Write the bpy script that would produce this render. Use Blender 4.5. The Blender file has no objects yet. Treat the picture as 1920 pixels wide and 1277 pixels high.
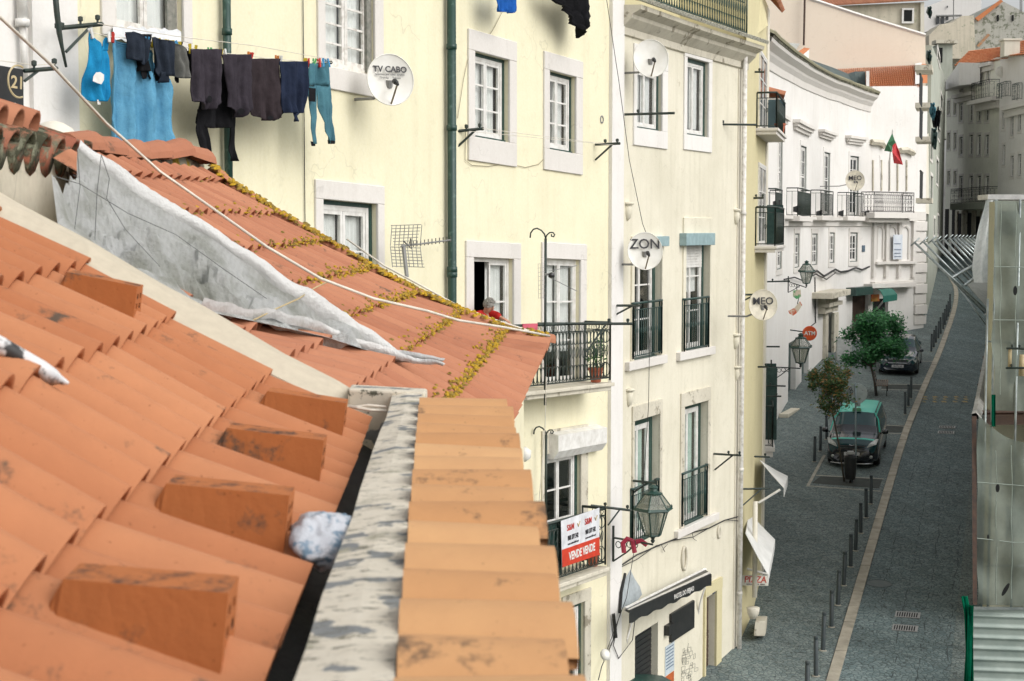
import bpy, math, random
import numpy as np
from mathutils import Vector, Matrix
random.seed(7)
V=Vector
sc=bpy.context.scene
COL=sc.collection
# ---------- survey of the place: camera station, levels ----------
FP=3000.0; CAMZ=12.9; PITCH=math.atan(208.5/3000.0)
SP,CP=math.sin(PITCH),math.cos(PITCH)
def ray(px,py):
    x=(px-960.0)/FP; y=(638.5-py)/FP
    return (x, CP+SP*y, -SP+CP*y)
def P(px,py,D):
    r=ray(px,py); k=D/r[1]
    return V((r[0]*k, D, CAMZ+r[2]*k))
GS=0.0873
def gz(D):
    if D<125: return GS*D
    return GS*125+(D-125)*0.03
def G(px,py,up=0.0):
    r=ray(px,py); D=(CAMZ-up)/(GS-r[2]/r[1])
    return V((r[0]/r[1]*D, D, gz(D)+up))
# ---------- object helpers ----------
ORG={}
def tag(o,label=None,cat=None,group=None,kind=None):
    if label: o['label']=label
    if cat: o['category']=cat
    if group: o['group']=group
    if kind: o['kind']=kind
    return o
def empty(name,loc,label,cat,group=None):
    o=bpy.data.objects.new(name,None); COL.objects.link(o); o.location=loc
    o.empty_display_size=.2
    ORG[o.name]=V(loc); return tag(o,label,cat,group)
class MB:
    def __init__(s): s.v=[]; s.f=[]; s.mi=[]; s.c=[]; s.cm=0; s.cc=(.5,0,0,1)
    def vert(s,p):
        s.v.append((p[0],p[1],p[2])); s.c.append(s.cc); return len(s.v)-1
    def face(s,ids): s.f.append(tuple(ids)); s.mi.append(s.cm)
    def poly(s,pts): s.face([s.vert(p) for p in pts])
    def grid(s,rows):
        ids=[[s.vert(p) for p in r] for r in rows]
        for i in range(len(ids)-1):
            for j in range(len(ids[i])-1):
                s.face((ids[i][j],ids[i][j+1],ids[i+1][j+1],ids[i+1][j]))
        return ids
    def hexa(s,c):  # 8 corners: 0-3 bottom loop, 4-7 top loop
        i=[s.vert(p) for p in c]
        for q in ((3,2,1,0),(4,5,6,7),(0,1,5,4),(1,2,6,5),(2,3,7,6),(3,0,4,7)): s.face([i[a] for a in q])
    def box(s,a,b):
        x0,y0,z0=a; x1,y1,z1=b
        s.hexa([(x0,y0,z0),(x1,y0,z0),(x1,y1,z0),(x0,y1,z0),(x0,y0,z1),(x1,y0,z1),(x1,y1,z1),(x0,y1,z1)])
    def tube(s,pts,r,n=6,closed=False,caps=True):
        pts=[V(p) for p in pts]; N=len(pts); R=r if isinstance(r,(list,tuple)) else [r]*N
        rings=[]; up=None
        for i,p in enumerate(pts):
            if closed: d=pts[(i+1)%N]-pts[i-1]
            else: d=pts[min(i+1,N-1)]-pts[max(i-1,0)]
            if d.length<1e-9: d=V((0,0,1))
            d.normalize()
            if up is None:
                up=V((0,0,1)) if abs(d.z)<.9 else V((1,0,0))
            a=d.cross(up)
            if a.length<1e-4: a=d.cross(V((1,.3,0)))
            a.normalize(); b=a.cross(d).normalized(); up=b
            rings.append([s.vert(p+(a*math.cos(2*math.pi*j/n)+b*math.sin(2*math.pi*j/n))*R[i]) for j in range(n)])
        M=N if closed else N-1
        for i in range(M):
            A,B=rings[i],rings[(i+1)%N]
            for j in range(n): s.face((A[j],A[(j+1)%n],B[(j+1)%n],B[j]))
        if caps and not closed:
            s.face(rings[0][::-1]); s.face(rings[-1])
    def lathe(s,c,prof,n=12,axis=None,cap=True):  # prof [(r,z)]
        c=V(c); ax=(axis or V((0,0,1))).normalized()
        a=ax.orthogonal().normalized(); b=ax.cross(a)
        rs=[[s.vert(c+ax*z+(a*math.cos(2*math.pi*j/n)+b*math.sin(2*math.pi*j/n))*r) for j in range(n)] for r,z in prof]
        for i in range(len(rs)-1):
            for j in range(n): s.face((rs[i][j],rs[i][(j+1)%n],rs[i+1][(j+1)%n],rs[i+1][j]))
        if cap: s.face(rs[0][::-1]); s.face(rs[-1])
    def build(s,name,mat,parent=None,label=None,cat=None,group=None,kind=None,smooth=False,origin=None,bevel=0,solid=0,bseg=2):
        if parent is None:
            if origin is None:
                xs=[v[0] for v in s.v]; ys=[v[1] for v in s.v]; zs=[v[2] for v in s.v]
                origin=V(((min(xs)+max(xs))/2,(min(ys)+max(ys))/2,min(zs)))
            O=V(origin)
        else: O=ORG[parent.name]
        me=bpy.data.meshes.new(name)
        me.from_pydata([(v[0]-O[0],v[1]-O[1],v[2]-O[2]) for v in s.v],[],s.f)
        for m in (mat if isinstance(mat,list) else [mat]): me.materials.append(m)
        if isinstance(mat,list): me.polygons.foreach_set('material_index',s.mi)
        at=me.color_attributes.new('var','FLOAT_COLOR','POINT')
        at.data.foreach_set('color',[x for c in s.c for x in c])
        if smooth: me.polygons.foreach_set('use_smooth',[True]*len(s.f))
        me.update(); me.validate()
        o=bpy.data.objects.new(name,me); COL.objects.link(o)
        if parent is None: o.location=O
        else: o.parent=parent
        ORG[o.name]=O
        if solid:
            m=o.modifiers.new('thick','SOLIDIFY'); m.thickness=solid; m.offset=0
        if bevel:
            m=o.modifiers.new('bev','BEVEL'); m.width=bevel; m.segments=bseg; m.limit_method='ANGLE'
        return tag(o,label,cat,group,kind)
def dup(root,loc,label=None,group=None,rz=None):
    r=root.copy(); COL.objects.link(r); r.location=loc
    if rz is not None: r.rotation_euler=(0,0,rz)
    if label: r['label']=label
    if group: r['group']=group
    for ch in list(root.children):
        c=ch.copy(); COL.objects.link(c); c.parent=r
        for g in list(ch.children):
            d=g.copy(); COL.objects.link(d); d.parent=c
    return r
def text(name,body,size,mat,parent,o,xd,up,bold=.0,ext=.002,align='CENTER',sx=1.0,rot=0):
    cu=bpy.data.curves.new(name,'FONT'); cu.body=body; cu.size=size; cu.extrude=ext; cu.offset=bold
    cu.align_x=align; cu.align_y='CENTER'; cu.resolution_u=3
    t=bpy.data.objects.new('tmp',cu); COL.objects.link(t)
    bpy.context.view_layer.update()
    me=bpy.data.meshes.new_from_object(t)
    bpy.data.objects.remove(t)
    xd=V(xd).normalized(); up=V(up); up=(up-xd*up.dot(xd)).normalized(); n=xd.cross(up)
    O=ORG[parent.name]; M=Matrix(((xd.x,up.x,n.x,o[0]-O[0]),(xd.y,up.y,n.y,o[1]-O[1]),(xd.z,up.z,n.z,o[2]-O[2]),(0,0,0,1)))
    me.transform(M@Matrix.Rotation(rot,4,'Z')@Matrix.Scale(sx,4,V((1,0,0))))
    me.materials.clear(); me.materials.append(mat)
    ob=bpy.data.objects.new(name,me); COL.objects.link(ob); ob.parent=parent; ORG[ob.name]=O
    return ob
# ---------- materials ----------
MT={}
def nt(name):
    m=bpy.data.materials.new(name); m.use_nodes=True; t=m.node_tree
    return m,t,t.nodes['Principled BSDF']
def lk(t,a,b): t.links.new(a,b)
def nd(t,k,**kw):
    n=t.nodes.new(k)
    for a,b in kw.items():
        if a in n.inputs: n.inputs[a].default_value=b
        else: setattr(n,a,b)
    return n
def posn(t,scale=(1,1,1)):
    g=nd(t,'ShaderNodeNewGeometry'); mp=nd(t,'ShaderNodeMapping'); mp.inputs['Scale'].default_value=scale
    lk(t,g.outputs['Position'],mp.inputs['Vector']); return mp.outputs['Vector']
def noise(t,vec,scale,detail=4,rough=.6):
    n=nd(t,'ShaderNodeTexNoise'); n.inputs['Scale'].default_value=scale; n.inputs['Detail'].default_value=detail; n.inputs['Roughness'].default_value=rough
    lk(t,vec,n.inputs['Vector']); return n.outputs['Fac']
def ramp(t,fac,a,b,ca=(0,0,0,1),cb=(1,1,1,1)):
    r=nd(t,'ShaderNodeValToRGB'); e=r.color_ramp.elements
    e[0].position=a; e[1].position=b; e[0].color=ca; e[1].color=cb
    lk(t,fac,r.inputs['Fac']); return r.outputs['Color']
def mix(t,fac,a,b,mode='MIX'):
    n=nd(t,'ShaderNodeMix'); n.data_type='RGBA'; n.blend_type=mode
    for i,x in ((0,fac),(6,a),(7,b)):
        if isinstance(x,(int,float)): n.inputs[i].default_value=x
        elif isinstance(x,tuple): n.inputs[i].default_value=x if len(x)==4 else (*x,1)
        else: lk(t,x,n.inputs[i])
    return n.outputs[2]
def bump(t,b,h,s=.3,d=.02):
    n=nd(t,'ShaderNodeBump'); n.inputs['Strength'].default_value=s; n.inputs['Distance'].default_value=d
    lk(t,h,n.inputs['Height']); lk(t,n.outputs['Normal'],b.inputs['Normal'])
def simple(name,c,rough=.6,metal=0,c2=None,scale=6,lo=.35,hi=.7,bs=0,spec=None):
    if name in MT: return MT[name]
    m,t,b=nt(name); b.inputs['Roughness'].default_value=rough; b.inputs['Metallic'].default_value=metal
    if spec is not None: b.inputs['Specular IOR Level'].default_value=spec
    if c2 is None: c2=tuple(x*.72 for x in c)
    v=posn(t); f=noise(t,v,scale)
    lk(t,mix(t,ramp(t,f,lo,hi),(*c,1),(*c2,1)),b.inputs['Base Color'])
    if bs: bump(t,b,noise(t,v,scale*6),bs)
    MT[name]=m; return m
def plaster(name,c,stain=(.35,.33,.25),amt=.35,rough=.85,patch=None,pamt=.5,streak=.4):
    if name in MT: return MT[name]
    m,t,b=nt(name); b.inputs['Roughness'].default_value=rough; b.inputs['Specular IOR Level'].default_value=.2
    v=posn(t); vs=posn(t,(3.0,3.0,.22))
    big=ramp(t,noise(t,v,.55,5,.65),.42,.75); st=ramp(t,noise(t,vs,1.3,5,.6),.5,.85); fine=noise(t,v,26,3)
    col=mix(t,.5,(*c,1),(*c,1))
    k=nd(t,'ShaderNodeMath',operation='MULTIPLY'); k.inputs[1].default_value=amt; lk(t,big,k.inputs[0])
    col=mix(t,k.outputs[0],col,(*[a*.62+s_*.38 for a,s_ in zip(c,stain)],1))
    k2=nd(t,'ShaderNodeMath',operation='MULTIPLY'); k2.inputs[1].default_value=streak*.5; lk(t,st,k2.inputs[0])
    col=mix(t,k2.outputs[0],col,(*stain,1))
    if patch:
        pm=ramp(t,noise(t,v,2.3,8,.7),pamt,pamt+.06); col=mix(t,pm,col,(*patch,1))
    ck=nd(t,'ShaderNodeTexVoronoi'); ck.feature='DISTANCE_TO_EDGE'; ck.inputs['Scale'].default_value=.55
    wp=nd(t,'ShaderNodeVectorMath',operation='ADD'); nz=nd(t,'ShaderNodeTexNoise'); nz.inputs['Scale'].default_value=2.2; lk(t,v,nz.inputs['Vector']); lk(t,v,wp.inputs[0]); lk(t,nz.outputs['Color'],wp.inputs[1]); lk(t,wp.outputs[0],ck.inputs['Vector'])
    cm_=ramp(t,ck.outputs['Distance'],.002,.007,(1,1,1,1),(0,0,0,1)); cg=nd(t,'ShaderNodeMath',operation='MULTIPLY'); lk(t,cm_,cg.inputs[0]); lk(t,ramp(t,noise(t,v,.9,3),.50,.60),cg.inputs[1])
    cs_=nd(t,'ShaderNodeMath',operation='MULTIPLY'); cs_.inputs[1].default_value=.22; lk(t,cg.outputs[0],cs_.inputs[0]); col=mix(t,cs_.outputs[0],col,(*[x*.55 for x in stain],1))
    md=ramp(t,noise(t,v,3.4,8,.75),.56,.66); m3=nd(t,'ShaderNodeMath',operation='MULTIPLY'); m3.inputs[1].default_value=.16; lk(t,md,m3.inputs[0]); col=mix(t,m3.outputs[0],col,(*stain,1))
    col=mix(t,.14,col,fine,'OVERLAY')
    lk(t,col,b.inputs['Base Color']); bump(t,b,noise(t,v,14,6),.25,.01)
    MT[name]=m; return m
def tilemat(name,c,c2,dirt=(.10,.07,.05),lich=None,base_l=0.0,damt=.3,speck=None):
    m,t,b=nt(name); b.inputs['Roughness'].default_value=.85; b.inputs['Specular IOR Level'].default_value=.25
    at=nd(t,'ShaderNodeAttribute'); at.attribute_name='var'
    sp=nd(t,'ShaderNodeSeparateColor'); lk(t,at.outputs['Color'],sp.inputs[0])
    v=posn(t)
    col=mix(t,sp.outputs[0],(*c,1),(*c2,1))
    col=mix(t,.35,col,mix(t,ramp(t,noise(t,v,9,5),.35,.7),(.55,.55,.55,1),(.42,.42,.44,1)),'OVERLAY')
    d=ramp(t,noise(t,v,5,8,.72),1-damt-.06,1-damt+.03); col=mix(t,d,col,(*dirt,1))
    col=mix(t,ramp(t,noise(t,v,70,3),.68,.74),col,(*[x*.55 for x in c],1))
    if lich:
        n1=noise(t,v,7,7,.7)
        ad=nd(t,'ShaderNodeMath',operation='ADD'); lk(t,n1,ad.inputs[0]); lk(t,sp.outputs[1],ad.inputs[1])
        lm=ramp(t,ad.outputs[0],.86-base_l,.94-base_l)
        lc=mix(t,ramp(t,noise(t,v,30,4),.35,.65),(*lich,1),(*[x*.45 for x in lich],1))
        col=mix(t,lm,col,lc)
    # dark flecks by attribute b: vent-top marks, painted shade in valleys and holes
    n2=noise(t,v,16,6,.75); ad2=nd(t,'ShaderNodeMath',operation='MULTIPLY'); lk(t,n2,ad2.inputs[0]); lk(t,sp.outputs[2],ad2.inputs[1])
    col=mix(t,ramp(t,ad2.outputs[0],.44,.60),col,(.045,.035,.03,1))
    lk(t,col,b.inputs['Base Color']); bump(t,b,noise(t,v,60,5),.35,.004)
    return m
YEL=plaster('plaster_yellow',(.79,.74,.54),(.46,.43,.28),.6,streak=.5)
BEI=plaster('plaster_beige',(.72,.68,.56),(.40,.37,.26),.85,patch=(.55,.50,.38),pamt=.66,streak=.7)
OCH=plaster('plaster_ochre',(.62,.56,.35),(.40,.34,.18),.6)
WHI=plaster('plaster_white',(.76,.74,.71),(.48,.44,.38),.5,streak=.5)
WH2=plaster('plaster_offwhite',(.72,.68,.58),(.40,.37,.30),.6,streak=.6)
PEA=plaster('plaster_peach',(.84,.73,.60),(.60,.5,.38),.3,streak=.2)
GRE=plaster('plaster_grey',(.42,.44,.38),(.18,.19,.15),.9,streak=.8)
SAG=plaster('plaster_sage',(.82,.81,.72),(.35,.36,.28),.5)
MOSS=plaster('wall_mossy',(.46,.45,.40),(.16,.17,.12),.9,patch=(.20,.21,.16),pamt=.52,streak=.9)
STN=plaster('wall_stained',(.62,.56,.45),(.20,.20,.13),.9,patch=(.36,.36,.26),pamt=.58,streak=.9)
STO=plaster('limestone',(.69,.66,.62),(.45,.41,.36),.4,patch=(.52,.47,.40),pamt=.70,streak=.45)
STOD=plaster('limestone_dirty',(.62,.58,.48),(.25,.22,.16),.9,patch=(.28,.25,.19),pamt=.56,streak=.9)
WPT=simple('white_paint',(.78,.77,.74),.5,c2=(.60,.58,.54),scale=7)
WPT2=simple('white_paint_worn',(.72,.70,.66),.6,c2=(.42,.38,.33),scale=9,lo=.45,hi=.75)
GRN=simple('green_paint',(.015,.050,.040),.45,c2=(.10,.17,.14),scale=11,lo=.55,hi=.8)
GRND=simple('green_dark',(.012,.040,.034),.4,c2=(.03,.07,.06),scale=8)
IRON=simple('iron_dark_green',(.012,.030,.026),.5,c2=(.035,.04,.03),scale=15)
BLK=simple('black_paint',(.012,.014,.015),.45,c2=(.025,.025,.025))
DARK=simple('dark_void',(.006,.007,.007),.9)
STEEL=simple('galvanised_steel',(.42,.46,.45),.35,.7,c2=(.22,.26,.26),scale=5)
CABW=simple('cord_white',(.75,.70,.60),.7)
CABB=simple('cable_black',(.02,.02,.02),.6)
DISH=simple('dish_white',(.80,.79,.75),.45,c2=(.68,.66,.60),scale=3)
GREY=simple('grey_metal',(.30,.30,.29),.45,.3)
WOODG=simple('weathered_wood',(.26,.25,.22),.8,c2=(.12,.13,.11),scale=14)
BRN=simple('brown_rust',(.085,.045,.028),.7,c2=(.04,.025,.02),scale=8)
TER=simple('terracotta',(.42,.12,.06),.8)
RED=simple('red_paint',(.55,.035,.02),.5,c2=(.48,.03,.02))
TXT=simple('ink_black',(.03,.03,.035),.6)
def glass(name,c=(.02,.025,.03),rough=.08):
    m,t,b=nt(name); b.inputs['Base Color'].default_value=(*c,1); b.inputs['Roughness'].default_value=rough
    b.inputs['Specular IOR Level'].default_value=.6
    v=posn(t); bump(t,b,noise(t,v,1.6,2),.12,.02); return m
GLD=glass('glass_dark'); GLT=glass('glass_teal',(.05,.12,.12)); GLC=glass('glass_car',(.012,.045,.05),.05)
def thin_glass(name,tint=(.97,.98,.98)):
    m=bpy.data.materials.new(name); m.use_nodes=True; t=m.node_tree; t.nodes.clear()
    o=nd(t,'ShaderNodeOutputMaterial'); mx=nd(t,'ShaderNodeMixShader'); tr=nd(t,'ShaderNodeBsdfTransparent'); gl=nd(t,'ShaderNodeBsdfGlossy')
    tr.inputs[0].default_value=(*tint,1); gl.inputs['Roughness'].default_value=.06
    fr=nd(t,'ShaderNodeLayerWeight'); fr.inputs[0].default_value=.5
    pw=nd(t,'ShaderNodeMath',operation='POWER'); pw.inputs[1].default_value=4; lk(t,fr.outputs['Facing'],pw.inputs[0])
    ad=nd(t,'ShaderNodeMath',operation='MULTIPLY_ADD'); ad.inputs[1].default_value=.6; ad.inputs[2].default_value=.05; lk(t,pw.outputs[0],ad.inputs[0])
    lk(t,ad.outputs[0],mx.inputs[0]); lk(t,tr.outputs[0],mx.inputs[1]); lk(t,gl.outputs[0],mx.inputs[2]); lk(t,mx.outputs[0],o.inputs[0]); return m
GLS=thin_glass('window_glass'); 
CURT=simple('net_curtain',(.80,.80,.77),.9,c2=(.70,.70,.67),scale=4)
CURG=simple('blind_pale_green',(.52,.66,.58),.8,c2=(.34,.46,.40),scale=3)
def cloth(name,c,c2=None,sheen=.0):
    m,t,b=nt(name); b.inputs['Roughness'].default_value=.95; b.inputs['Specular IOR Level'].default_value=.1
    v=posn(t); c2=c2 or tuple(x*.6 for x in c)
    col=mix(t,ramp(t,noise(t,v,5,5),.35,.7),(*c,1),(*c2,1)); col=mix(t,.25,col,noise(t,v,120,2),'OVERLAY')
    lk(t,col,b.inputs['Base Color']); bump(t,b,noise(t,v,18,4),.5,.02); return m
class Facade:
    """a vertical street front: plan polyline, u along it, z up, w out of the wall"""
    def __init__(s,pts,skew=0.0,flip=False):
        s.p=[V((q[0],q[1])) for q in pts]; s.k=skew; s.fl=flip
        s.L=[0]
        for a,b in zip(s.p,s.p[1:]): s.L.append(s.L[-1]+(b-a).length)
    @staticmethod
    def px(lst,**k):
        out=[]
        for px,D in lst:
            r=ray(px,430); out.append((r[0]/r[1]*D,D))
        return Facade(out,**k)
    def seg(s,u):
        for i in range(len(s.p)-1):
            if u<=s.L[i+1] or i==len(s.p)-2: return i
    def tn(s,u):
        i=s.seg(u); t=(s.p[i+1]-s.p[i]).normalized(); n=V((t.y,-t.x))
        if s.fl: n=-n
        return t,n
    def nv(s,i):  # smoothed vertex normals
        t0=(s.p[min(i+1,len(s.p)-1)]-s.p[max(i-1,0)]).normalized(); n=V((t0.y,-t0.x)); return -n if s.fl else n
    def W(s,u,z,w=0.0):
        i=s.seg(u); t=(s.p[i+1]-s.p[i]).normalized(); q=s.p[i]+t*(u-s.L[i])
        if len(s.p)>2:
            f=min(max((u-s.L[i])/(s.L[i+1]-s.L[i]),0),1); n=(s.nv(i)*(1-f)+s.nv(i+1)*f).normalized()
        else:
            n=V((t.y,-t.x)); n=-n if s.fl else n
        return V((q.x+n.x*w,q.y+n.y*w,z+s.k*u))
    def hit(s,px,py,w=0.0):
        r=ray(px,py); d=V((r[0],r[1])); best=None
        for i in range(len(s.p)-1):
            a=s.p[i]+s.nv(i)*w if len(s.p)>2 else s.p[i]+s.tn(0)[1]*w
            b=s.p[i+1]+s.nv(i+1)*w if len(s.p)>2 else s.p[i+1]+s.tn(0)[1]*w
            e=b-a; den=d.x*e.y-d.y*e.x
            if abs(den)<1e-9: continue
            k=(a.x*e.y-a.y*e.x)/den; q=d*k; f=(q-a).dot(e)/e.length_squared
            pen=max(0,-f,f-1)
            if k>0 and (best is None or pen<best[0]): best=(pen,i,f,k)
        _,i,f,k=best; u=s.L[i]+f*(s.L[i+1]-s.L[i]); D=d.y*k
        return u, CAMZ+r[2]/r[1]*D-s.k*u
    def pt(s,px,py,w=0.0):
        u,z=s.hit(px,py,w); return s.W(u,z,w)
    def rect(s,x0,x1,y0,y1,w=0.0):
        xm=(x0+x1)/2; u0=s.hit(x0,(y0+y1)/2,w)[0]; u1=s.hit(x1,(y0+y1)/2,w)[0]
        return u0,u1,s.hit(xm,y1,w)[1],s.hit(xm,y0,w)[1]
    def box(s,mb,u0,u1,z0,z1,w0,w1,nseg=1):
        for i in range(nseg):
            a=u0+(u1-u0)*i/nseg; b=u0+(u1-u0)*(i+1)/nseg
            mb.hexa([s.W(a,z0,w1),s.W(b,z0,w1),s.W(b,z0,w0),s.W(a,z0,w0),s.W(a,z1,w1),s.W(b,z1,w1),s.W(b,z1,w0),s.W(a,z1,w0)])
    def wall(s,mb,u0,u1,z0,ztop,holes,dep=.22,back=5.0):
        us={u0,u1}|{L for L in s.L if u0<L<u1}
        if isinstance(ztop,(int,float)): zt=lambda u:ztop
        else:
            def zt(u):
                T=ztop
                if u<=T[0][0]: return T[0][1]
                for (a,za),(b,zb) in zip(T,T[1:]):
                    if u<=b: return za+(zb-za)*(u-a)/(b-a)
                return T[-1][1]
            us|={a for a,_ in ztop if u0<a<u1}
        zs={z0}
        for h in holes: us|={min(max(h[0],u0),u1),min(max(h[1],u0),u1)}; zs|={h[2],h[3]}
        us=sorted(us); mt=min(zt(u) for u in us); zs=[z for z in sorted(zs) if z0<=z<mt-.01]+[None]
        for a,b in zip(us,us[1:]):
            if b-a<1e-5: continue
            for c,d in zip(zs,zs[1:]):
                um=(a+b)/2; zm=(c+(d if d is not None else c+.05))/2
                if any(h[0]<um<h[1] and h[2]<zm<h[3] for h in holes): continue
                da=zt(a) if d is None else d; db=zt(b) if d is None else d
                mb.poly([s.W(a,c),s.W(b,c),s.W(b,db),s.W(a,da)])
        for h in holes:
            A,B,C,D_=h[:4]; dp=h[4] if len(h)>4 else dep
            for q in (((A,C),(A,D_)),((B,D_),(B,C)),((A,D_),(B,D_)),((B,C),(A,C))):
                mb.poly([s.W(*q[0]),s.W(*q[1]),s.W(*q[1],-dp),s.W(*q[0],-dp)])
        if back:
            a,b=us[0],us[-1]
            mb.poly([s.W(a,z0),s.W(a,zt(a)),s.W(a,zt(a),-back),s.W(a,z0,-back)])
            mb.poly([s.W(b,z0,-back),s.W(b,zt(b),-back),s.W(b,zt(b)),s.W(b,z0)])
            for c,d in zip(us,us[1:]): mb.poly([s.W(c,zt(c)),s.W(d,zt(d)),s.W(d,zt(d),-back),s.W(c,zt(c),-back)])
            for c,d in zip(us,us[1:]): mb.poly([s.W(d,z0,-back),s.W(c,z0,-back),s.W(c,zt(c),-back),s.W(d,zt(d),-back)])
def frame(F,mb,u0,u1,z0,z1,t,w0,w1):
    F.box(mb,u0,u0+t,z0,z1,w0,w1); F.box(mb,u1-t,u1,z0,z1,w0,w1)
    F.box(mb,u0+t,u1-t,z0,z0+t,w0,w1-.002); F.box(mb,u0+t,u1-t,z1-t,z1,w0,w1-.002)
def window(F,par,r,leaves=2,rows=3,fm=None,sur=None,sm=None,shut=None,curt=.9,cm=None,pane=None,dep=.20,fw=.05,detail=True,trans=0,name='window',openleft=False,label=None,topbar=0):
    """r=(u0,u1,z0,z1) of the opening; frame, panes, curtain and stone surround"""
    u0,u1,z0,z1=r; fm=fm or WPT
    mb=MB(); a,b,c,d=u0+.003,u1-.003,z0+.003,z1-.003; w0,w1=-dep,-dep+.06
    if shut: # painted outer casing on the far jamb and head
        mg=MB(); ow=min(-.02,-dep+.075); F.box(mg,b-shut,b,c,d,-dep-.02,ow); F.box(mg,a,b-shut-.002,d-shut*.9,d,-dep-.02,ow-.003)
        F.box(mg,a,b-shut-.002,c,c+.03,-dep-.02,-.02)
        b-=shut+.004; d-=shut*.9+.004; c+=.034
    if topbar: 
        F.box(mb,a,b,d-topbar,d,w0-.02,w1+.01); d-=topbar+.002
    frame(F,mb,a,b,c,d,fw,w0,w1)
    n=leaves; lw=(b-a-2*fw)/n
    panes=[]
    for i in range(n):
        x0=a+fw+i*lw; x1=x0+lw
        if openleft and i==0: continue
        if detail: frame(F,mb,x0+.004,x1-.004,c+fw,d-fw,fw*.8,w0+.012,w1-.008)
        elif i: F.box(mb,x0-.025,x0+.025,c+fw,d-fw,w0,w1-.01)
        for k in range(1,rows):
            zz=c+fw+(d-c-2*fw)*k/rows; F.box(mb,x0+fw*.8,x1-fw*.8,zz-.014,zz+.014,w0+.02,w1-.015)
        panes.append((x0+.02,x1-.02))
    if trans:
        zz=d-fw-trans; F.box(mb,a+fw,b-fw,zz-.03,zz+.03,w0,w1-.004)
    o=mb.build(name,fm,par,label=label)
    pm=MB()
    for x0,x1 in panes: F.box(pm,x0,x1,c+fw*.7,d-fw*.7,w0+.022,w0+.03)
    pm.build('pane',pane or GLS,o)
    if shut: mg.build('casing',GRN if shut is not True else GRND,o)
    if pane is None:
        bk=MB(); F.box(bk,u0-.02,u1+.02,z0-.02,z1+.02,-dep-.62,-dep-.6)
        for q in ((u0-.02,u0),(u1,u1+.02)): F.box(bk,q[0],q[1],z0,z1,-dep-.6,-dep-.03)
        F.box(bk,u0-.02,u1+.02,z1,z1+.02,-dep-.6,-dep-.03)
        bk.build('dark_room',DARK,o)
        if curt>0:
            cb=MB()
            for x0,x1 in panes:
                m=22; rows_=[]
                for zz in (z1-.02,z1-(z1-z0)*curt*.5,max(z0+.01,z1-(z1-z0)*curt)):
                    rows_.append([F.W(x0+(x1-x0)*j/m,zz,-dep-.05-.016*math.sin(j*1.9+x0*7)-.008*math.sin(j*.7)) for j in range(m+1)])
                cb.grid(rows_)
            cb.build('curtain',cm or CURT,o,smooth=True)
    if sur:
        l,t,rr,bb=sur; sb=MB(); pr=.035
        F.box(sb,u0-l,u0,z0,z1,-.02,pr); F.box(sb,u1,u1+rr,z0,z1,-.02,pr)
        F.box(sb,u0-l,u1+rr,z1,z1+t,-.02,pr+.003)
        if bb>0: F.box(sb,u0-l,u1+rr,z0-bb,z0,-.02,pr+.003)
        sb.build('stone_surround',sm or STO,o,bevel=.008,bseg=1)
    return o
def railing(F,par,u0,u1,z0,z1,w,style='bars',side=.0,mat=None,name='railing',step=.115,d0=0.0):
    """iron balustrade in the plane w, with returns of length side back to the wall"""
    mb=MB(); mat=mat or IRON
    def run(f,L):  # f(s,z)->point
        mb.tube([f(0,z1),f(L,z1)],.026,6); mb.tube([f(0,z0+.05),f(L,z0+.05)],.014,4); mb.tube([f(0,z1-.13),f(L,z1-.13)],.010,4)
        mb.tube([f(0,z0),f(0,z1)],.018,5); mb.tube([f(L,z0),f(L,z1)],.018,5)
        n=max(2,int(L/step)); H=z1-z0
        for i in range(1,n):
            x=L*i/n; mb.tube([f(x,z0+.05),f(x,z1-.13)],.009,4)
            if style=='bars':
                mb.tube([f(x+.022*math.cos(a),z0+H*.5+.06*math.sin(a)) for a in [k*math.pi/4 for k in range(8)]],.007,4,closed=True)
            if style=='scroll':
                h=L/n*.5
                for zc,rz in ((z1-.25,.11),(z0+.20,.13)):
                    mb.tube([f(x-h+h*.92*math.cos(a),zc+rz*math.sin(a)) for a in [k*math.pi/5 for k in range(10)]],.008,4,closed=True)
                for sg in (-1,1):
                    q=[f(x+sg*(.012+.03*math.sin(a*.75))*1.2,z0+H*.5+.02+.10*math.cos(a*.6)*(1 if sg>0 else -1)) for a in [k*.7 for k in range(8)]]
                    mb.tube(q,.006,4)
                mb.tube([f(x-h+.035*math.cos(a),z1-.065+.05*math.sin(a)) for a in [k*math.pi/4 for k in range(8)]],.006,4,closed=True)
    run(lambda s_,z:F.W(u0+s_,z,w),u1-u0)
    if side>0:
        run(lambda s_,z:F.W(u0,z,w-s_),side); run(lambda s_,z:F.W(u1,z,w-s_),side)
    return mb.build(name,mat,par,smooth=True)
def slab(F,par,u0,u1,z0,th,w,mat=None,name='balcony_slab',corb=True):
    mb=MB(); F.box(mb,u0,u1,z0-th*.45,z0,-.02,w); F.box(mb,u0+.04,u1-.04,z0-th,z0-th*.45,-.02,w-.05)
    return mb.build(name,mat or STOD,par,bevel=.012)
def mould(F,mb,u0,u1,prof,n=1):
    """cornice: prof list of (w,z) swept from u0 to u1"""
    us=[u0+(u1-u0)*i/n for i in range(n+1)]
    mb.grid([[F.W(u,z,w) for u in us] for w,z in prof])
    for u in (u0,u1): mb.poly([F.W(u,z,w) for w,z in prof])
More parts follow.
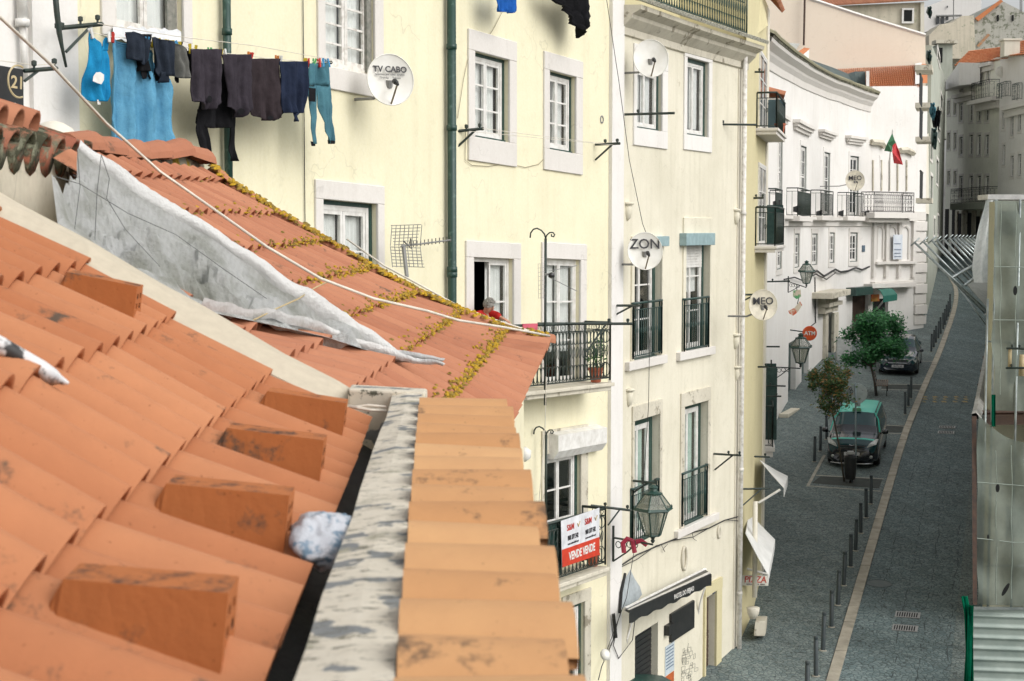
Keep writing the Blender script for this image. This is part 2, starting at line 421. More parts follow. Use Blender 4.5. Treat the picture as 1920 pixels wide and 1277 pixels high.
# ================= foreground tiled roofs =================
def fitH(C,kw=.21):
    rows=[]
    for (c,k),p in C.items():
        r=ray(*p); x,y=r[0]/r[1],r[2]/r[1]
        rows.append([c,k,1,0,0,0,-x*c,-x*k,-x]); rows.append([0,0,0,c,k,1,-y*c,-y*k,-y])
    H=np.linalg.svd(np.array(rows))[2][-1].reshape(3,3)
    if (H@np.array([2,5,1]))[2]<0: H=-H
    return H*(kw/np.linalg.norm(H[:,1]))
CA={(1,0):(164.5,485),(1,1):(145.7,485),(1,2):(116,490),(1,3):(78,499),(1,4):(41,509),(1,5):(1.5,517),
(2,0):(327,586),(2,2):(297.6,593),(2,3):(279,609),(2,4):(252,620),(2,5):(223,633),(2,6):(190,641),(2,7):(155,653),(2,8):(118.5,669.5),(2,9):(72,683),(2,10):(25,703),
(3,0):(514.5,686),(3,1):(494,704),(3,2):(480,714.5),(3,3):(463.5,732),(3,4):(444,750.6),(3,5):(424,766),(3,6):(398,779),(3,7):(380.6,800),(3,8):(350.5,824),(3,9):(316.3,848),(3,10):(281,875),(3,11):(245,913),(3,12):(197,950),(3,13):(145,997),(3,14):(79,1040),(3,15):(18,1110),
(4,0):(700,783),(4,3):(679,828),(4,5):(660,883),(4,7):(643,919),(4,9):(622,978),(4,11):(588.6,1050.7),(4,13):(548,1158),(4,14):(508,1221)}
HA=fitH(CA)
def hpx(H,c,k):
    v=H@np.array([c,k,1.0]); return v
RES={}
for c in (1,2,3,4):
    ks=[];dx=[];dy=[]
    for (cc,k),p in CA.items():
        if cc!=c: continue
        v=hpx(HA,c,k); r=ray(*p)
        ks.append(k); dx.append(r[0]/r[1]-v[0]/v[2]); dy.append(r[2]/r[1]-v[1]/v[2])
    dg=2 if c>1 else 1
    RES[c]=(np.polyfit(ks,dx,dg),np.polyfit(ks,dy,dg),max(ks))
def GA(c,k):
    v=hpx(HA,c,k); cc=min(max(c,1),4); c0=min(int(cc),3); f=cc-c0; ex=ey=0
    for w,ci in ((1-f,c0),(f,c0+1)):
        kk=min(max(k,0),RES[ci][2]); ex+=w*np.polyval(RES[ci][0],kk); ey+=w*np.polyval(RES[ci][1],kk)
    D=v[2]; return V((v[0]+ex*D,D,CAMZ+v[1]+ey*D))
def tile_field(mb,Gf,cells,H=.055,lift=.026,th=.014,prof=(.08,.92),ns=9,base=None,over=.12,lich=None,rv=random,vshade=.95,pw_=.82):
    for (c,k) in cells:
        p00=Gf(c-1,k-.5); p10=Gf(c,k-.5); p01=Gf(c-1,k+.5); p11=Gf(c,k+.5)
        N=(p10-p00).cross(p01-p00).normalized()
        if N.z<0: N=-N
        base_=-(H+lift) if base is None else base
        r=rv.random(); jl=(rv.random()-.5)*.012; jh=(rv.random()-.5)*.006; lw=lich(c,k) if lich else 0
        def pt(t,s,e=0):
            q=(p00*(1-t)+p10*t)*(1-s)+(p01*(1-t)+p11*t)*s
            a,b=prof; x=(s-a)/(b-a)
            h=H*max(0,math.sin(math.pi*min(max(x,0),1)))**pw_ if 0<x<1 else 0
            return q+N*(base_+h*(0.955+.045*t)+lift*t+jh-e)
        ss=[i/(ns-1)*(prof[1]-prof[0])+prof[0] for i in range(ns)]
        ss=[0.0]+ss+[1.0] if prof[0]>0 else ss
        rows=[]; 
        for t in (-over,.35,.75,.92,1.0):
            g_=lw*(max(0,(t-.45))/.55)**6; rows.append([(pt(t+jl*(t>.9),s),(r,g_,vshade if (s<=prof[0]+.04 or s>=prof[1]-.04) else 0.0,1)) for s in ss])  # valley edges tinted dark, shade painted between the barrels
        idr=[]
        for rw in rows:
            q=[]
            for p_,c_ in rw: mb.cc=c_; q.append(mb.vert(p_))
            idr.append(q)
        for i_ in range(len(idr)-1):
            for j_ in range(len(ss)-1): mb.face((idr[i_][j_],idr[i_][j_+1],idr[i_+1][j_+1],idr[i_+1][j_]))
        mb.cc=(min(1,r+.35),lw,.25,1)
        nose=[mb.vert(pt(1.0+jl,s)) for s in ss]; inner=[mb.vert(pt(.998+jl,s,th)) for s in ss]; deep=[mb.vert(pt(.55,s,th)) for s in ss]
        for j in range(len(ss)-1):
            mb.face((nose[j],inner[j],inner[j+1],nose[j+1])); mb.face((inner[j],deep[j],deep[j+1],inner[j+1]))
TA=tilemat('tile_new',(.40,.150,.066),(.49,.215,.105),damt=.35)
TAV=tilemat('tile_vent',(.40,.130,.040),(.44,.155,.052),damt=.36)
TC=tilemat('tile_old',(.37,.150,.085),(.44,.195,.110),lich=(.40,.24,.012),damt=.33)
TB=tilemat('tile_eave',(.58,.34,.165),(.50,.26,.115),lich=(.55,.50,.36),base_l=.03,damt=.36)
TM=tilemat('tile_mossy',(.30,.10,.06),(.34,.15,.09),dirt=(.05,.05,.03),lich=(.22,.22,.15),base_l=.06,damt=.5)
BIT=simple('bitumen_black',(.010,.011,.010),.6,c2=(.02,.025,.02),scale=10,bs=.4)
# the near roof
RA=empty('tiled_roof',GA(4,6),'bright orange tiled roof nearest the camera with four raised wedge vent tiles','roof')
mb=MB(); rv=random.Random(3)
vents={(2,2),(4,2),(4,6),(4,10),(4,14)}
cells=[(c,k) for c in range(-4,5) for k in range(0,20)]
tile_field(mb,GA,cells,rv=rv,H=.086,lift=.024,th=.018,prof=(.05,.95),ns=15,vshade=1.0)
mb.build('roof_tiles',TA,RA,smooth=False)
for p in bpy.data.objects['roof_tiles'].data.polygons: p.use_smooth=len(p.vertices)==4
mb=MB(); R_=[[GA(c,k)-V((0,0,.13)) for k in (-.6,10,20)] for c in (-5,0,4)]; mb.grid(R_)
mb.grid([[GA(c,k)-V((0,0,.20)) for k in (-.6,10,20)] for c in (-5,0,4.02)])
mb.build('roof_underlay',BIT,RA)
def vent(c,k):
    p00=GA(c-1,k-.30); p01=GA(c-1,k+.30); p10=GA(c,k-.30); p11=GA(c,k+.30)
    N=(p10-p00).cross(p01-p00).normalized(); N=N if N.z>0 else -N
    q=lambda t,s,h:(p00*(1-t)+p10*t)*(1-s)+(p01*(1-t)+p11*t)*s+N*h
    m=MB(); hh=.128; st=[.06,.08,.12,.18,.30,.45,.60,.74,.83]; A=[]
    for t in st:
        h=-.045+.035*min(1,(t-.06)/.06)+.085*(t-.06)/.77
        m.cc=(.5,0,0.0,1)
        Z_=V((0,0,1)); A.append((q(t,-.04,-.05)-Z_*.05,q(t,.07,0)+Z_*h,q(t,.93,0)+Z_*h,q(t,1.04,-.05)-Z_*.05))
    for a,b in zip(A,A[1:]):
        for j in (0,2): m.poly([a[j],a[j+1],b[j+1],b[j]])
        m.cc=(.6,0,.9,1); m.poly([a[1],a[2],b[2],b[1]]); m.cc=(.5,0,.0,1)
    # end face with holes : frame grid with recessed cells
    a=A[-1]; B=[a[0],a[3],a[2],a[1]]
    def e(u,v,d=0): 
        p=(B[0]*(1-u)+B[1]*u)*(1-v)+(B[3]*(1-u)+B[2]*u)*v; return p-(p10-p00).normalized()*d
    us=[0,.18,.40,.60,.82,1]; vs=[0,.40,.50,.58,.68,.76,.86,1]
    for i in range(5):
        for j in range(7):
            if i in (1,3) and j in (1,3,5):
                c4=[(us[i],vs[j]),(us[i+1],vs[j]),(us[i+1],vs[j+1]),(us[i],vs[j+1])]
                m.cc=(.2,0,1,1); m.poly([e(u,v,.03) for u,v in c4])
                for x,y in zip(c4,c4[1:]+c4[:1]): m.poly([e(*x),e(*y),e(*y,.03),e(*x,.03)])
                m.cc=(.5,0,0,1)
            else: m.poly([e(us[i],vs[j]),e(us[i+1],vs[j]),e(us[i+1],vs[j+1]),e(us[i],vs[j+1])])
    m.build('vent_tile',TAV,RA)
for c,k in sorted(vents): vent(c,k)
# ---- body of the near building, gutter, parapet, eave roof beyond it
VD=(P(853,404,10)-V((0,0,CAMZ)))/10 # direction of the eaves (per metre of depth)
def along(px,py,D0,D): # point at depth D on the eave-parallel line through px,py,D0
    return P(px,py,D0)+VD*(D-D0)+V((.0105*max(0,5.4-D) if px>=785 else 0,0,0)) # the wall is a little wider at the near end
CONC=plaster('lichen_concrete',(.64,.59,.49),(.20,.19,.14),.7,patch=(.30,.29,.22),pamt=.54,streak=0)
def liche(m):
    t=m.node_tree; b=t.nodes['Principled BSDF']; src=b.inputs['Base Color'].links[0].from_socket
    v=posn(t,(1,1.1,1)); f=ramp(t,noise(t,v,9.0,5,.55),.56,.58)
    col=mix(t,f,src,mix(t,noise(t,v,40,2),(.25,.26,.26,1),(.17,.18,.18,1)))
    f2=ramp(t,noise(t,posn(t,(1,2.6,1)),24,6,.75),.56,.62); col=mix(t,f2,col,(.10,.10,.075,1)); lk(t,col,b.inputs['Base Color'])
liche(CONC)
PAR=empty('parapet_wall',along(767,738,5.4,3.5)-V((0,0,.4)),'narrow lichen-spotted concrete parapet beside the orange roof, running towards the viewer','parapet')
near,far=0.9,5.45
def prism(mb,A0,B0,A1,B1,dz,n=14,jit=.004,rr=random.Random(2)):
    rows=[]
    for i in range(n+1):
        f=i/n; a=A0.lerp(A1,f); b=B0.lerp(B1,f); j=V((0,0,rr.uniform(-jit,jit))); jx=V((rr.uniform(-jit,jit),0,0))
        rows.append([a-V((0,0,dz)),a+j+jx,a.lerp(b,.5)+V((0,0,.004)),b+j-jx,b-V((0,0,dz))])
    mb.grid(rows); mb.poly(rows[0]); mb.poly(rows[-1][::-1])
mb=MB(); prism(mb,along(737,740,5.4,near),along(790,736,5.4,near),along(737,740,5.4,far),along(790,736,5.4,far),.9)
mb.build('coping',CONC,PAR)
mb=MB(); rr=random.Random(5)
rows=[]
for i in range(61):
    D=near+(far-near)*i/60; j=rr.uniform(-.004,.005)
    a=along(790,736,5.4,D)+V((.003,0,-.006)); b=along(797,738,5.4,D)+V((j,0,-.008)); c=along(800,744,5.4,D)+V((j*1.5,0,-.02))
    rows.append([a,b,c,c-V((0,0,.06))])
mb.grid(rows); mb.build('mortar_fillet',simple('mortar_pale',(.62,.55,.42),.9,c2=(.42,.36,.24),scale=14,bs=.5),PAR)
mb=MB(); mb.grid([[along(700,790,5.3,D)+V((dx,0,dz)) for dx,dz in ((-.35,-.05),(-.12,-.16),(-.10,-.30),(.02,-.32),(.10,-.30),(.12,-.05))] for D in (near,3,4.5,5.4)])
mb.build('roof_gutter',BIT,None,label='black bitumen lined valley gutter between the orange roof and the concrete parapet',cat='gutter')
# side building body below
mb=MB()
a0,a1=along(740,760,5.4,.6),along(740,760,5.4,5.6); b0,b1=a0+V((.28,0,0)),a1+V((.28,0,0)); l0,l1=a0+V((-3.2,0,0)),a1+V((-3.2,0,0))
for q,dz in ((a0,-.4),):
    mb.hexa([V((l0.x,l0.y,0)),V((b0.x-.05,b0.y,0)),V((b1.x-.05,b1.y,0)),V((l1.x,l1.y,0)),V((l0.x,l0.y,a0.z-.35)),V((b0.x-.05,b0.y,a0.z-.16)),V((b1.x-.05,b1.y,a1.z-.16)),V((l1.x,l1.y,a1.z-.35))])
mb.build('rendered_house',YEL,None,label='pale rendered house wall under the nearest roofs and parapet',cat='house')
# eave roof right of the parapet: barrels running to the street
RB=empty('eave_roof',along(870,760,5.1,3.5)-V((0,0,.1)),'strip of weathered pale orange barrel tiles between the parapet and the street','roof')
mb=MB(); rr=random.Random(11); D=5.12; i=0
while D>.9:
    w=.205
    L=along(800,752,5.10,D); L2=along(800,752,5.10,D-w)
    wid=.252+rr.uniform(-.006,.010)+ (0.008 if i%2 else -.004)-.013*(5.12-D)
    X=V((1,.036,-.02)); N=V((0,0,1)); r=rr.random(); lx=rr.uniform(.0,.10); tlt=rr.uniform(-.010,.010)
    rows=[]; nn=9
    for t in (-.1,.2,.6,1.0):
        mb.cc=(r,lx,.0,1)
        rows.append([L.lerp(L2,.0+1.08*s/(nn-1))+X*(wid*t)+N*(.052*math.sin(math.pi*s/(nn-1))**.8-.03+tlt*t) for s in range(nn)])
    mb.grid(rows)
    e=rows[-1]; mb.cc=(1,lx,.3,1); mb.grid([e,[q-N*.016-X*.002 for q in e],[q-N*.016-X*.12 for q in e]])
    D-=w; i+=1
mb.build('roof_tiles',TB,RB)
for p in bpy.data.objects[RB.children[0].name].data.polygons: p.use_smooth=True
mb=MB(); mb.grid([[along(800,752,5.1,D)+V((x,0,-.045)) for x in (-.02,.19)] for D in (.8,3,5.1)]); mb.grid([[along(800,752,5.1,D)+V((.19,0,z)) for z in (-.045,-.3)] for D in (.8,3,5.1)])
mb.build('mortar_bed',simple('mortar_dark',(.2,.15,.1),.9),RB)
# ---- party wall upstand (verge) between the near roof and the old roof
VM=plaster('verge_render',(.52,.46,.36),(.34,.33,.24),.5,patch=(.50,.46,.34),pamt=.62,streak=.2)
lowp=[(-160,295,5.55),(0,395,5.5),(165,486,5.45),(327,588,5.42),(515,690,5.38),(640,752,5.36),(700,790,5.34)]
uppp=[(-160,262,5.6),(33,380,5.6),(167,450,5.55),(300,530,5.55),(380,572,5.55),(533,663,5.5),(633,713,5.5),(657,728,5.5),(800,733,5.48)]
mb=MB(); n=40
def poly_at(T,x):
    for a,b in zip(T,T[1:]):
        if x<=b[0]: f=(x-a[0])/(b[0]-a[0]); return [a[i]+(b[i]-a[i])*f for i in range(3)]
    return list(T[-1])
rows=[]
for i in range(n+1):
    x=-160+(657+160)*i/n; u=poly_at(uppp,x); xl=min(x,690); l=poly_at(lowp,xl)
    w=.002*math.sin(i*1.7); top=P(x,u[1]+13,u[2]-.02); bot=P(x,l[1]+14,l[2]-.03)
    seam=P(x,u[1]+9+.8*math.sin(i*1.1),u[2]); back=P(x,u[1],u[2]+.07)
    rows.append([bot-V((0,0,.2)),bot,top+V((0,0,w)),seam,back,back-V((0,0,.5))])
mb.grid(rows); mb.poly([r for r in rows[-1]])
VW=mb.build('party_wall',VM,None,label='cream rendered verge upstand sloping down between the near orange roof and the foil flashing',cat='wall')
mb=MB(); a,b=P(652,727,5.50),P(799,733,5.46); c_,d_=P(632,760,5.36),P(726,766,5.40)
mb.hexa([a-V((0,0,.5)),P(799,733,5.40)-V((0,0,.5)),b+V((0,.12,-.5)),a+V((0,.14,-.5)),P(652,729,5.38),P(798,735,5.38),b+V((0,.08,0)),a+V((0,.12,0))])
mb.build('end_stone',CONC,PAR,bevel=.008)
mb=MB(); mb.tube([P(655,762,5.33),P(672,765,5.30),P(695,769,5.29),P(724,770,5.3)],.006); mb.tube([P(668,763,5.31),P(690,760,5.3),P(724,763,5.3)],.005)
mb.build('conduit',CABW,None,label='thin pale conduit looping under the end of the verge above the gutter',cat='conduit')
# ---- the old roof (C) with its lower strip (D)
CF=[(390,308),(418,334),(515,395),(605,447),(694,499),(781,546),(866,583),(952,617),(1033,634)]
CN=[(150,274),(200,316),(335,387),(440,462),(550,524),(651,587),(764,652),(868,717),(966,790)]
TF=[];TN=[]
for i,(f,n) in enumerate(zip(CF,CN)): TF.append(P(*f,10.22+.12*i)); TN.append(P(*n,10.22+.12*i-.2094*12))
def tb(T,c):
    c0=min(max(int(math.floor(c)),0),7); f=c-c0; return T[c0]*(1-f)+T[c0+1]*f
def GC(c,k): a,b=tb(TF,c),tb(TN,c); return a+(b-a)*(k/12)
def GD(c,k):
    dr=.17 if c<=4 else (.17-(c-4)*.085 if c<6 else 0.0)
    if c<4: dr=.17+(4-c)*.03
    return GC(c,k)-V((0,0,dr))
RC=empty('old_tiled_roof',GC(5,8)-V((0,0,.2)),'old red tiled roof with yellow lichen along its courses, sloping towards the yellow house','roof')
mb=MB(); rv=random.Random(8)
def lich(c,k):
    base={1:.12,2:.26,3:.36,4:.38,5:.40,6:.40,7:.46,8:.12}.get(c,0)
    return base*(1.0 if k<7 else .75)+(.12 if k<1.6 else 0)
tile_field(mb,GC,[(c,k) for c in range(1,9) for k in range(0,13)],H=.074,lift=.030,lich=lich,rv=rv)
tile_field(mb,GC,[(8,k) for k in range(13,20)]+[(7,k) for k in range(13,24)],H=.074,lift=.030,lich=lambda c,k:.45 if k<17 else .1,rv=rv)
tile_field(mb,GD,[(c,k) for c in (3,4,5,6) for k in range(12,24)],H=.074,lift=.030,lich=lambda c,k:.18,rv=rv)
mb.build('roof_tiles',TC,RC)
for p in RC.children[0].data.polygons: p.use_smooth=True
mb=MB(); mb.grid([[GC(c,k)-V((0,0,.14)) for k in (-.1,6,12.6)] for c in (0,2,4,6,7.8)])
mb.grid([[GD(c,k)-V((0,0,.11)) for k in (11,16,24)] for c in (3,4,5,6,7,7.7)])
mb.build('roof_underlay',BIT,RC)
# lichen growing in crusts along the noses and the hip
rl=random.Random(31); mb=MB()
def crust(c_,r,hh,N=V((0,-.3,1)).normalized()):
    a=N.orthogonal().normalized(); b=N.cross(a); mb.cc=(rl.random(),0,0,1); n=7; ph=rl.random()*6
    ring=[c_+(a*math.cos(ph+2*math.pi*i/n)+b*math.sin(ph+2*math.pi*i/n))*r*rl.uniform(.6,1.25)-N*.004 for i in range(n)]
    mid=[c_+(q-c_)*.6+N*hh*rl.uniform(.6,1.2) for q in ring]
    ir=[mb.vert(q) for q in ring]; im=[mb.vert(q) for q in mid]; t_=mb.vert(c_+N*hh*1.15)
    for i in range(n): j=(i+1)%n; mb.face((ir[i],ir[j],im[j],im[i])); mb.face((im[i],im[j],t_))
dens={1:(2,.12),2:(6,.35),3:(9,.65),4:(11,.75),5:(12,.85),6:(12,.9),7:(14,.95)}
for c_,(nn_,pr_) in dens.items():
    for k in range(0,13 if c_<7 else 19):
        for _ in range(nn_*4):
            f=1-k/16 if c_<7 else 1
            if rl.random()>pr_*f*(1 if k<6 else .8): continue
            s_=rl.uniform(-.36,.36); x=(s_+.42)/.84; kk_=k+s_
            tt_=-abs(rl.gauss(0,.07)) if rl.random()<.85 else -rl.uniform(0,.35)
            q=GC(c_+tt_,kk_); h=.074*math.sin(math.pi*min(max(x,0),1))**.82-.074+.002+.030*(tt_)
            crust(q+V((0,0,h)),rl.uniform(.006,.016),rl.uniform(.002,.007))
for i in range(900):
    c_=rl.uniform(.1,7.9)
    if c_>6 and rl.random()<.5: continue
    q=GC(c_,-.55+rl.uniform(-.2,.45)); crust(q+V((0,0,rl.uniform(-.005,.015))),rl.uniform(.010,.026),rl.uniform(.004,.012))
m,t,b=nt('lichen_crust'); b.inputs['Roughness'].default_value=.95
at=nd(t,'ShaderNodeAttribute'); at.attribute_name='var'; sp_x=nd(t,'ShaderNodeSeparateColor'); lk(t,at.outputs['Color'],sp_x.inputs[0])
lk(t,ramp(t,sp_x.outputs[0],.1,.9,(.46,.28,.012,1),(.20,.14,.03,1)),b.inputs['Base Color'])
mb.build('lichen',m,RC)
# ridge caps with mossy mortar, hip verge
mb=MB(); rr=random.Random(4); rp=[(125,256),(166,262),(208,272),(252,275),(297,275),(338,270),(378,288)]
rD=[8.0,8.4,8.8,9.2,9.6,10.0,10.35]
def halfcap(mb,a,b,r0,r1,n=9,lean=0):
    d=(b-a).normalized(); s=d.cross(V((0,0,1))).normalized(); u=s.cross(d)
    ra=[a+(s*math.cos(q)*r0+u*math.sin(q)*r0) for q in [math.pi*i/(n-1) for i in range(n)]]
    rb=[b+(s*math.cos(q)*r1+u*math.sin(q)*r1) for q in [math.pi*i/(n-1) for i in range(n)]]
    mb.grid([ra,rb]); mb.poly(rb); mb.poly(ra[::-1])
pts=[P(x,y+20,D) for (x,y),D in zip(rp,rD)]
for i,(a,b) in enumerate(zip(pts,pts[1:])):
    mb.cc=(rr.random(),.0 if i<5 else .0,0,1); halfcap(mb,a-(b-a)*.12-V((0,0,.012)),b,.082,.105)
mb.build('ridge_cap',TC,RC,smooth=False)
mb=MB(); mb.cc=(.5,.26,.35,1)
for a,b in zip(pts,pts[1:]):
    q=[a+V((0,-.085,.0)),b+V((0,-.085,.0)),b+V((.05,-.17,-.19)),a+V((.05,-.17,-.19))]; mb.poly(q)
    mb.poly([a+V((0,.085,.0)),b+V((0,.085,.0)),b+V((0,.15,-.2)),a+V((0,.15,-.2))])
mb.build('ridge_mortar',tilemat('mortar_mossy',(.30,.28,.22),(.22,.21,.15),lich=(.34,.24,.02),base_l=.10,damt=.45),RC)
mb=MB()
for i in range(0,16):
    c0,c1=i*.5,(i+1)*.5; a,b=GC(c0,-.55),GC(c1,-.55); mb.cc=(rr.random(),.30 if i<12 else .12,.0,1); halfcap(mb,a-V((0,0,.05))-(b-a)*.1,b-V((0,0,.055)),.052,.062,7)
mb.build('hip_cap',TC,RC)
# body under the old roof
mb=MB()
e=[GC(8,-.5),GC(8,19),GC(0,13),GC(0,-.5)]
ins=lambda p,dx,dz:V((p.x+dx,p.y,p.z-dz))
T=[ins(e[0],-.2,.16),ins(e[1],-.2,.16),ins(e[2],0,.25),ins(e[3],0,.25)]
mb.hexa([V((p.x,p.y,0)) for p in T]+T)
mb.build('rendered_house',YEL,None,label='pale house wall carrying the old lichen-covered roof',cat='house')
# ---- foil flashing between the roofs
m,t,b=nt('foil_silver'); b.inputs['Metallic'].default_value=.25; b.inputs['Roughness'].default_value=.36
v=posn(t); vs=posn(t,(9,3,60)); c1=mix(t,ramp(t,noise(t,v,3.2,7,.65),.44,.64),(.74,.75,.73,1),(.38,.39,.33,1))
wv=nd(t,'ShaderNodeTexWave'); wv.inputs['Scale'].default_value=16; wv.inputs['Distortion'].default_value=2.5; lk(t,posn(t,(1,1.6,1.2)),wv.inputs['Vector'])
c1=mix(t,.28,c1,ramp(t,wv.outputs['Fac'],.1,.8,(.42,.42,.40,1),(.62,.62,.62,1)),'MULTIPLY'); c1=mix(t,.12,c1,(.8,.8,.8,1))
lk(t,c1,b.inputs['Base Color']); bump(t,b,noise(t,v,8,8,.75),1,.08); FOIL=m
m,t,b=nt('foil_white'); b.inputs['Roughness'].default_value=.45; b.inputs['Metallic'].default_value=.1; v=posn(t)
lk(t,mix(t,ramp(t,noise(t,v,6,7,.7),.55,.75),(.55,.55,.54,1),(.34,.33,.29,1)),b.inputs['Base Color']); bump(t,b,noise(t,v,9,6,.7),.7,.03); FOILW=m
FO=empty('foil_flashing',P(450,560,7.8)-V((0,0,.2)),'crumpled silver foil flashing dressed over the step between the two old roof levels','flashing')
top=[(148,276,7.5),(192,304,7.55),(262,356,7.6),(345,404,7.7),(440,470,7.8),(560,545,7.95),(650,602,8.1),(740,665,8.2),(832,682,8.1)]
bot=[(96,326,6.7),(108,420,6.6),(190,475,6.6),(300,540,6.7),(392,585,6.9),(480,603,7.35),(612,632,7.7),(735,672,8.1),(834,684,8.08)]
def pl(T,f):
    x=f*(len(T)-1); i=min(int(x),len(T)-2); g=x-i; return [T[i][j]*(1-g)+T[i+1][j]*g for j in range(3)]
from mathutils import noise as mn
mb=MB(); nu,nv_=90,26; rows=[]
for j in range(nv_+1):
    r=[]
    for i in range(nu+1):
        f=i/nu; g=j/nv_; a=pl(top,f); b_=pl(bot,f); A=P(*a);B=P(*b_); q=A.lerp(B,g)
        am=min(1,(1-f)*3)*math.sin(math.pi*min(1,g*1.05+.02))
        w=mn.turbulence(q*3.4,6,False)*.17+abs(mn.noise(q*9))*.05+mn.noise(q*19)*.02
        sag=-.10*math.sin(math.pi*g)*(1-f)
        r.append(q+V((0,-.35,1)).normalized()*((w-.05)*am+sag))
    rows.append(r)
mb.grid(rows); mb.build('foil_sheet',FOIL,FO,smooth=False)
# white lapped roll along the top and the pale band of the lower lap
mb=MB(); rows=[]
n=90
def band(T,wt,wb,out,ph):
    rows=[]
    for j in range(7):
        g=j/6; r=[]
        for i in range(n+1):
            f=i/n; a=pl(T,f); w0=wt(f); w1=wb(f); y=a[1]-w0+(w0+w1)*g
            q=P(a[0]+(g-.5)*-6,y,a[2]-.02-out*math.sin(math.pi*g))
            q+=V((0,0,1))*(mn.noise(q*6+V((ph,0,0)))*.020+abs(mn.noise(q*14))*.014)
            r.append(q)
        rows.append(r)
    mb.grid(rows)
band(top,lambda f:12 if f<.85 else 12*(1-f)/.15+2,lambda f:(13+12*math.sin(f*7)**2)*(1 if f<.8 else max(.1,(1-f)/.2)),.014,0)
band([(380,574,6.85),(440,590,7.2),(500,596,7.5),(560,606,7.75),(612,622,7.95),(680,648,8.05),(740,668,8.1),(790,678,8.1),(832,684,8.05)],lambda f:13*(1-f)**.5+2,lambda f:5,.008,3)
mb.build('foil_roll',FOILW,FO,smooth=True)
mb=MB()
for a in ([(100,330),(150,345),(240,400),(330,440),(420,505),(500,560)],[(190,290),(205,335),(200,372),(235,430),(300,500)],[(145,280),(150,350),(140,430)],[(190,290),(182,360),(178,450)]):
    mb.tube([P(x,y,6.75+.0022*(x-100)-.12) for x,y in a],.0018,4)
mb.build('stitching',simple('seam_grey',(.18,.19,.18),.7),FO)
# stained gable wall, with its old mossy eave
MV=(P(1110,430,10)-V((0,0,CAMZ)))/10
def am(px,py,D0,D): return P(px,py,D0)+MV*(D-D0)
mb=MB(); A=P(140,300,8.0)
t0,t1=am(140,283,8.0,5.0),am(140,283,8.0,8.15)
mb.grid([[t0,t0.lerp(t1,.5),t1],[t0-V((0,0,2)),t0.lerp(t1,.5)-V((0,0,2)),t1-V((0,0,2))]])
mb.grid([[t1,t1-V((2.5,0,0))],[t1-V((0,0,2)),t1-V((2.5,0,2))]]); mb.grid([[t0,t0-V((2.5,0,0))],[t1,t1-V((2.5,0,0))]])
GW=empty('gable_house',V((t1.x-1,6.6,t1.z-2)),'small stained plaster gable with two rows of mossy old eave tiles at the left edge','house')
mb.build('wall',STN,GW)
def canudo(mb,D,y0,rise,x0,L,r,rr,lx,st=.0):
    base=am(150,y0,8.05,D); a=base+V((-L,0,L*rise)); b_=base+V((st,0,-st*.5))
    mb.cc=(rr.random(),lx,.25,1); n=8
    d=(b_-a).normalized(); s=V((0,1,0)); u=s.cross(d); u=u if u.z>0 else -u
    R=lambda p,q,rad:p+s*math.cos(q)*rad+u*math.sin(q)*rad*1.1
    qs=[math.pi*i/(n-1) for i in range(n)]
    mb.grid([[R(a,q,r*.85) for q in qs],[R(b_,q,r) for q in qs],[R(b_,q,r-.015) for q in qs],[R(b_-d*.12,q,r-.015) for q in qs]])
rr=random.Random(9)
for nm,y0,L,st,lx,mat,xo,D0,D1 in (('eave_tiles',294,.5,.02,.34,TM,0,5.0,8.12),('upper_tiles',262,.55,-.03,.0,TC,-.13,5.0,7.62)):
    mb=MB(); D=D0
    while D<D1: canudo(mb,D,y0,.35,0,L,.085,rr,lx+rr.uniform(-.08,.05),st); D+=.205
    if nm=='eave_tiles':
        D=D0
        while D<D1:  # mortar stopped pans below
            q=am(150,308,8.05,D+.1); mb.cc=(.2,.35,.5,1); mb.lathe(q+V((-.25,0,.06)),[(.075,0),(.08,.27)],8,axis=V((1,0,-.25))); D+=.205
    mb.build(nm,mat,GW,smooth=True)
mb=MB(); mb.cc=(.4,.5,.5,1)
u0,u1=am(150,274,8.05,5.0),am(150,274,8.05,8.1)
mb.hexa([u0+V((-.6,0,-.10)),u0+V((-.03,0,-.12)),u1+V((-.03,0,-.12)),u1+V((-.6,0,-.10)),u0+V((-.6,0,.2)),u0+V((-.10,0,.05)),u1+V((-.10,0,.05)),u1+V((-.6,0,.2))])
mb.hexa([u0+V((-.3,0,-.24)),u0+V((-.12,0,-.20)),u1+V((-.12,0,-.20)),u1+V((-.3,0,-.24)),u0+V((-.3,0,-.1)),u0+V((-.06,0,-.125)),u1+V((-.06,0,-.125)),u1+V((-.3,0,-.1))])
mb.build('eave_bed',TM,GW,bevel=.02)
# pale mortar hump behind the eave end
mb=MB(); mb.lathe(P(100,262,8.5),[(.14,-.12),(.13,0),(.10,.06),(.05,.09),(.01,.10)],12)
mb.build('mortar_cap',WH2,GW,smooth=True)
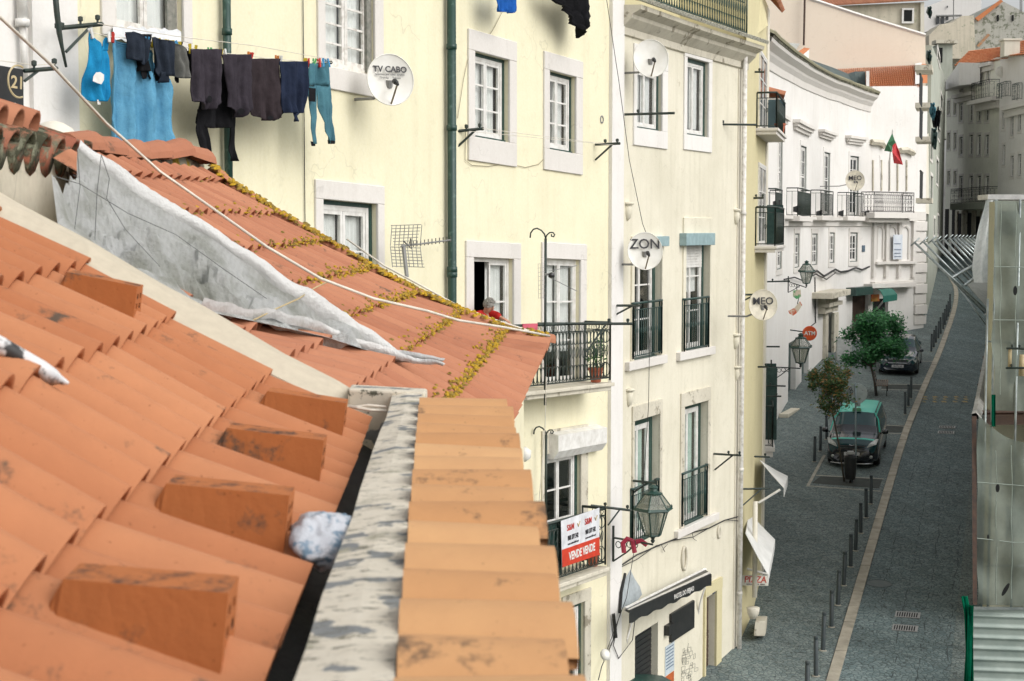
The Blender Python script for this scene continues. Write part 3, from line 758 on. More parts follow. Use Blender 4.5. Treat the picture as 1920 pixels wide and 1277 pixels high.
# painted stick lying across the near roof, speckled stone in the gutter
m=simple('splashed_paint',(.62,.62,.62),.6,c2=(.03,.03,.03),scale=16,lo=.48,hi=.55)
mb=MB(); mb.tube([P(-90,600,3.4),P(0,648,3.45),P(45,672,3.48),P(78,690,3.5),P(98,708,3.5),P(112,712,3.46),P(127,718,3.44)],[.020,.020,.018,.017,.020,.010,.004],9)
mb.build('painted_stick',m,None,label='paint-splashed black and white stick lying across the near roof tiles at the left',cat='stick',smooth=True)
m2=simple('speckled_blue_white',(.50,.52,.56),.7,c2=(.14,.22,.30),scale=26,lo=.52,hi=.62,bs=.4)
mb=MB(); rows=[]
c0=P(606,1012,3.12)
for i in range(31):
    r=[]
    for j in range(41):
        a=math.pi*i/30; b_=2*math.pi*j/40; q=V((math.sin(a)*math.cos(b_)*.062,math.sin(a)*math.sin(b_)*.105,math.cos(a)*.048))
        q*=1+.45*mn.noise(q*14)+.25*abs(mn.noise(q*38)); r.append(c0+V((q.x+.35*q.z*-.3,q.y,q.z)))
    rows.append(r)
mb.grid(rows); mb.build('crumpled_bag',m2,None,label='crumpled white and blue speckled bag stuffed in the gutter beside the parapet',cat='bag',smooth=True)
# cords across the old roof
CO=MB(); CO.tube([P(-60,-10,6.5),P(0,32,6.8),P(100,125,7.4),P(200,232,8.0),P(300,322,8.4),P(400,392,8.25),P(500,463,8.15),P(600,522,8.2),P(700,560,8.5),P(800,583,8.9),P(860,601,9.3),P(940,613,9.9),P(1000,624,10.5),P(1030,630,10.9)],.008,5)
CO.build('cord',CABW,None,label='long slack white cord draped across the old tiled roof from the upper left',cat='cord',smooth=True)
CO=MB(); CO.tube([P(650,448,11.0),P(720,498,11),P(800,541,11.05),P(860,574,11.1),P(920,597,11.15),P(1018,629,11.2)],.007,5)
CO.build('cord',CABW,None,label='short white cord following the lichened hip of the old roof',cat='cord',smooth=True)
CO=MB(); CO.tube([P(448,612,7.3),P(480,598,7.35),P(520,578,7.6),P(560,560,7.7),P(590,540,8.4),P(615,528,8.6)],.004,5)
CO.build('twine',simple('twine_tan',(.5,.4,.22),.9),None,label='thin tan twine crossing the foil flashing',cat='twine')
# ================= the yellow house =================
YK=(555-430)/3000.0
def line(p,dirx,D0,D1):
    return [(p[0]+dirx*(D0-p[1]),D0),(p[0]+dirx*(D1-p[1]),D1)]
ylen=math.hypot(.55,1)
Y=Facade(line((2.03,30.2),.55,17.55,30.2),skew=-(YK)/ylen)
def shift(F): pass
YH=empty('yellow_house',Y.W(6,6,-3),'pale yellow rendered house with white stone window surrounds behind the laundry','house')
UL=Y.L[-1]
def wr(px0,px1,y0,y1): return Y.rect(px0,px1,y0,y1)
W1=wr(212,340,-150,66); W2=wr(607,700,-70,133); W3=wr(888,953,104,262); W4=wr(1028,1078,138,284)
W5=wr(604,706,378,560); W6=wr(886,961,484,722); W7=wr(1022,1086,486,718); W8=wr(1021,1087,846,1040); W9=wr(1052,1094,1135,1420)
mb=MB(); holes=[(*w,.24) for w in (W1,W2,W3,W4,W5,W6,W7,W8,W9)]
Y.wall(mb,0,UL,-1,21.0,holes); mb.build('wall',YEL,YH)
def M(px,D=25): return px*D/3000/ .8
window(Y,YH,W1,2,1,sur=(.22,.3,.16,.10),curt=.98,dep=.13,fw=.07,fm=WPT2,shut=None)
window(Y,YH,W2,2,5,sur=(.17,.3,.22,.30),curt=.95,dep=.13,fw=.08,fm=WPT2)
window(Y,YH,W3,2,3,sur=(.20,.32,.24,.38),curt=1,dep=.15,fw=.055,shut=.05)
window(Y,YH,W4,2,3,sur=(.20,.30,.26,.36),curt=1,dep=.15,fw=.055,shut=.05)
window(Y,YH,W5,2,2,sur=(.18,.26,.17,.2),curt=1,dep=.15,fw=.07,shut=.06,fm=WPT)
window(Y,YH,W6,2,3,sur=(.24,.26,.24,0),curt=1,dep=.13,fw=.06,openleft=True)
window(Y,YH,W7,2,3,sur=(.16,.28,.24,0),curt=.75,dep=.13,fw=.06)
window(Y,YH,W8,2,3,sur=(.14,.42,.28,.0),sm=STOD,curt=0,dep=.13,fw=.06,shut=.08)
window(Y,YH,W9,1,2,sur=(.0,.22,.25,.0),sm=STOD,curt=0,dep=.13,fw=.06,shut=.08)
# leaf of the open wooden shutter (weathered) on the laundry window, and of the glass door ajar
mb=MB(); u0,u1,z0,z1=W1; Y.box(mb,u1-.19,u1-.02,z0+.05,z1,-.10,-.06); mb.build('shutter',WOODG,YH)
mb=MB(); u0,u1,z0,z1=W2; Y.box(mb,u1-.12,u1-.005,z0+.05,z1,-.07,-.03); mb.build('shutter',WOODG,YH)
# roller box over the lower window
mb=MB(); a=Y.hit(1026,832); b=Y.hit(1118,820); z=Y.hit(1070,850)[1]; zt=Y.hit(1070,806)[1]
mb.grid([[Y.W(u,zz,w) for u in (a[0],b[0])] for w,zz in ((.0,zt+.03),(.22,zt-.02),(.22,z+.12),(.12,z-.02),(0,z-.02))])
for u in (a[0],b[0]): mb.poly([Y.W(u,zz,w) for w,zz in ((.0,zt+.03),(.22,zt-.02),(.22,z+.12),(.12,z-.02),(0,z-.02))])
mb.build('roller_box',WPT,YH)
# quoin pilaster at the right end and white band at the left
mb=MB(); Y.box(mb,UL-.50,UL+.02,-1,20.8,-.02,.07); mb.build('pilaster',WHI,YH)
mb=MB(); uu=Y.hit(1128,230)[0]; mb.lathe(Y.pt(1128,224,.0),[(.06,-.02),(.075,.01),(.05,.015),(.045,-.01)],14,axis=Y.W(0,0,1)-Y.W(0,0,0)); mb.build('vent_pipe',GREY,YH)
# balcony with scroll railing
bu0=Y.hit(885,640,.55)[0]; bu1=Y.hit(1144,640,.55)[0]; bz=Y.hit(1100,722,.55)[1]; bt=Y.hit(1080,607,.55)[1]
railing(Y,YH,bu0,bu1,bz+.04,bt,.55,'scroll',side=.5,mat=IRON,step=.13)
slab(Y,YH,bu0-.06,bu1+.06,bz,.14,.62)
b2u0=Y.hit(1000,1000,.5)[0]; b2u1=Y.hit(1135,1000,.5)[0]; b2z=Y.hit(1090,1078,.5)[1]; b2t=Y.hit(1080,968,.5)[1]
railing(Y,YH,b2u0,b2u1,b2z+.04,b2t,.5,'scroll',side=.46,mat=IRON,step=.14)
slab(Y,YH,b2u0-.06,b2u1+.06,b2z,.16,.58)
mb=MB(); Y.box(mb,b2u0+.05,b2u0+1.1,b2z+.1,b2t-.03,.44,.455); mb.build('balcony_screen',GRND,YH)
# bright hanging rug on the rail
mb=MB(); a,b=Y.hit(980,610,.6)[0],Y.hit(1008,610,.6)[0]
mb.grid([[Y.W(a+(b-a)*i/8,bt+.03-.25*j/3,.6+.01*math.sin(i*2)) for i in range(9)] for j in range(4)])
mb.build('hanging_cloth',cloth('cloth_pink',(.55,.12,.16)),None,label='faded pink cloth folded over the balcony rail beside the woman',cat='cloth',solid=.01,smooth=True)
def pipe(F,px,y0,y1,r,w,mat,label,cat='drainpipe',joints=(),name='drainpipe',par=None,off=.03):
    u=F.hit(px,(y0+y1)/2,w)[0]; z0=F.hit(px,y1,w)[1]; z1=F.hit(px,y0,w)[1]
    mb=MB(); mb.tube([F.W(u,z0,w),F.W(u,z1,w)],r,12)
    e=mb.build(name,mat,None,label=label,cat=cat,smooth=True)
    for y in joints:
        mj=MB(); z=F.hit(px,y,w)[1]; mj.tube([F.W(u,z-.04,w),F.W(u,z+.04,w)],r+.012,12); mj.build('collar',mat,e,smooth=True)
    return e
pipe(Y,848,-60,1200,.068,.11,GRN,'thick weathered green cast iron drainpipe between the dish and the middle windows',joints=(88,240,505,515,640))
pipe(Y,427,-60,420,.052,.10,GRN,'thinner green drainpipe partly behind the hanging black shirts',joints=(60,))
pipe(Y,570,-60,460,.006,.02,CABB,'thin dark cable dropping straight down the yellow wall left of the teal trousers','cable',name='wall_cable')
# ---------------- white house at the far left edge
LW=Facade(line((2.03+.55*(17.55-30.2),17.55),.50,12.2,17.55),skew=-YK/ylen)
LH=empty('white_house',LW.W(3,6,-2),'white rendered house at the left edge with a white pipe and a dark sign','house')
mb=MB(); LW.wall(mb,0,LW.L[-1],-1,21,[]); mb.build('wall',WHI,LH)
mb=MB(); LW.box(mb,LW.L[-1]-.45,LW.L[-1]+.25,-1,20.9,-.02,.06); mb.build('pilaster',WHI,LH)
mb=MB(); mb.tube([LW.pt(40,-60,.08),LW.pt(42,36,.08)],.055,10); mb.tube([LW.pt(42,36,.08),LW.pt(42,50,.08)],.075,10); mb.tube([LW.pt(42,48,.08),LW.pt(47,150,.08)],.035,8)
mb.build('drainpipe',WPT,LH,smooth=True)
# hanging sign
SG=empty('hanging_sign',LW.pt(20,205,.35),'dark projecting signboard with a gold C and the number 21 at the left edge','sign')
mb=MB(); c=[P(-62,112,15.4),P(44,130,16.0),P(45,206,16.0),P(-62,205,15.4)]
n=(c[1]-c[0]).cross(c[3]-c[0]).normalized(); n=n if n.y<0 else -n
mb.hexa([c[3],c[2],c[2]-n*.06,c[3]-n*.06,c[0],c[1],c[1]-n*.06,c[0]-n*.06]); mb.build('board',BLK,SG,bevel=.006)
GOLD=simple('gold_paint',(.52,.42,.24),.5)
xd=(c[1]-c[0]); up=(c[0]-c[3])
text('lettering','21',.17,GOLD,SG,P(29,156,15.75)+n*.03,xd,up,bold=.003)
mb=MB(); o=P(32,153,15.75)+n*.02; X_,U_=xd.normalized(),up.normalized()
mb.tube([o+X_*(.13*math.cos(a))+U_*(.155*math.sin(a)) for a in [math.radians(65+i*12) for i in range(20)]],.010,6); mb.build('emblem',GOLD,SG)
text('lettering','000',.16,WPT,SG,P(12,203,15.75)+n*.03,xd,up)
# ---------------- brackets for the washing lines
def bracket(F,px,py,w0,L,label,h=.30,flip=False,mat=None,dirpx=None,pins=2,group='iron washing line brackets on the house fronts'):
    """arm standing out from the wall; px,py = wall end of the arm"""
    u,z=F.hit(px,py,w0); a=F.W(u,z,w0); b=F.W(u,z,w0+L)
    mb=MB(); d=(b-a).normalized(); s=V((-d.y,d.x,0))
    def bar(p,q,t=.016):
        mb.tube([p,q],t*1.25,4)
    bar(a,b,.020); bar(a-V((0,0,h)),a+d*L*.72,.014); bar(a-V((0,0,h+.03)),a+V((0,0,.04)),.012)
    o=mb.build('line_bracket',mat or IRON,None,label=label,cat='bracket',group=group,origin=a)
    return b
def pulley(q,o):
    m=MB(); m.lathe(q,[(.013,0),(.013,.03),(.028,.04),(.028,.08),(.01,.09)],8); m.build('pulley',IRON,o)
# standing pole with the near bracket
mb=MB(); mb.tube([LW.pt(99,-60,.45),LW.pt(106,20,.45),LW.pt(111,62,.45),LW.pt(116,88,.45),LW.pt(124,126,.45)],[.03,.032,.03,.02,.014],7)
mb.build('iron_strut',IRON,None,label='bent dark green iron strut holding the laundry arm at the upper left',cat='strut',smooth=True)
mb=MB(); 
def bar3(mb,pts,r=.02): mb.tube(pts,r,4)
bar3(mb,[P(117,52,17.3),P(192,45,18.0)],.025); bar3(mb,[P(172,48,17.8),P(124,97,17.3)],.020); bar3(mb,[P(104,46,17.2),P(119,50,17.2)],.04)
o=mb.build('line_bracket',IRON,None,label='dark green iron arm carrying the near end of the loaded laundry line',cat='bracket',group='iron washing line brackets on the house fronts')
for x,y,D in ((151,46,17.6),(183,43,17.9)): pulley(P(x,y,D),o)
mb=MB(); bar3(mb,[P(45,133,16.0),P(107,128,16.4)],.022); bar3(mb,[P(46,152,16),P(74,131,16.2)],.016)
o=mb.build('line_bracket',IRON,None,label='dark green iron arm just right of the C 21 sign',cat='bracket',group='iron washing line brackets on the house fronts')
for x,y,D in ((64,130,16.1),(102,126,16.4)): pulley(P(x,y,D),o)
def brk(pa,pb,pc,D,label,pins,r=.018,F_=None):
    """bracket given by wall end, free end and foot, with depths"""
    mb=MB(); a,b=P(*pa,D[0]),P(*pb,D[1]); mb.tube([a,b],r*1.3,4)
    if pc: mb.tube([P(*pc,D[0]),a.lerp(b,.72)],r,4)
    o=mb.build('line_bracket',IRON,None,label=label,cat='bracket',group='iron washing line brackets on the house fronts',origin=a)
    for f in pins: pulley(a.lerp(b,f),o)
    return o
brk((857,246),(907,241),(858,275),(25.0,25.1),'small green iron bracket beside the thick green drainpipe',(.35,.85))
brk((1116,271),(1163,269),(1116,300),(29.2,29.0),'small green iron bracket on the white quoin near the round vent',(.4,.88))
brk((595,119),(622,117),None,(21.6,21.8),'short black iron arm at the far end of the loaded laundry line',())
brk((1008,607),(1186,607),(1100,660),(26.9,27.2),'black iron bracket standing out from the end of the scrolled balcony',(.75,.95))
brk((1147,573),(1202,573),(1147,594),(30.0,29.6),'small iron bracket left of the ZON dish window',())
brk((1160,215),(1265,212),None,(30.4,30.0),'long dark iron bar in front of the upper left beige window',(.35,))
brk((1340,233),(1418,234),None,(35.5,35.9),'thin grey bar reaching right from the corner of the beige house',(.2,))
brk((1338,851),(1389,854),(1340,881),(35.2,34.8),'iron bracket on the beige wall right of the tall shuttered windows',(.55,.95))
brk((1172,900),(1232,906),(1172,935),(30.9,30.5),'iron bracket just above the street lantern of the beige house',(.55,.95))
brk((1108,948),(1184,957),(1140,985),(28.4,28.6),'iron bracket at the end of the balcony with the sale banner',(.35,.9))
# ---------------- laundry
def LP(px,py,off=.50): return Y.pt(px,py,off)
LPY=[(168,60),(203,68),(240,72),(330,84),(380,95),(450,103),(520,111),(575,116),(622,117)]
mb=MB(); mb.tube([LP(*p,.50) for p in LPY],.005,5); mb.tube([LP(183,44,.50),LP(330,68,.5),LP(480,86,.5),LP(622,112,.5)],.004,4)
mb.build('washing_line',CABW,None,label='washing line loaded with dark clothes along the yellow house',cat='washing line')
mb=MB(); mb.tube([Y.pt(905,241,.45),Y.pt(1118,268,.45)],.004,4); mb.tube([Y.pt(880,246,.45),Y.pt(1150,272,.45)],.004,4)
mb.build('washing_line',CABW,None,label='empty washing line between the two small brackets under the middle windows',cat='washing line')
mb=MB(); mb.tube([LW.pt(-60,106,.4),P(64,122,16.1),P(104,120,16.4)],.004,4); mb.build('washing_line',CABW,None,label='empty line above the C 21 sign',cat='washing line')
def cloth_item(name,label,cat,strips,mat,off=.50,fold=.02,freq=9,F=None,seed=0,group=None,extra=None):
    F=F or Y; mb=MB()
    for rows in strips:
        out=[]
        nr=len(rows); sub=4
        R=[]
        for a,b in zip(rows,rows[1:]):
            for k in range(sub):
                f=k/sub; R.append([a[i]*(1-f)+b[i]*f for i in range(3)])
        R.append(rows[-1])
        for ri,(y,x0,x1) in enumerate(R):
            nx=30; r=[]
            for j in range(nx+1):
                x=x0+(x1-x0)*j/nx; g=ri/max(1,len(R)-1)
                q=F.pt(x,y,off); n=F.W(0,0,1)-F.W(0,0,0)
                ww=2.1*fold*(math.sin(q.y*freq*2.3+q.x*3+seed)*(.4+.9*g)+.8*mn.noise(V((q.x*4+seed,q.y*4,q.z*2.2)))+.42*math.sin(q.y*62+q.x*20+2.5*mn.noise(q*5)+seed)*(.3+g)+.5*mn.noise(V((q.x*11+seed,q.y*11,q.z*7))))
                r.append(q+n*ww)
            out.append(r)
        mb.grid(out)
    o=mb.build(name,mat,None,label=label,cat=cat,group=group,smooth=True,solid=.012)
    if extra: extra(o)
    return o
CB=cloth('cloth_turquoise',(.02,.26,.50),(.01,.16,.34)); CBS=cloth('cloth_denim_blue',(.13,.34,.50),(.08,.25,.40))
CK=cloth('cloth_black',(.014,.014,.016)); CN_=cloth('cloth_charcoal',(.045,.038,.048)); CNV=cloth('cloth_navy',(.020,.028,.055)); CGY=cloth('cloth_grey',(.13,.13,.12)); CTL=cloth('cloth_teal',(.075,.19,.23),(.05,.13,.17)); CDB=cloth('cloth_dark_blue',(.028,.036,.052))
def badge(o):
    mb=MB(); mb.poly([LP(*p,.60) for p in ((175,143),(180,136),(188,135),(195,140),(195,150),(190,158),(183,156),(174,152))]); mb.build('print',WPT,o)
    mb=MB(); mb.poly([LP(*p,.53) for p in ((182,187),(189,187),(189,196),(183,196))]); mb.build('care_label',WPT,o)
cloth_item('singlet','turquoise singlet with a white print, first item at the near end of the line','singlet',[[(61,168,171),(75,168,178),(90,169,190),(95,169,203),(130,165,207),(165,161,209),(180,164,208),(190,172,205)],[(70,201,205),(80,196,205),(95,190,205)]],CB,extra=badge,seed=1)
cloth_item('bed_sheet','long pale blue bed sheet hanging down to the roof ridge','bed sheet',[[(73,209,213),(82,210,232),(100,211,290),(150,212,313),(200,214,314),(290,218,315)]],CBS,fold=.03,off=.42,seed=2)
cloth_item('shorts','dark slate shorts hung over a spotted skirt beside the blue sheet','shorts',[[(60,238,250),(75,240,283),(95,241,281),(110,243,280),(121,268,278)]],CDB,seed=3,off=.56)
cloth_item('skirt','black tasselled skirt hanging behind the slate shorts','skirt',[[(64,236,284),(100,238,284),(120,243,290),(134,246,290)],[(134,262,270),(148,262,268)],[(134,272,280),(149,272,279)],[(128,283,296),(152,283,290)],[(128,293,300),(152,293,299)]],CK,seed=4,off=.44)
cloth_item('shorts','dark charcoal shorts second of the small items on the line','shorts',[[(70,283,290),(78,284,322),(100,286,321),(120,289,320),(143,301,319)],[(135,303,312),(155,304,312)]],CDB,seed=5,off=.56)
cloth_item('vest','wrinkled grey vest between the charcoal shorts and the black sweatshirts','vest',[[(82,320,326),(92,321,357),(115,323,357),(135,326,356),(147,334,345)]],CGY,fold=.03,seed=6,off=.52)
cloth_item('leggings','black leggings hanging behind the grey vest','leggings',[[(78,318,345),(110,320,340),(140,322,338),(155,330,337)],[(95,340,360),(147,348,358)]],CK,seed=7,off=.44)
cloth_item('sweatshirt','charcoal sweatshirt nearest the grey vest, hung upside down','sweatshirt',[[(92,358,416),(102,360,416),(115,362,414),(150,361,412),(190,361,412),(192,376,410),(205,382,400)]],CN_,seed=8,off=.56)
cloth_item('sweatshirt','second charcoal sweatshirt with a drooping neck, over the green pipe','sweatshirt',[[(102,417,470),(115,421,470),(150,424,469),(200,427,468),(205,438,466),(220,442,456)]],CN_,seed=9,off=.56)
cloth_item('sweatshirt','brownish black sweatshirt third in the row of sweatshirts','sweatshirt',[[(110,471,527),(125,473,524),(160,472,528),(205,470,536),(215,474,534),(226,492,512)]],cloth('cloth_brown_black',(.042,.032,.036)),seed=10,off=.54)
cloth_item('sweatshirt','navy sweatshirt last in the row, next to the teal trousers','sweatshirt',[[(115,524,576),(130,524,575),(170,528,574),(205,532,572),(212,536,570)],[(212,546,566),(228,548,560)]],CNV,seed=11,off=.58)
cloth_item('long_sleeve_top','black long sleeved top with both sleeves dangling low below the sweatshirts','top',[[(120,384,440),(190,378,442),(230,373,444),(240,390,434)],[(205,372,390),(240,374,389),(262,379,390),(293,382,391)],[(215,418,443),(240,430,444),(275,434,446),(302,440,449)]],CK,off=.40,seed=12)
mb=None
def pock(o):
    mb=MB(); mb.poly([LP(*p,.60) for p in ((579,164),(592,166),(592,191),(580,190))]); mb.build('pocket',CK,o)
    mb=MB(); mb.poly([LP(*p,.53) for p in ((582,265),(592,266),(591,274),(584,274))]); mb.poly([LP(*p,.53) for p in ((614,263),(628,264),(628,270),(615,270))]); mb.build('cuff',CK,o)
cloth_item('trousers','teal jogging trousers with a black pocket at the far end of the line','trousers',[[(119,578,612),(135,576,616),(160,576,619)],[(160,576,596),(200,578,597),(240,582,595),(270,584,593)],[(160,597,619),(200,600,624),(240,608,628),(268,614,629)]],CTL,extra=pock,seed=13,fold=.015)
cloth_item('rag','bright blue rag hanging at the top of the yellow wall','rag',[[(-30,925,966),(10,929,966),(20,932,966),(24,957,965)]],cloth('cloth_royal',(.02,.12,.45)),off=.4,seed=14)
cloth_item('shawl','black shawl hanging to a point at the top edge above the right windows','shawl',[[(-30,1020,1106),(0,1040,1104),(25,1062,1101),(50,1078,1097),(71,1088,1091)]],CK,off=.4,fold=.04,seed=15)
for x,y,w,h in ((393,186,5,7),(452,209,7,6),(507,221,6,4)):
    tgt=[o for o in bpy.data.objects if o.get('category')=='sweatshirt'][{393:0,452:1,507:2}[x]]
    mb=MB(); mb.poly([LP(x+w*math.cos(a),y+h*math.sin(a),.60) for a in [k*math.pi/6 for k in range(12)]]); mb.build('neck_opening',CK,tgt)
# clothes pegs
PEGC={'red':(.55,.03,.02),'yellow':(.60,.45,.03),'blue':(.03,.25,.5),'green':(.08,.4,.12),'white':(.7,.7,.68),'orange':(.6,.2,.03)}
def pegmesh(col):
    mb=MB()
    for s_ in (-1,1):
        mb.hexa([(-.010,s_*.003,-.055),(.010,s_*.003,-.055),(.010,s_*.010,-.055),(-.010,s_*.010,-.055),(-.010,s_*.004+s_*.006,.03),(.010,s_*.010,.03),(.010,s_*.020,.03),(-.010,s_*.018,.03)])
    mb.tube([(-.012,0,-.012),(.012,0,-.012)],.008,6)
    return mb.build('clothes_peg',simple('peg_'+col,PEGC[col],.4),None,label='small %s plastic peg gripping the loaded laundry line'%col,cat='clothes peg',group='%s clothes pegs on the laundry line'%col,origin=(0,0,0))
PB={}
def linepy(x):
    for a,b in zip(LPY,LPY[1:]):
        if x<=b[0]: return a[1]+(b[1]-a[1])*(x-a[0])/(b[0]-a[0])
    return LPY[-1][1]
for x,cn in ((170,'white'),(204,'white'),(212,'red'),(239,'red'),(256,'red'),(264,'red'),(276,'blue'),(287,'yellow'),(300,'yellow'),(313,'yellow'),(323,'yellow'),(332,'blue'),(337,'yellow'),(356,'yellow'),(367,'yellow'),(393,'green'),(414,'yellow'),(421,'white'),(466,'orange'),(471,'red'),(519,'orange'),(526,'white'),(571,'yellow'),(577,'red'),(589,'green'),(598,'red'),(606,'blue'),(614,'blue')):
    q=LP(x,linepy(x)-1)
    if cn not in PB: PB[cn]=pegmesh(cn); PB[cn].location=q; o=PB[cn]
    else: o=dup(PB[cn],q)
    o.rotation_euler=(random.uniform(-.3,.3),random.uniform(-.35,.35),random.uniform(0,1.5)); o.scale=(1.35,1.35,1.35)
# plastic cover lying on the first window sill
mb=MB(); mb.grid([[Y.pt(x,48+ (x-212)*.07+yy+3*math.sin(x*.3),.06+.10*k) for x in range(212,345,8)] for k,yy in enumerate((0,10,26))])
mb.build('plastic_cover',simple('plastic_milky',(.70,.72,.74),.4),None,label='milky plastic sheet tucked over the sill above the blue bed sheet',cat='plastic sheet',smooth=True)
# ---------------- satellite dishes
def dish(F,px,py,w,rpx,label,txt,ts,tpos=.45,mat=None,dirv=(.30,-1,.18),arm=(0,-1),rim=None,txt2=None,tmat=None,amat=None):
    c=F.pt(px,py,w); D=c.y; r=rpx*D/3000
    n=V(dirv).normalized(); right=V((0,0,1)).cross(n).normalized(); right=right if right.x>0 else -right; up=n.cross(right); up=up if up.z>0 else -up
    E=empty('satellite_dish',c-V((0,0,r)),label,'satellite dish')
    mb=MB(); rows=[]
    for i in range(9):
        rr=r*i/8; rows.append([c+right*rr*math.cos(a)+up*rr*1.06*math.sin(a)+n*(.16*r*(i/8)**2-.08*r) for a in [2*math.pi*j/36 for j in range(37)]])
    mb.grid(rows); mb.tube([rows[-1][j] for j in range(36)],.008,5,closed=True)
    mb.grid([[p-n*.012 for p in rr_] for rr_ in rows[::-1]])
    mb.build('reflector',mat or DISH,E,smooth=True)
    mb=MB(); bot=c-up*r*1.0+n*.05*r; lnb=c-up*r*.35+n*r*.75+right*r*.05
    mb.tube([bot,lnb],.014,6); mb.build('feed_arm',amat or simple('arm_tan',(.22,.18,.12),.6),E)
    mb=MB(); mb.tube([lnb-n*.02+up*.03,lnb-n*.10+up*.07],[.032,.040],9); mb.tube([lnb+n*.03,lnb-n*.03+up*.03],.02,8); mb.build('feed_horn',BLK,E,smooth=True)
    mb=MB(); u,z=F.hit(px,py,w); wl=F.W(u-.05,z-.25,0); mb.tube([wl,F.W(u-.05,z-.25,w*.55),c-n*.06-up*.1],.022,7); mb.tube([c-n*.05-up*.1,c-n*.02],.05,8); 
    mb.build('wall_mount',GREY,E)
    if txt:
        text('lettering',txt,ts,tmat or TXT,E,c+up*r*tpos+n*(.045*r+.012),right,up,bold=.003)
    if txt2:
        for k,(s_,a_) in enumerate(txt2): text('lettering',s_,ts*.34,tmat or TXT,E,c+up*r*(tpos-.20-.14*k)+n*(.03*r+.008),right,up)
    return E,c,n,right,up,r
dish(Y,731,150,.55,45,'large white dish reading TV CABO on the yellow wall beside the upper window','TV CABO',.115,.42,txt2=[('televisao por cabo  satelite',0),('Grundig     Televes',0)],dirv=(.42,-1,.12))
# ---------------- aerials
AE=empty('tv_aerial',P(762,520,22.9),'grid backed TV aerial pointing at the green drainpipe just above the roof','aerial')
mb=MB(); mb.tube([P(756,458,22.6),P(763,520,22.6)],.030,7); mb.tube([P(752,462,22.5),P(845,450,24.2)],.013,5); mb.build('mast',GREY,AE)
mb=MB()
for k,x in enumerate(range(768,846,7)):
    y=461-(x-752)*.13; d_=22.6+(x-752)*.017; mb.tube([P(x,y-6,d_),P(x,y+5,d_)],.007,4)
mb.tube([P(757,452,22.6),P(771,466,22.6),P(770,447,22.6)],.012,5); mb.build('dipoles',simple('dark_grey',(.08,.08,.07),.5),AE)
mb=MB()
for s_ in (0,1):
    X0,Y0=(735,423) if s_==0 else (732,463)
    for i in range(7):
        y=Y0+i*6; sl=(-6+i*2) if s_==0 else i*2
        mb.tube([P(X0+sl*.3+(0 if s_ else i*.3),y,22.5),P(X0+55-(i*1.5 if s_==0 else -i*1.5),y-2+s_*4,22.9)],.006,3)
    for j in range(8): mb.tube([P(X0+j*8,Y0-1,22.5+j*.05),P(X0+j*8+(-3 if s_==0 else 4),Y0+38,22.5+j*.05)],.006,3)
mb.build('reflector_grid',GREY,AE)
A2=empty('tv_aerial',Y.pt(1026,800,.9),'small TV aerial fixed to the hooked pole in front of the balcony door','aerial')
mb=MB(); mb.tube([P(1022,515,26.2),P(1040,512,26.2)],.02,5); mb.tube([P(1030,520,26.2),P(1082,546,26.9)],.007,4); mb.tube([P(1030,508,26.2),P(1082,498,26.9)],.007,4)
for i in range(9):
    mb.tube([P(1008+i*.4,495+i*8,26.1),P(1022,493+i*8,26.2)],.003,3)
for x in (1009,1013,1018): mb.tube([P(x,495,26.1),P(x+1,560,26.1)],.003,3)
mb.build('elements',GREY,A2)
mb=MB(); mb.lathe(P(1034,516,26.2),[(.03,-.05),(.05,0),(.03,.05)],8,axis=V((1,0,0))); mb.build('junction_box',BLK,A2)
def hookpole(px,ytop,ybot,D,label,sc_=1.0):
    mb=MB(); mb.tube([P(px,ybot,D),P(px+1,ytop,D)],.022,8)
    L=[P(px+1,ytop,D)]+[P(px+1+sc_*x,ytop+sc_*y,D) for x,y in ((-2,-8),(-8,-15),(-16,-19),(-23,-17),(-28,-10),(-29,-1))]
    R_=[P(px+1,ytop,D)]+[P(px+1+sc_*x,ytop+sc_*y,D) for x,y in ((3,-7),(8,-11),(14,-11),(17,-7),(15,-3),(11,-4),(11,-8))]
    mb.tube(L,.014,6); mb.tube(R_,.013,6)
    mb.build('hooked_pole',IRON,None,label=label,cat='pole',smooth=True)
hookpole(1022,447,760,26.3,'dark iron pole with curled hooks rising from the scrolled balcony')
hookpole(1023,815,1000,27.1,'short dark iron pole with a curled hook beside the roller box',.8)
mb=MB(); mb.tube([P(1024,706,26.0),P(1022,800,26.2),P(1010,950,26.5),P(1018,1010,26.6)],.008,5)
mb.build('cord',CABW,None,label='thin pale cord dropping from the old roof corner past the lower balcony',cat='cord')
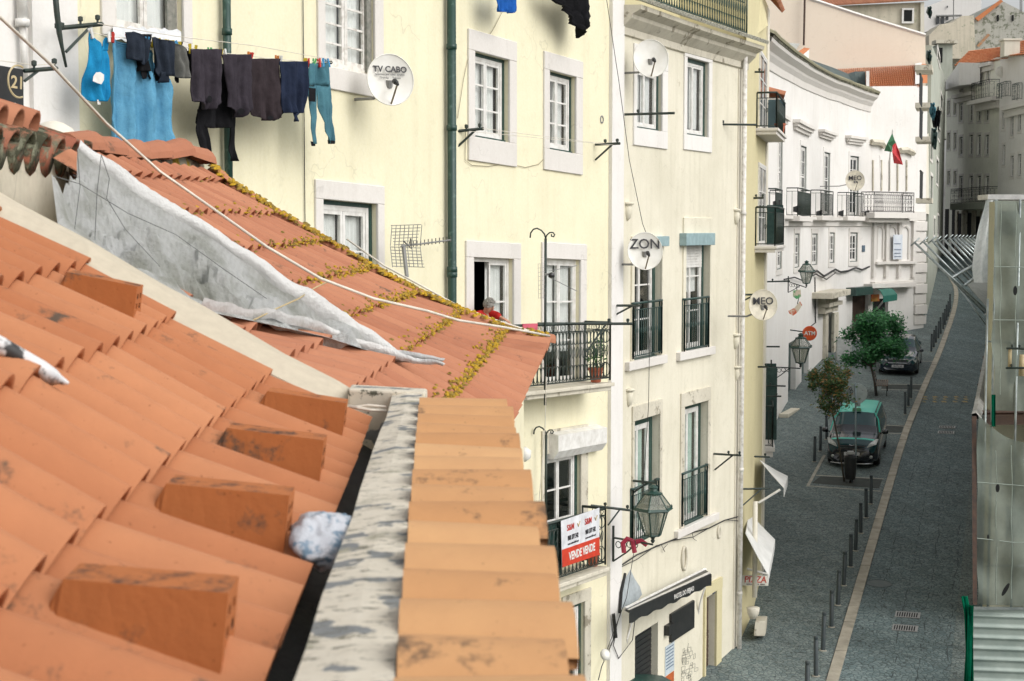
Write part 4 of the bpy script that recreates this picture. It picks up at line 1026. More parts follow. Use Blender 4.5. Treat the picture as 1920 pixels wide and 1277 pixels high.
# geranium pot on the balcony
def leafball(mb,c,r,n,s,rnd,sq=(1,1,1)):
    for _ in range(n):
        d=V((rnd.gauss(0,1),rnd.gauss(0,1),rnd.gauss(0,1))).normalized()*r*rnd.random()**.4
        p=c+V((d.x*sq[0],d.y*sq[1],d.z*sq[2])); a=V((rnd.gauss(0,1),rnd.gauss(0,1),rnd.gauss(0,1))).normalized(); b=a.orthogonal().normalized()
        L=s*rnd.uniform(.6,1.3); mb.cc=(rnd.random(),0,0,1)
        mb.poly([p-a*L,p+b*L*.4,p+a*L,p-b*L*.4])
def leafmat(name,c,c2,c3=None):
    m,t,b=nt(name); b.inputs['Roughness'].default_value=.55
    at=nd(t,'ShaderNodeAttribute'); at.attribute_name='var'; sp=nd(t,'ShaderNodeSeparateColor'); lk(t,at.outputs['Color'],sp.inputs[0])
    col=mix(t,sp.outputs[0],(*c,1),(*c2,1))
    if c3: col=mix(t,ramp(t,sp.outputs[0],.78,.82),col,(*c3,1))
    lk(t,col,b.inputs['Base Color']); tr=nd(t,'ShaderNodeBsdfTranslucent'); lk(t,col,tr.inputs[0])
    mx=nd(t,'ShaderNodeMixShader'); mx.inputs[0].default_value=.3; out=t.nodes['Material Output']; lk(t,b.outputs[0],mx.inputs[1]); lk(t,tr.outputs[0],mx.inputs[2]); lk(t,mx.outputs[0],out.inputs[0]); return m
LG=leafmat('leaf_green',(.03,.10,.03),(.08,.20,.05)); 
def potplant(c,s,label,n=150,hh=.35,mat=None,red=False):
    E=empty('potted_plant',c,label,'potted plant'); mb=MB()
    mb.lathe(c,[(.07*s,0),(.10*s,.17*s),(.115*s,.17*s),(.115*s,.21*s),(.10*s,.21*s),(.095*s,.18*s)],14); mb.build('pot',TER,E,smooth=False)
    mb=MB(); leafball(mb,c+V((0,0,.21*s+hh*.5)),hh*.6,n,.035*s**.5,random.Random(int(c.y*10)),(.6,.6,1.1))
    for k in range(6): mb.tube([c+V((0,0,.18*s)),c+V((.05*math.cos(k),.05*math.sin(k),.2*s+hh*.9))],.004,4)
    mb.build('foliage',mat or LG,E); return E
potplant(Y.W(Y.hit(1117,717,.38)[0],bz+.01,.38),1.25,'potted plant in a terracotta pot at the corner of the scrolled balcony',170,.5)
potplant(Y.W(Y.hit(1112,1072,.3)[0],b2z+.01,.30),1.1,'small terracotta pot plant behind the sale banner',60,.25)
# sale banner
BN=empty('sale_banner',Y.W(Y.hit(1090,1062,.56)[0],b2z,.56),'white and red banner reading VENDE VENDE tied to the lower balcony','banner')
q=[Y.pt(1052,977,.56),Y.pt(1124,952,.56),Y.pt(1124,1040,.56),Y.pt(1054,1064,.56)]
m1=[q[3].lerp(q[0],.38),q[2].lerp(q[1],.38)]; nn=(Y.W(0,0,1)-Y.W(0,0,0))*.006
mb=MB(); mb.hexa([q[3]-nn,q[2]-nn,q[2],q[3],q[0]-nn,q[1]-nn,q[1],q[0]]); mb.build('panel',simple('banner_white',(.74,.75,.78),.5),BN)
mb=MB(); mb.poly([q[3]+nn*.5,q[2]+nn*.5,m1[1]+nn*.5,m1[0]+nn*.5]); mb.build('red_band',simple('banner_red',(.62,.05,.02),.5),BN)
X_=(q[1]-q[0]); U_=V((0,0,1))
def bt_(f,g): return (q[3].lerp(q[2],f)).lerp(q[0].lerp(q[1],f),g)+nn*1.2
text('lettering','VENDE VENDE',.195,WPT,BN,bt_(.52,.19),X_,U_,bold=.006,sx=.80)
for f in (.29,.75):
    text('lettering','S&M',.15,simple('ink_red',(.55,.06,.05),.5),BN,bt_(f-.06,.80),X_,U_,bold=.002)
    text('lettering','960 377 542',.115,TXT,BN,bt_(f,.58),X_,U_,bold=.003,sx=.70)
    text('lettering','www.smimobiliaria.pt',.06,TXT,BN,bt_(f,.46),X_,U_,sx=.8)
    mb=MB(); o=bt_(f+.14,.80); mb.tube([o+X_.normalized()*-.04+U_*.03,o+U_*-.03,o+X_.normalized()*.06+U_*.05],.010,5); mb.build('logo',GOLD,BN)
# small speaker-like white box near old roof corner
mb=MB(); mb.lathe(Y.pt(984,852,.4),[(.02,-.12),(.10,-.06),(.11,.06),(.03,.12)],10); mb.build('wall_lamp',DISH,None,label='small round white lamp just below the corner of the old roof',cat='lamp',smooth=True)
# thin cables on the yellow wall
mb=MB(); mb.tube([Y.pt(*p,.02) for p in ((944,18),(925,55),(905,85),(885,95),(876,115),(869,150),(862,195),(858,222))],.005,4)
mb.tube([Y.pt(*p,.02) for p in ((873,232),(872,300),(885,310),(915,312),(950,306),(985,314),(1010,308),(1030,288))],.005,4)
mb.build('wall_cable',simple('cable_tan',(.30,.25,.16),.8),None,label='thin tan cable looping around the two middle windows of the yellow house',cat='cable')
mb=MB(); mb.tube([P(1133,-30,29.5),P(1160,150,29.6),P(1180,300,29.8),P(1205,420,30.2),P(1212,438,30.3)],.006,4); mb.tube([P(1212,470,30.8),P(1218,640,30.6),P(1216,760,30.5),P(1205,930,30.2),P(1175,1120,29.8),P(1122,1262,29.6)],.006,4)
mb.build('overhead_cable',CABB,None,label='long black cable crossing from the upper yellow wall down past the ZON dish',cat='cable')
# ---------------- the old woman at the balcony door
def woman():
    u,z=Y.hit(918,600,.22); base=Y.W(u,bz+.02,.22)
    E=empty('person',base,'elderly woman with curly grey hair and a red jumper leaning over her balcony','person')
    n=(Y.W(0,0,1)-Y.W(0,0,0)); tt=(Y.W(1,0,0)-Y.W(0,0,0)); hd=Y.pt(917,575,.30)
    def skin(name,mat,verts,edges,rad,sub=2):
        me=bpy.data.meshes.new(name); O=ORG[E.name]; me.from_pydata([tuple(V(v)-O) for v in verts],edges,[])
        me.materials.append(mat); o=bpy.data.objects.new(name,me); COL.objects.link(o); o.parent=E; ORG[o.name]=O
        m=o.modifiers.new('skin','SKIN'); sv=me.skin_vertices[0].data
        for i,r in enumerate(rad): sv[i].radius=r if isinstance(r,tuple) else (r,r)
        sv[0].use_root=True; m.use_smooth_shade=True; s=o.modifiers.new('sub','SUBSURF'); s.levels=s.render_levels=sub
        return o
    SK=simple('skin_aged',(.50,.27,.18),.55,c2=(.42,.20,.13),scale=30); RJ=cloth('wool_red',(.48,.03,.025))
    hp=Y.W(u-.05,bz+.80,.0); ch=hd+V((0,0,-.17))-n*.13; nk=hd+V((0,0,-.10))-n*.07
    shL=ch+V((0,0,.04))-tt*.17; shR=ch+V((0,0,.04))+tt*.17
    rail=Y.W(Y.hit(950,604,.55)[0],bt+.10,.52); elR=shR.lerp(rail,.5)+V((0,0,.03))
    railL=Y.W(Y.hit(905,606,.55)[0],bt+.04,.50); elL=shL.lerp(railL,.5)+V((0,0,-.06))
    # continuous body: pelvis, chest, neck, head, arms, hands with fingers, legs
    vs_=[hp,ch,nk,hd+V((0,0,-.02))+n*.0,hd+V((0,0,.055))]; ed=[(0,1),(1,2),(2,3),(3,4)]; ra=[(.13,.10),(.13,.10),.048,(.068,.078),(.058,.062)]
    for sh,el,ha in ((shL,elL,railL),(shR,elR,rail)):
        b0=len(vs_); vs_+=[sh,el,ha-(ha-el).normalized()*.05,ha+(ha-el).normalized()*.02]; ed+=[(1,b0),(b0,b0+1),(b0+1,b0+2),(b0+2,b0+3)]; ra+=[.05,.040,.026,(.036,.016)]
        for k in range(5):
            d=(ha-el).normalized(); s_=d.cross(V((0,0,1))).normalized(); off=(k-1.5)*.017 if k<4 else -.045
            f0=len(vs_); p=vs_[b0+3]+s_*off+d*(.03 if k<4 else -.01); L=(.05,.06,.055,.045,.035)[k]
            vs_+=[p,p+d*L*.7-V((0,0,.012)),p+d*L-V((0,0,.04))]; ed+=[(b0+3,f0),(f0,f0+1),(f0+1,f0+2)]; ra+=[.009,.008,.007]
    for s_ in (-1,1):
        b0=len(vs_); h2=hp+tt*.09*s_; vs_+=[h2-V((0,0,.12)),h2-V((0,0,.42))+n*.04,h2-V((0,0,.78)),h2-V((0,0,.80))+n*.14]; ed+=[(0,b0),(b0,b0+1),(b0+1,b0+2),(b0+2,b0+3)]; ra+=[.085,.055,.04,.035]
    skin('body',SK,vs_,ed,ra)
    cs=[hp,hp.lerp(ch,.5),ch,nk-V((0,0,.015)),shL,elL,railL-(railL-elL).normalized()*.08,shR,elR,rail-(rail-elR).normalized()*.08]
    skin('jumper',RJ,cs,[(0,1),(1,2),(2,3),(2,4),(4,5),(5,6),(2,7),(7,8),(8,9)],[(.17,.14),(.17,.14),(.17,.14),(.075,.07),.085,.07,.055,.085,.075,.055])
    skin('skirt',cloth('wool_grey',(.07,.07,.08)),[hp+V((0,0,.02)),hp-V((0,0,.35)),hp-V((0,0,.6))],[(0,1),(1,2)],[(.18,.15),(.2,.17),(.21,.18)])
    # face
    f=(n*.8-V((0,0,.25))+tt*.1).normalized(); sd=V((0,0,1)).cross(f).normalized(); fu=f.cross(sd); fu=fu if fu.z>0 else -fu; c=hd+V((0,0,.01))
    mb=MB(); mb.lathe(c+f*.078-fu*.012,[(.006,.03),(.013,0),(.017,-.02),(.008,-.028)],8,axis=fu); mb.build('nose',SK,E,smooth=True)
    mb=MB()
    for s_ in (-1,1): mb.lathe(c+f*.068+sd*.030*s_+fu*.018,[(.001,-.004),(.010,0),(.001,.006)],8,axis=f)
    mb.build('eyes',BLK,E)
    mb=MB(); mb.tube([c+f*.072-fu*.052+sd*x*.02-f*abs(x)*.006 for x in (-1,-.4,.4,1)],.005,5); mb.build('mouth',simple('lips',(.30,.08,.07),.5),E)
    mb=MB()
    for s_ in (-1,1): mb.lathe(c+sd*.076*s_,[(.004,-.01),(.026,0),(.018,.008)],10,axis=sd*s_)
    mb.build('ears',SK,E,smooth=True)
    mb=MB(); rn=random.Random(1)
    for _ in range(330):
        d=V((rn.gauss(0,1),rn.gauss(0,1),rn.gauss(0,1))).normalized()
        if d.dot(f)>.25 and d.dot(fu)<.55: continue
        if d.dot(fu)<-.45: continue
        p=c+fu*.025+V((d.x*.082,d.y*.086,d.z*.095)); e=d.orthogonal().normalized(); g=d.cross(e)
        a0=rn.random()*6; mb.tube([p+(e*math.cos(a0+a)+g*math.sin(a0+a))*.013+d*.004*a for a in (0,1.2,2.4,3.6,4.8)],.0055,4)
    for i in range(10): pass
    mb.lathe(c+fu*.03-f*.012,[(.03,-.08),(.07,-.045),(.085,0),(.075,.05),(.035,.08)],12,axis=fu)
    mb.build('hair',simple('hair_grey',(.40,.38,.34),.8,c2=(.22,.21,.19),scale=40),E,smooth=True)
woman()
# ================= the beige house =================
B=Facade([(2.03,30.2),(3.55,33.4),(5.33,36.9)],skew=0)
BL=B.L[-1]
BH=empty('beige_house',B.W(4,2,-3),'tall narrow beige rendered house with peeling patches and green iron window rails','house')
def br(a,b,c,d): return B.rect(a,b,c,d)
B1=br(1192,1240,126,243); B2=br(1286,1327,112,255); B3=br(1187,1239,452,672); B4=br(1284,1329,440,655); B5=br(1187,1235,783,1012); B6=br(1281,1325,757,978)
DB1=br(1190,1233,1180,1420); DB2=br(1320,1339,1118,1420)
DB1=(DB1[0],DB1[1],DB1[2],DB1[3]); ztp=[(0,B.hit(1162,38)[1]),(BL,B.hit(1415,78)[1])]
cz=(B.hit(1165,44)[1]+B.hit(1400,92)[1])/2
mb=MB(); B.wall(mb,0,BL,-1,cz,[(*w,.26) for w in (B1,B2,B3,B4,B5,B6,DB1,DB2)]); mb.build('wall',BEI,BH)
SW=(.14,.34,.14,.34)
for w,s in ((B1,(.16,.38,.30,.34)),(B2,(.16,.30,.20,.32))):
    window(B,BH,w,2,1,sur=s,curt=.9,dep=.14,fw=.05,shut=.08,sm=WHI,pane=None)
window(B,BH,B3,2,3,sur=(.14,.10,.10,0),sm=BEI,curt=.0,dep=.20,fw=.055,shut=.14)
window(B,BH,B4,2,3,sur=(.16,.36,.10,0),sm=BEI,curt=.5,dep=.20,fw=.055,shut=.10)
window(B,BH,B5,2,1,sur=(.10,.30,.12,0),sm=STOD,curt=1,cm=CURG,dep=.22,fw=.06,shut=.16)
window(B,BH,B6,2,1,sur=(.22,.30,.14,0),sm=STOD,curt=1,cm=CURG,dep=.22,fw=.06,shut=.12)
mb=MB(); u0,u1,z0,z1=B4
zb=B.hit(1305,502)[1]
for k in range(12):
    za=zb+(z1-zb)*k/12; B.box(mb,u0+.02,u1-.12,za+.004,za+(z1-zb)/12,-.15,-.125)
mb.build('roller_shutter',WPT,BH)
BXM=simple('awning_blue_grey',(.30,.42,.44),.6)
for r_ in ((1210,1252,443,462),(1284,1338,437,460)):
    a=B.rect(*r_,.12); mb=MB(); B.box(mb,a[0],a[1],a[2],a[3],.0,.16); mb.build('blind_box',BXM,BH,bevel=.01)
for (w,y0,y1,xa,xb) in ((B3,566,668,1187,1240),(B4,559,655,1283,1328),(B5,908,1010,1186,1234),(B6,880,976,1279,1325)):
    r_=B.rect(xa,xb,y0,y1,.05); railing(B,BH,r_[0],r_[1],r_[2],r_[3],.06,'bars',mat=GRND,step=.10,side=.05)
for (xa,xb,y0,y1) in ((1176,1248,672,688),(1272,1338,655,670),(1268,1345,978,992)):
    r_=B.rect(xa,xb,y0,y1,.05); mb=MB(); B.box(mb,r_[0],r_[1],r_[2],r_[3],-.02,.10); mb.build('sill',STO,BH,bevel=.01)
# doors
for w,nm,m in ((DB1,'door',BLK),(DB2,'door',BRN)):
    mb=MB(); B.box(mb,w[0],w[1],w[2],w[3],-.20,-.15)
    if nm=='door':
        for k in range(26): B.box(mb,w[0]+.02,w[1]-.02,w[2]+k*.11,w[2]+k*.11+.07,-.15,-.135)
    mb.build(nm,m,BH)
mb=MB(); a=DB2; B.box(mb,a[0]-.1,a[0]-.002,a[2],a[3]+.06,-.02,.05); B.box(mb,a[1]+.002,a[1]+.35,a[2],a[3]+.06,-.02,.05); B.box(mb,a[0]-.1,a[1]+.35,a[3]+.062,a[3]+.3,-.02,.06); mb.build('stone_surround',OCH,BH)
# cornice and terrace
mb=MB(); mould(B,mb,-.02,BL+.10,[(0,cz-.35),(.05,cz-.33),(.06,cz-.20),(.22,cz-.05),(.24,cz+.02),(.40,cz+.10),(.42,cz+.18),(0,cz+.2)],6); mb.build('cornice',STOD,BH)
mb=MB(); u=.1; rr=random.Random(6)
while u<BL+.1:
    a=B.W(u,cz+.22,.50); b=B.W(u,cz+.42,-.05); mb.cc=(rr.random(),.3,.5,1); halfcap(mb,b,a,.07,.085,7); u+=.19
mb.build('eave_tiles',tilemat('tile_grey',(.42,.38,.30),(.48,.44,.36),dirt=(.06,.06,.045),lich=(.45,.44,.36),base_l=.2,damt=.5),BH,smooth=True)
railing(B,BH,.75,BL+.02,cz+.45,cz+1.5,.02,'scroll',mat=GRN,step=.15)
mb=MB(); B.box(mb,1.0,BL,cz+.2,cz+2.4,-1.6,-1.5); mb.build('terrace_wall',OCH,BH)
potplant(B.W(1.0,cz+.42,.02),1.6,'rusty terracotta pot on the terrace corner above the beige house',30,.2)
# corner strips, drain pipes, corbels
mb=MB(); B.box(mb,BL-.50,BL,-1,cz-.36,-.02,.03); mb.build('pilaster',WH2,BH)
pipe(B,1391,100,1320,.055,.13,WPT2,'slim white drainpipe down the right corner of the beige house',joints=(400,880,1110))
def stain_relief(px,y,label):
    c=B.pt(px,y,.0); n=B.W(1,0,1)-B.W(1,0,0); mb=MB()
    mb.lathe(c-V((0,0,.12)),[(.02,0),(.07,.05),(.10,.16),(.09,.30),(.05,.34)],9); mb.lathe(c+V((0,0,.15)),[(.12,0),(.13,.04),(.06,.06)],9)
    return mb
for px,y in ((1176,396),(1379,406),(1178,745),(1380,700),(1378,640)):
    mb=MB(); c=B.pt(px,y,.0); mb.lathe(c-V((0,0,.18)),[(.02,0),(.07,.05),(.10,.16),(.09,.30),(.05,.34)],9); mb.lathe(c+V((0,0,.12)),[(.12,0),(.14,.04),(.06,.06)],9)
    mb.build('corbel',BEI,BH,smooth=True)
n_=B.W(4,0,1)-B.W(4,0,0); tt_=B.W(4.5,0,0)-B.W(4,0,0); tt_.normalize()
for px,y,rx,rz,m in ((1283,1047,.13,.24,STOD),(1348,998,.07,.12,STOD)):
    c=B.pt(px,y,.02); mb=MB()
    mb.tube([c+tt_*rx*math.cos(a)+V((0,0,rz*math.sin(a))) for a in [k*math.pi/8 for k in range(16)]],.035,6,closed=True)
    rows=[[c+tt_*rx*f*math.cos(a)+V((0,0,rz*f*math.sin(a)))-n_*.03*f for a in [k*math.pi/8 for k in range(17)]] for f in (0,.5,1)]
    mb.grid(rows); mb.build('oval_niche',m,BH,smooth=True)
# facade cables
mb=MB()
rr=random.Random(3)
pts=[(1165,1060),(1195,1040),(1230,1025),(1262,1012),(1300,998),(1330,990),(1360,975),(1387,968)]
mb.tube([B.pt(x,y,.05) for x,y in pts],.014,5); mb.tube([B.pt(x,y+6*math.sin(i*2)+3,.06) for i,(x,y) in enumerate(pts)],.009,4)
mb.tube([B.pt(x,y,.05) for x,y in ((1240,1022),(1247,1035),(1243,1030),(1252,1020))],.006,4); mb.tube([B.pt(x,y,.05) for x,y in ((1298,998),(1300,1010),(1306,1014))],.006,4)
mb.tube([B.pt(1286,1290,.04),B.pt(1286,1290,.04)],.004,4)
mb.build('cable_bundle',CABB,None,label='sagging bundle of black cables across the beige house below the upper rails',cat='cables')
# awning, black with white stripe
AW=empty('awning',B.pt(1250,1110,.3),'folded black awning with a white stripe over the beige shop front','awning')
AWm=BLK; a=[B.pt(1172,1142,.25),B.pt(1322,1068,.25)]; b=[B.pt(1180,1146,.75),B.pt(1334,1077,.75)]; c=[q-V((0,0,.20)) for q in b]
mb=MB(); mb.grid([a,b]); mb.grid([[q-V((0,0,.03)) for q in a],[q-V((0,0,.03)) for q in b]]); mb.build('canvas',AWm,AW,solid=.01)
mb=MB(); mb.grid([[a[0].lerp(b[0],.62)+V((0,0,.02)),a[1].lerp(b[1],.62)+V((0,0,.02))],[a[0].lerp(b[0],.92)+V((0,0,.02)),a[1].lerp(b[1],.92)+V((0,0,.02))]]); mb.build('white_stripe',WPT,AW,solid=.004)
mb=MB(); mb.grid([[b[0].lerp(b[1],i/30) for i in range(31)],[b[0].lerp(b[1],i/30)-V((0,0,.22+.02*math.sin(i*1.3))) for i in range(31)]]); mb.build('valance',AWm,AW,solid=.008)
text('lettering','PASTEL DO FEIJAO',.13,WPT,AW,b[0].lerp(b[1],.62)-V((0,0,.11))+n_*.03,b[1]-b[0],V((0,0,1)),bold=.002,sx=1.1)
mb=MB(); mb.tube([a[0],a[1]],.04,8); mb.build('roller',WPT,AW)
for (x0,y0,x1,y1) in ((1190,1148,1168,1248),(1322,1100,1307,1168)):
    mb=MB(); mb.tube([P(x0,y0,30.8 if x0<1250 else 34.2),P((x0+x1)/2-3,(y0+y1)/2,30.6 if x0<1250 else 34.3),P(x1,y1,31 if x0<1250 else 34.6)],.022,6); mb.build('arm',WPT,AW)
# black notice board, poster, tile plaque, drawings, plug
r_=B.rect(1257,1300,1138,1190,.03); mb=MB(); B.box(mb,r_[0],r_[1],r_[2],r_[3],.005,.06); r2=B.rect(1247,1258,1170,1188,.03); B.box(mb,r2[0],r2[1],r2[2],r2[3],.01,.12)
mb.build('notice_board',BLK,None,label='blank black notice board on the beige shop front under the awning',cat='board',bevel=.006)
r_=B.rect(1249,1266,1208,1262,.03); mb=MB(); B.box(mb,r_[0],r_[1],r_[2],r_[3],.004,.012); o=mb.build('poster',simple('poster_pale',(.55,.62,.66),.6),None,label='pale blue notice with orange foot pasted beside the black door',cat='poster')
mb=MB(); B.box(mb,r_[0]+.05,r_[1]-.02,r_[2]-.30,r_[2]-.02,.004,.013); mb.build('poster_foot',simple('poster_orange',(.5,.12,.03),.6),o)
mb=MB()
for k in range(7): B.box(mb,r_[0]+.05,r_[1]-.06,r_[2]+.12+k*.07,r_[2]+.14+k*.07,.012,.015)
mb.build('print',simple('ink_blue',(.10,.16,.25),.6),o)
r_=B.rect(1338,1345,1098,1112,.03); mb=MB(); B.box(mb,r_[0],r_[1],r_[2],r_[3],.004,.02); mb.build('house_number_plate',simple('enamel_blue',(.06,.08,.13),.4),None,label='small dark blue enamel number plate above the brown door',cat='plate')
mb=MB(); rr=random.Random(12)
for k in range(26): # line drawing of stacked houses scribbled on the wall
    x=1277+rr.uniform(0,26); y=1215+ (k/26)*62; w=rr.uniform(3,8); h=rr.uniform(4,10)
    mb.tube([B.pt(a,b,.012) for a,b in ((x,y),(x+w,y-2),(x+w,y+h-2),(x,y+h))],.004,3,closed=True)
mb.tube([B.pt(1291,1206,.012),B.pt(1288,1225,.012)],.004,3)
mb.build('wall_drawing',simple('charcoal_line',(.15,.16,.14),.8),None,label='charcoal line drawing of stacked little houses on the beige shop wall',cat='drawing')
# painted grey arrowhead on the wall by the lantern
mb=MB(); mb.poly([B.pt(*p,.006) for p in ((1160,1095),(1175,1080),(1182,1068),(1190,1085),(1200,1100),(1204,1115),(1196,1125),(1160,1145))]); 
mb.build('paint_patch',simple('patch_grey_blue',(.42,.46,.48),.85),BH)
# ---------------- street lanterns
def lantern(c,s,label,armto=None,dirw=None,red=False):
    """c = foot of the glass body; four sided, tapering to the bottom"""
    E=empty('street_lantern',c-V((0,0,.12*s)),label,'street lantern','wall mounted street lanterns')
    fr=MB(); gl=MB(); cp=MB(); R=lambda h,r:[c+V((r*math.cos(a),r*math.sin(a),h)) for a in [math.radians(12+60*k) for k in range(6)]]
    L0,L1,L2,L3=R(0,.17*s),R(.52*s,.33*s),R(.56*s,.40*s),R(.86*s,.17*s)
    for i in range(6):
        j=(i+1)%6; fr.tube([L0[i],L1[i]],.016*s,5); fr.tube([L0[i],L0[j]],.018*s,5); cp.tube([L2[i],L3[i]],.014*s,5)
        gl.poly([L0[i],L0[j],L1[j],L1[i]])
    gl.build('glass',LGL,E)
    for ring,w,h in ((L1,.05,.05),):
        a=R(.50*s,.35*s); b=R(.53*s,.43*s); d=R(.58*s,.40*s)
        fr.grid([x+[x[0]] for x in (a,b,d)])
    fr.build('frame',GRN,E)
    pg=MB()
    for i in range(6): j=(i+1)%6; pg.poly([L2[i],L2[j],L3[j],L3[i]])
    pg.build('upper_glass',LGL,E); 
    cp.lathe(c+V((0,0,.84*s)),[(.19*s,0),(.20*s,.03*s),(.09*s,.07*s),(.08*s,.12*s),(.11*s,.14*s),(.05*s,.18*s),(.02*s,.20*s)],8)
    for i in range(6): cp.lathe(L2[i]+V((0,0,0)),[(.015*s,0),(.02*s,.03*s),(.005*s,.06*s)],5)
    cp.build('cap',GRN,E)
    ft=MB(); ft.lathe(c-V((0,0,.17*s)),[(.02*s,0),(.05*s,.05*s),(.03*s,.08*s),(.05*s,.12*s),(.17*s,.17*s)],8)
    if armto is not None:
        a=c-V((0,0,.20*s)); b=armto; ft.tube([a,b],.022*s,6); e=b-V((0,0,.5*s)); ft.tube([b+V((0,0,.25*s)),e],.028*s,6)
        m_=a.lerp(b,.35); ft.tube([m_,m_.lerp(e,.5)+V((0,0,-.02)),e],.018*s,5)
        for k in range(4):
            q=b.lerp(m_,.2+.22*k)-V((0,0,.13*s-.02*k)); d=(b-a).normalized(); ft.tube([q+d*.07*s*math.cos(t)+V((0,0,.07*s*math.sin(t))) for t in [x*math.pi/4 for x in range(8)]],.010*s,4,closed=True)
    ft.build('bracket',IRON,E)
    return E
m,t,b=nt('lantern_glass'); b.inputs['Base Color'].default_value=(.34,.36,.30,1); b.inputs['Roughness'].default_value=.2; b.inputs['Transmission Weight'].default_value=.5; b.inputs['Alpha'].default_value=.6; LGL=m
c=P(1224,1003,29.2); lantern(c,.90,'large green street lantern on a scrolled arm in front of the beige house',armto=B.pt(1150,1008,.06)+V((0,0,0)))
HR=MB(); q=lambda x,y:P(x,y,29.4)
HR.tube([q(1170,1036),q(1168,1018),q(1176,1010),q(1186,1014),q(1190,1036)],.05,6); HR.tube([q(1192,1016),q(1202,1014),q(1213,1022)],.05,6)
HR.build('heart_ornament',simple('pink_red',(.50,.03,.08),.45),None,label='pinkish red curved festive ornament hanging on the lantern arm',cat='ornament')
dish(B,1220,110,.5,33,'plain white dish over the upper left window of the beige house','',0.1,dirv=(.15,-1,.12))
dish(B,1209,471,.5,33,'white dish reading ZON over the middle window of the beige house','ZON',.26,.38,dirv=(.15,-1,.12))
# electric bits on the ground floor edge
mb=MB(); mb.tube([B.pt(*p,.06) for p in ((1162,1150),(1150,1200),(1128,1250),(1122,1275))],.010,4); mb.tube([B.pt(*p,.08) for p in ((1152,1150),(1156,1180),(1150,1210),(1160,1235),(1186,1200),(1192,1150))],.009,4)
mb.tube([B.pt(1172,1075,.1),B.pt(1165,1110,.1),B.pt(1162,1150,.1)],.03,5); mb.tube([B.pt(1150,1152,.1),B.pt(1155,1195,.1)],.035,6)
mb.build('cable_tangle',CABB,None,label='tangle of black cables hanging at the left corner of the beige shop front',cat='cables')
mb=MB(); mb.lathe(B.pt(1135,1228,.35),[(.02,-.06),(.10,-.03),(.11,.03),(.03,.07)],10,axis=V((.6,-.6,.5))); mb.build('floodlight',DISH,None,label='small white floodlight low on the white quoin',cat='lamp',smooth=True)
# parasol top at street level
mb=MB(); c=P(1150,1262,31); rows=[]
for i in range(2): rows.append([c+V((1.5*i*math.cos(a),1.5*i*math.sin(a),-.35*i)) for a in [k*math.pi/4 for k in range(9)]])
mb.grid(rows); mb.tube([c+V((0,0,.05)),V((c.x,c.y,gz(c.y)))],.025,8); mb.build('parasol',GRN,None,label='dark green parasol top just showing at the bottom edge by the beige shop',cat='parasol')
# ================= narrow ochre house & small white house up the street =================
N=Facade([(5.33,36.9),(5.95,39.0),(6.75,42.6)])
NH=empty('ochre_house',N.W(2,3,-2),'narrow ochre house seen edge on beyond the white drainpipe','house')
NL=N.L[-1]; nz=N.hit(1415,60)[1]
hs_=[N.rect(1414,1424,150,218),N.rect(1414,1424,372,468)]
mb=MB(); N.wall(mb,0,NL,0,N.hit(1410,-40)[1],[]); mb.build('wall',OCH,NH)
mb=MB(); N.box(mb,NL-.8,NL,0,N.hit(1410,-40)[1]-.1,-.02,.04); mb.build('pilaster',WH2,NH)
for (y0,y1,ys) in ((140,222,236),(376,464,478)):
    zt_=N.hit(1412,y0,.4)[1]; zb_=N.hit(1412,y1,.4)[1]; u0,u1=N.L[1]-.3,NL-.5
    w=window(N,NH,(u0+.5,u1-.2,zb_,zt_+1.0),2,3,pane=GLD,dep=.02,fw=.06,fm=WPT)
    railing(N,NH,u0,u1,zb_,zt_-.1,.48,'bars',side=.46,mat=IRON,step=.22); slab(N,NH,u0-.05,u1+.05,zb_,.16,.54,mat=STO)
    mb=MB(); N.box(mb,u1-.03,u1+.02,zb_,zt_,.05,.47); mb.build('balcony_side_panel',simple('panel_slate',(.05,.09,.10),.6) if y0<200 else GRND,NH)
brk((1388,135),(1433,135),None,(38.5,38.3),'dark iron arm above the slate panelled balcony',(.8,)); brk((1396,372),(1432,371),None,(38.5,38.3),'dark iron arm above the second edge-on balcony',(.6,.95))
brk((1378,553),(1432,552),(1382,570),(36.8,36.6),'iron arm crossing the near MEO dish',()) 
potplant(N.W(NL-1.2,N.hit(1410,222,.4)[1]+.02,.4),1.3,'rusty red planter on the slate panelled balcony',20,.25)
dish(N,1430,572,.75,27,'near round dish reading MEO beside the ochre house','MEO',.22,.25,dirv=(.12,-1,.10),mat=simple('dish_cream',(.78,.72,.58),.5))
# orange roof overhang at the top
mb=MB(); rr=random.Random(2); 
for k in range(9):
    a=P(1414+k*1.5,-45+k*3,39.5+k*.35); mb.cc=(rr.random(),0,.4,1); halfcap(mb,a,a+V((.55,-.1,-.62)),.10,.11,6)
mb.build('roof_overhang',TC,NH,smooth=True)
mb=MB(); c=P(1418,60,39.5); mb.hexa([P(1412,70,38.5),P(1440,48,39.5),P(1440,48,43),P(1412,70,43),P(1412,-40,38.5),P(1424,-40,39.5),P(1424,-40,43),P(1412,-40,43)]); mb.build('gable',OCH,NH)
N2=Facade([(6.75,42.6),(7.6,48.5),(8.75,55.0)])
N2H=empty('small_white_house',N2.W(2,3,-2),'low off-white house with a tiled eave seen edge on before the white palace','house')
zt2=16.3
mb=MB(); N2.wall(mb,0,N2.L[-1],1,zt2,[]); mb.build('wall',WH2,N2H)
mb=MB(); mould(N2,mb,0,N2.L[-1],[(0,zt2-.3),(.1,zt2-.28),(.35,zt2-.05),(.36,zt2+.05),(0,zt2+.06)],6); mb.build('cornice',STO,N2H)
mb=MB(); u=0
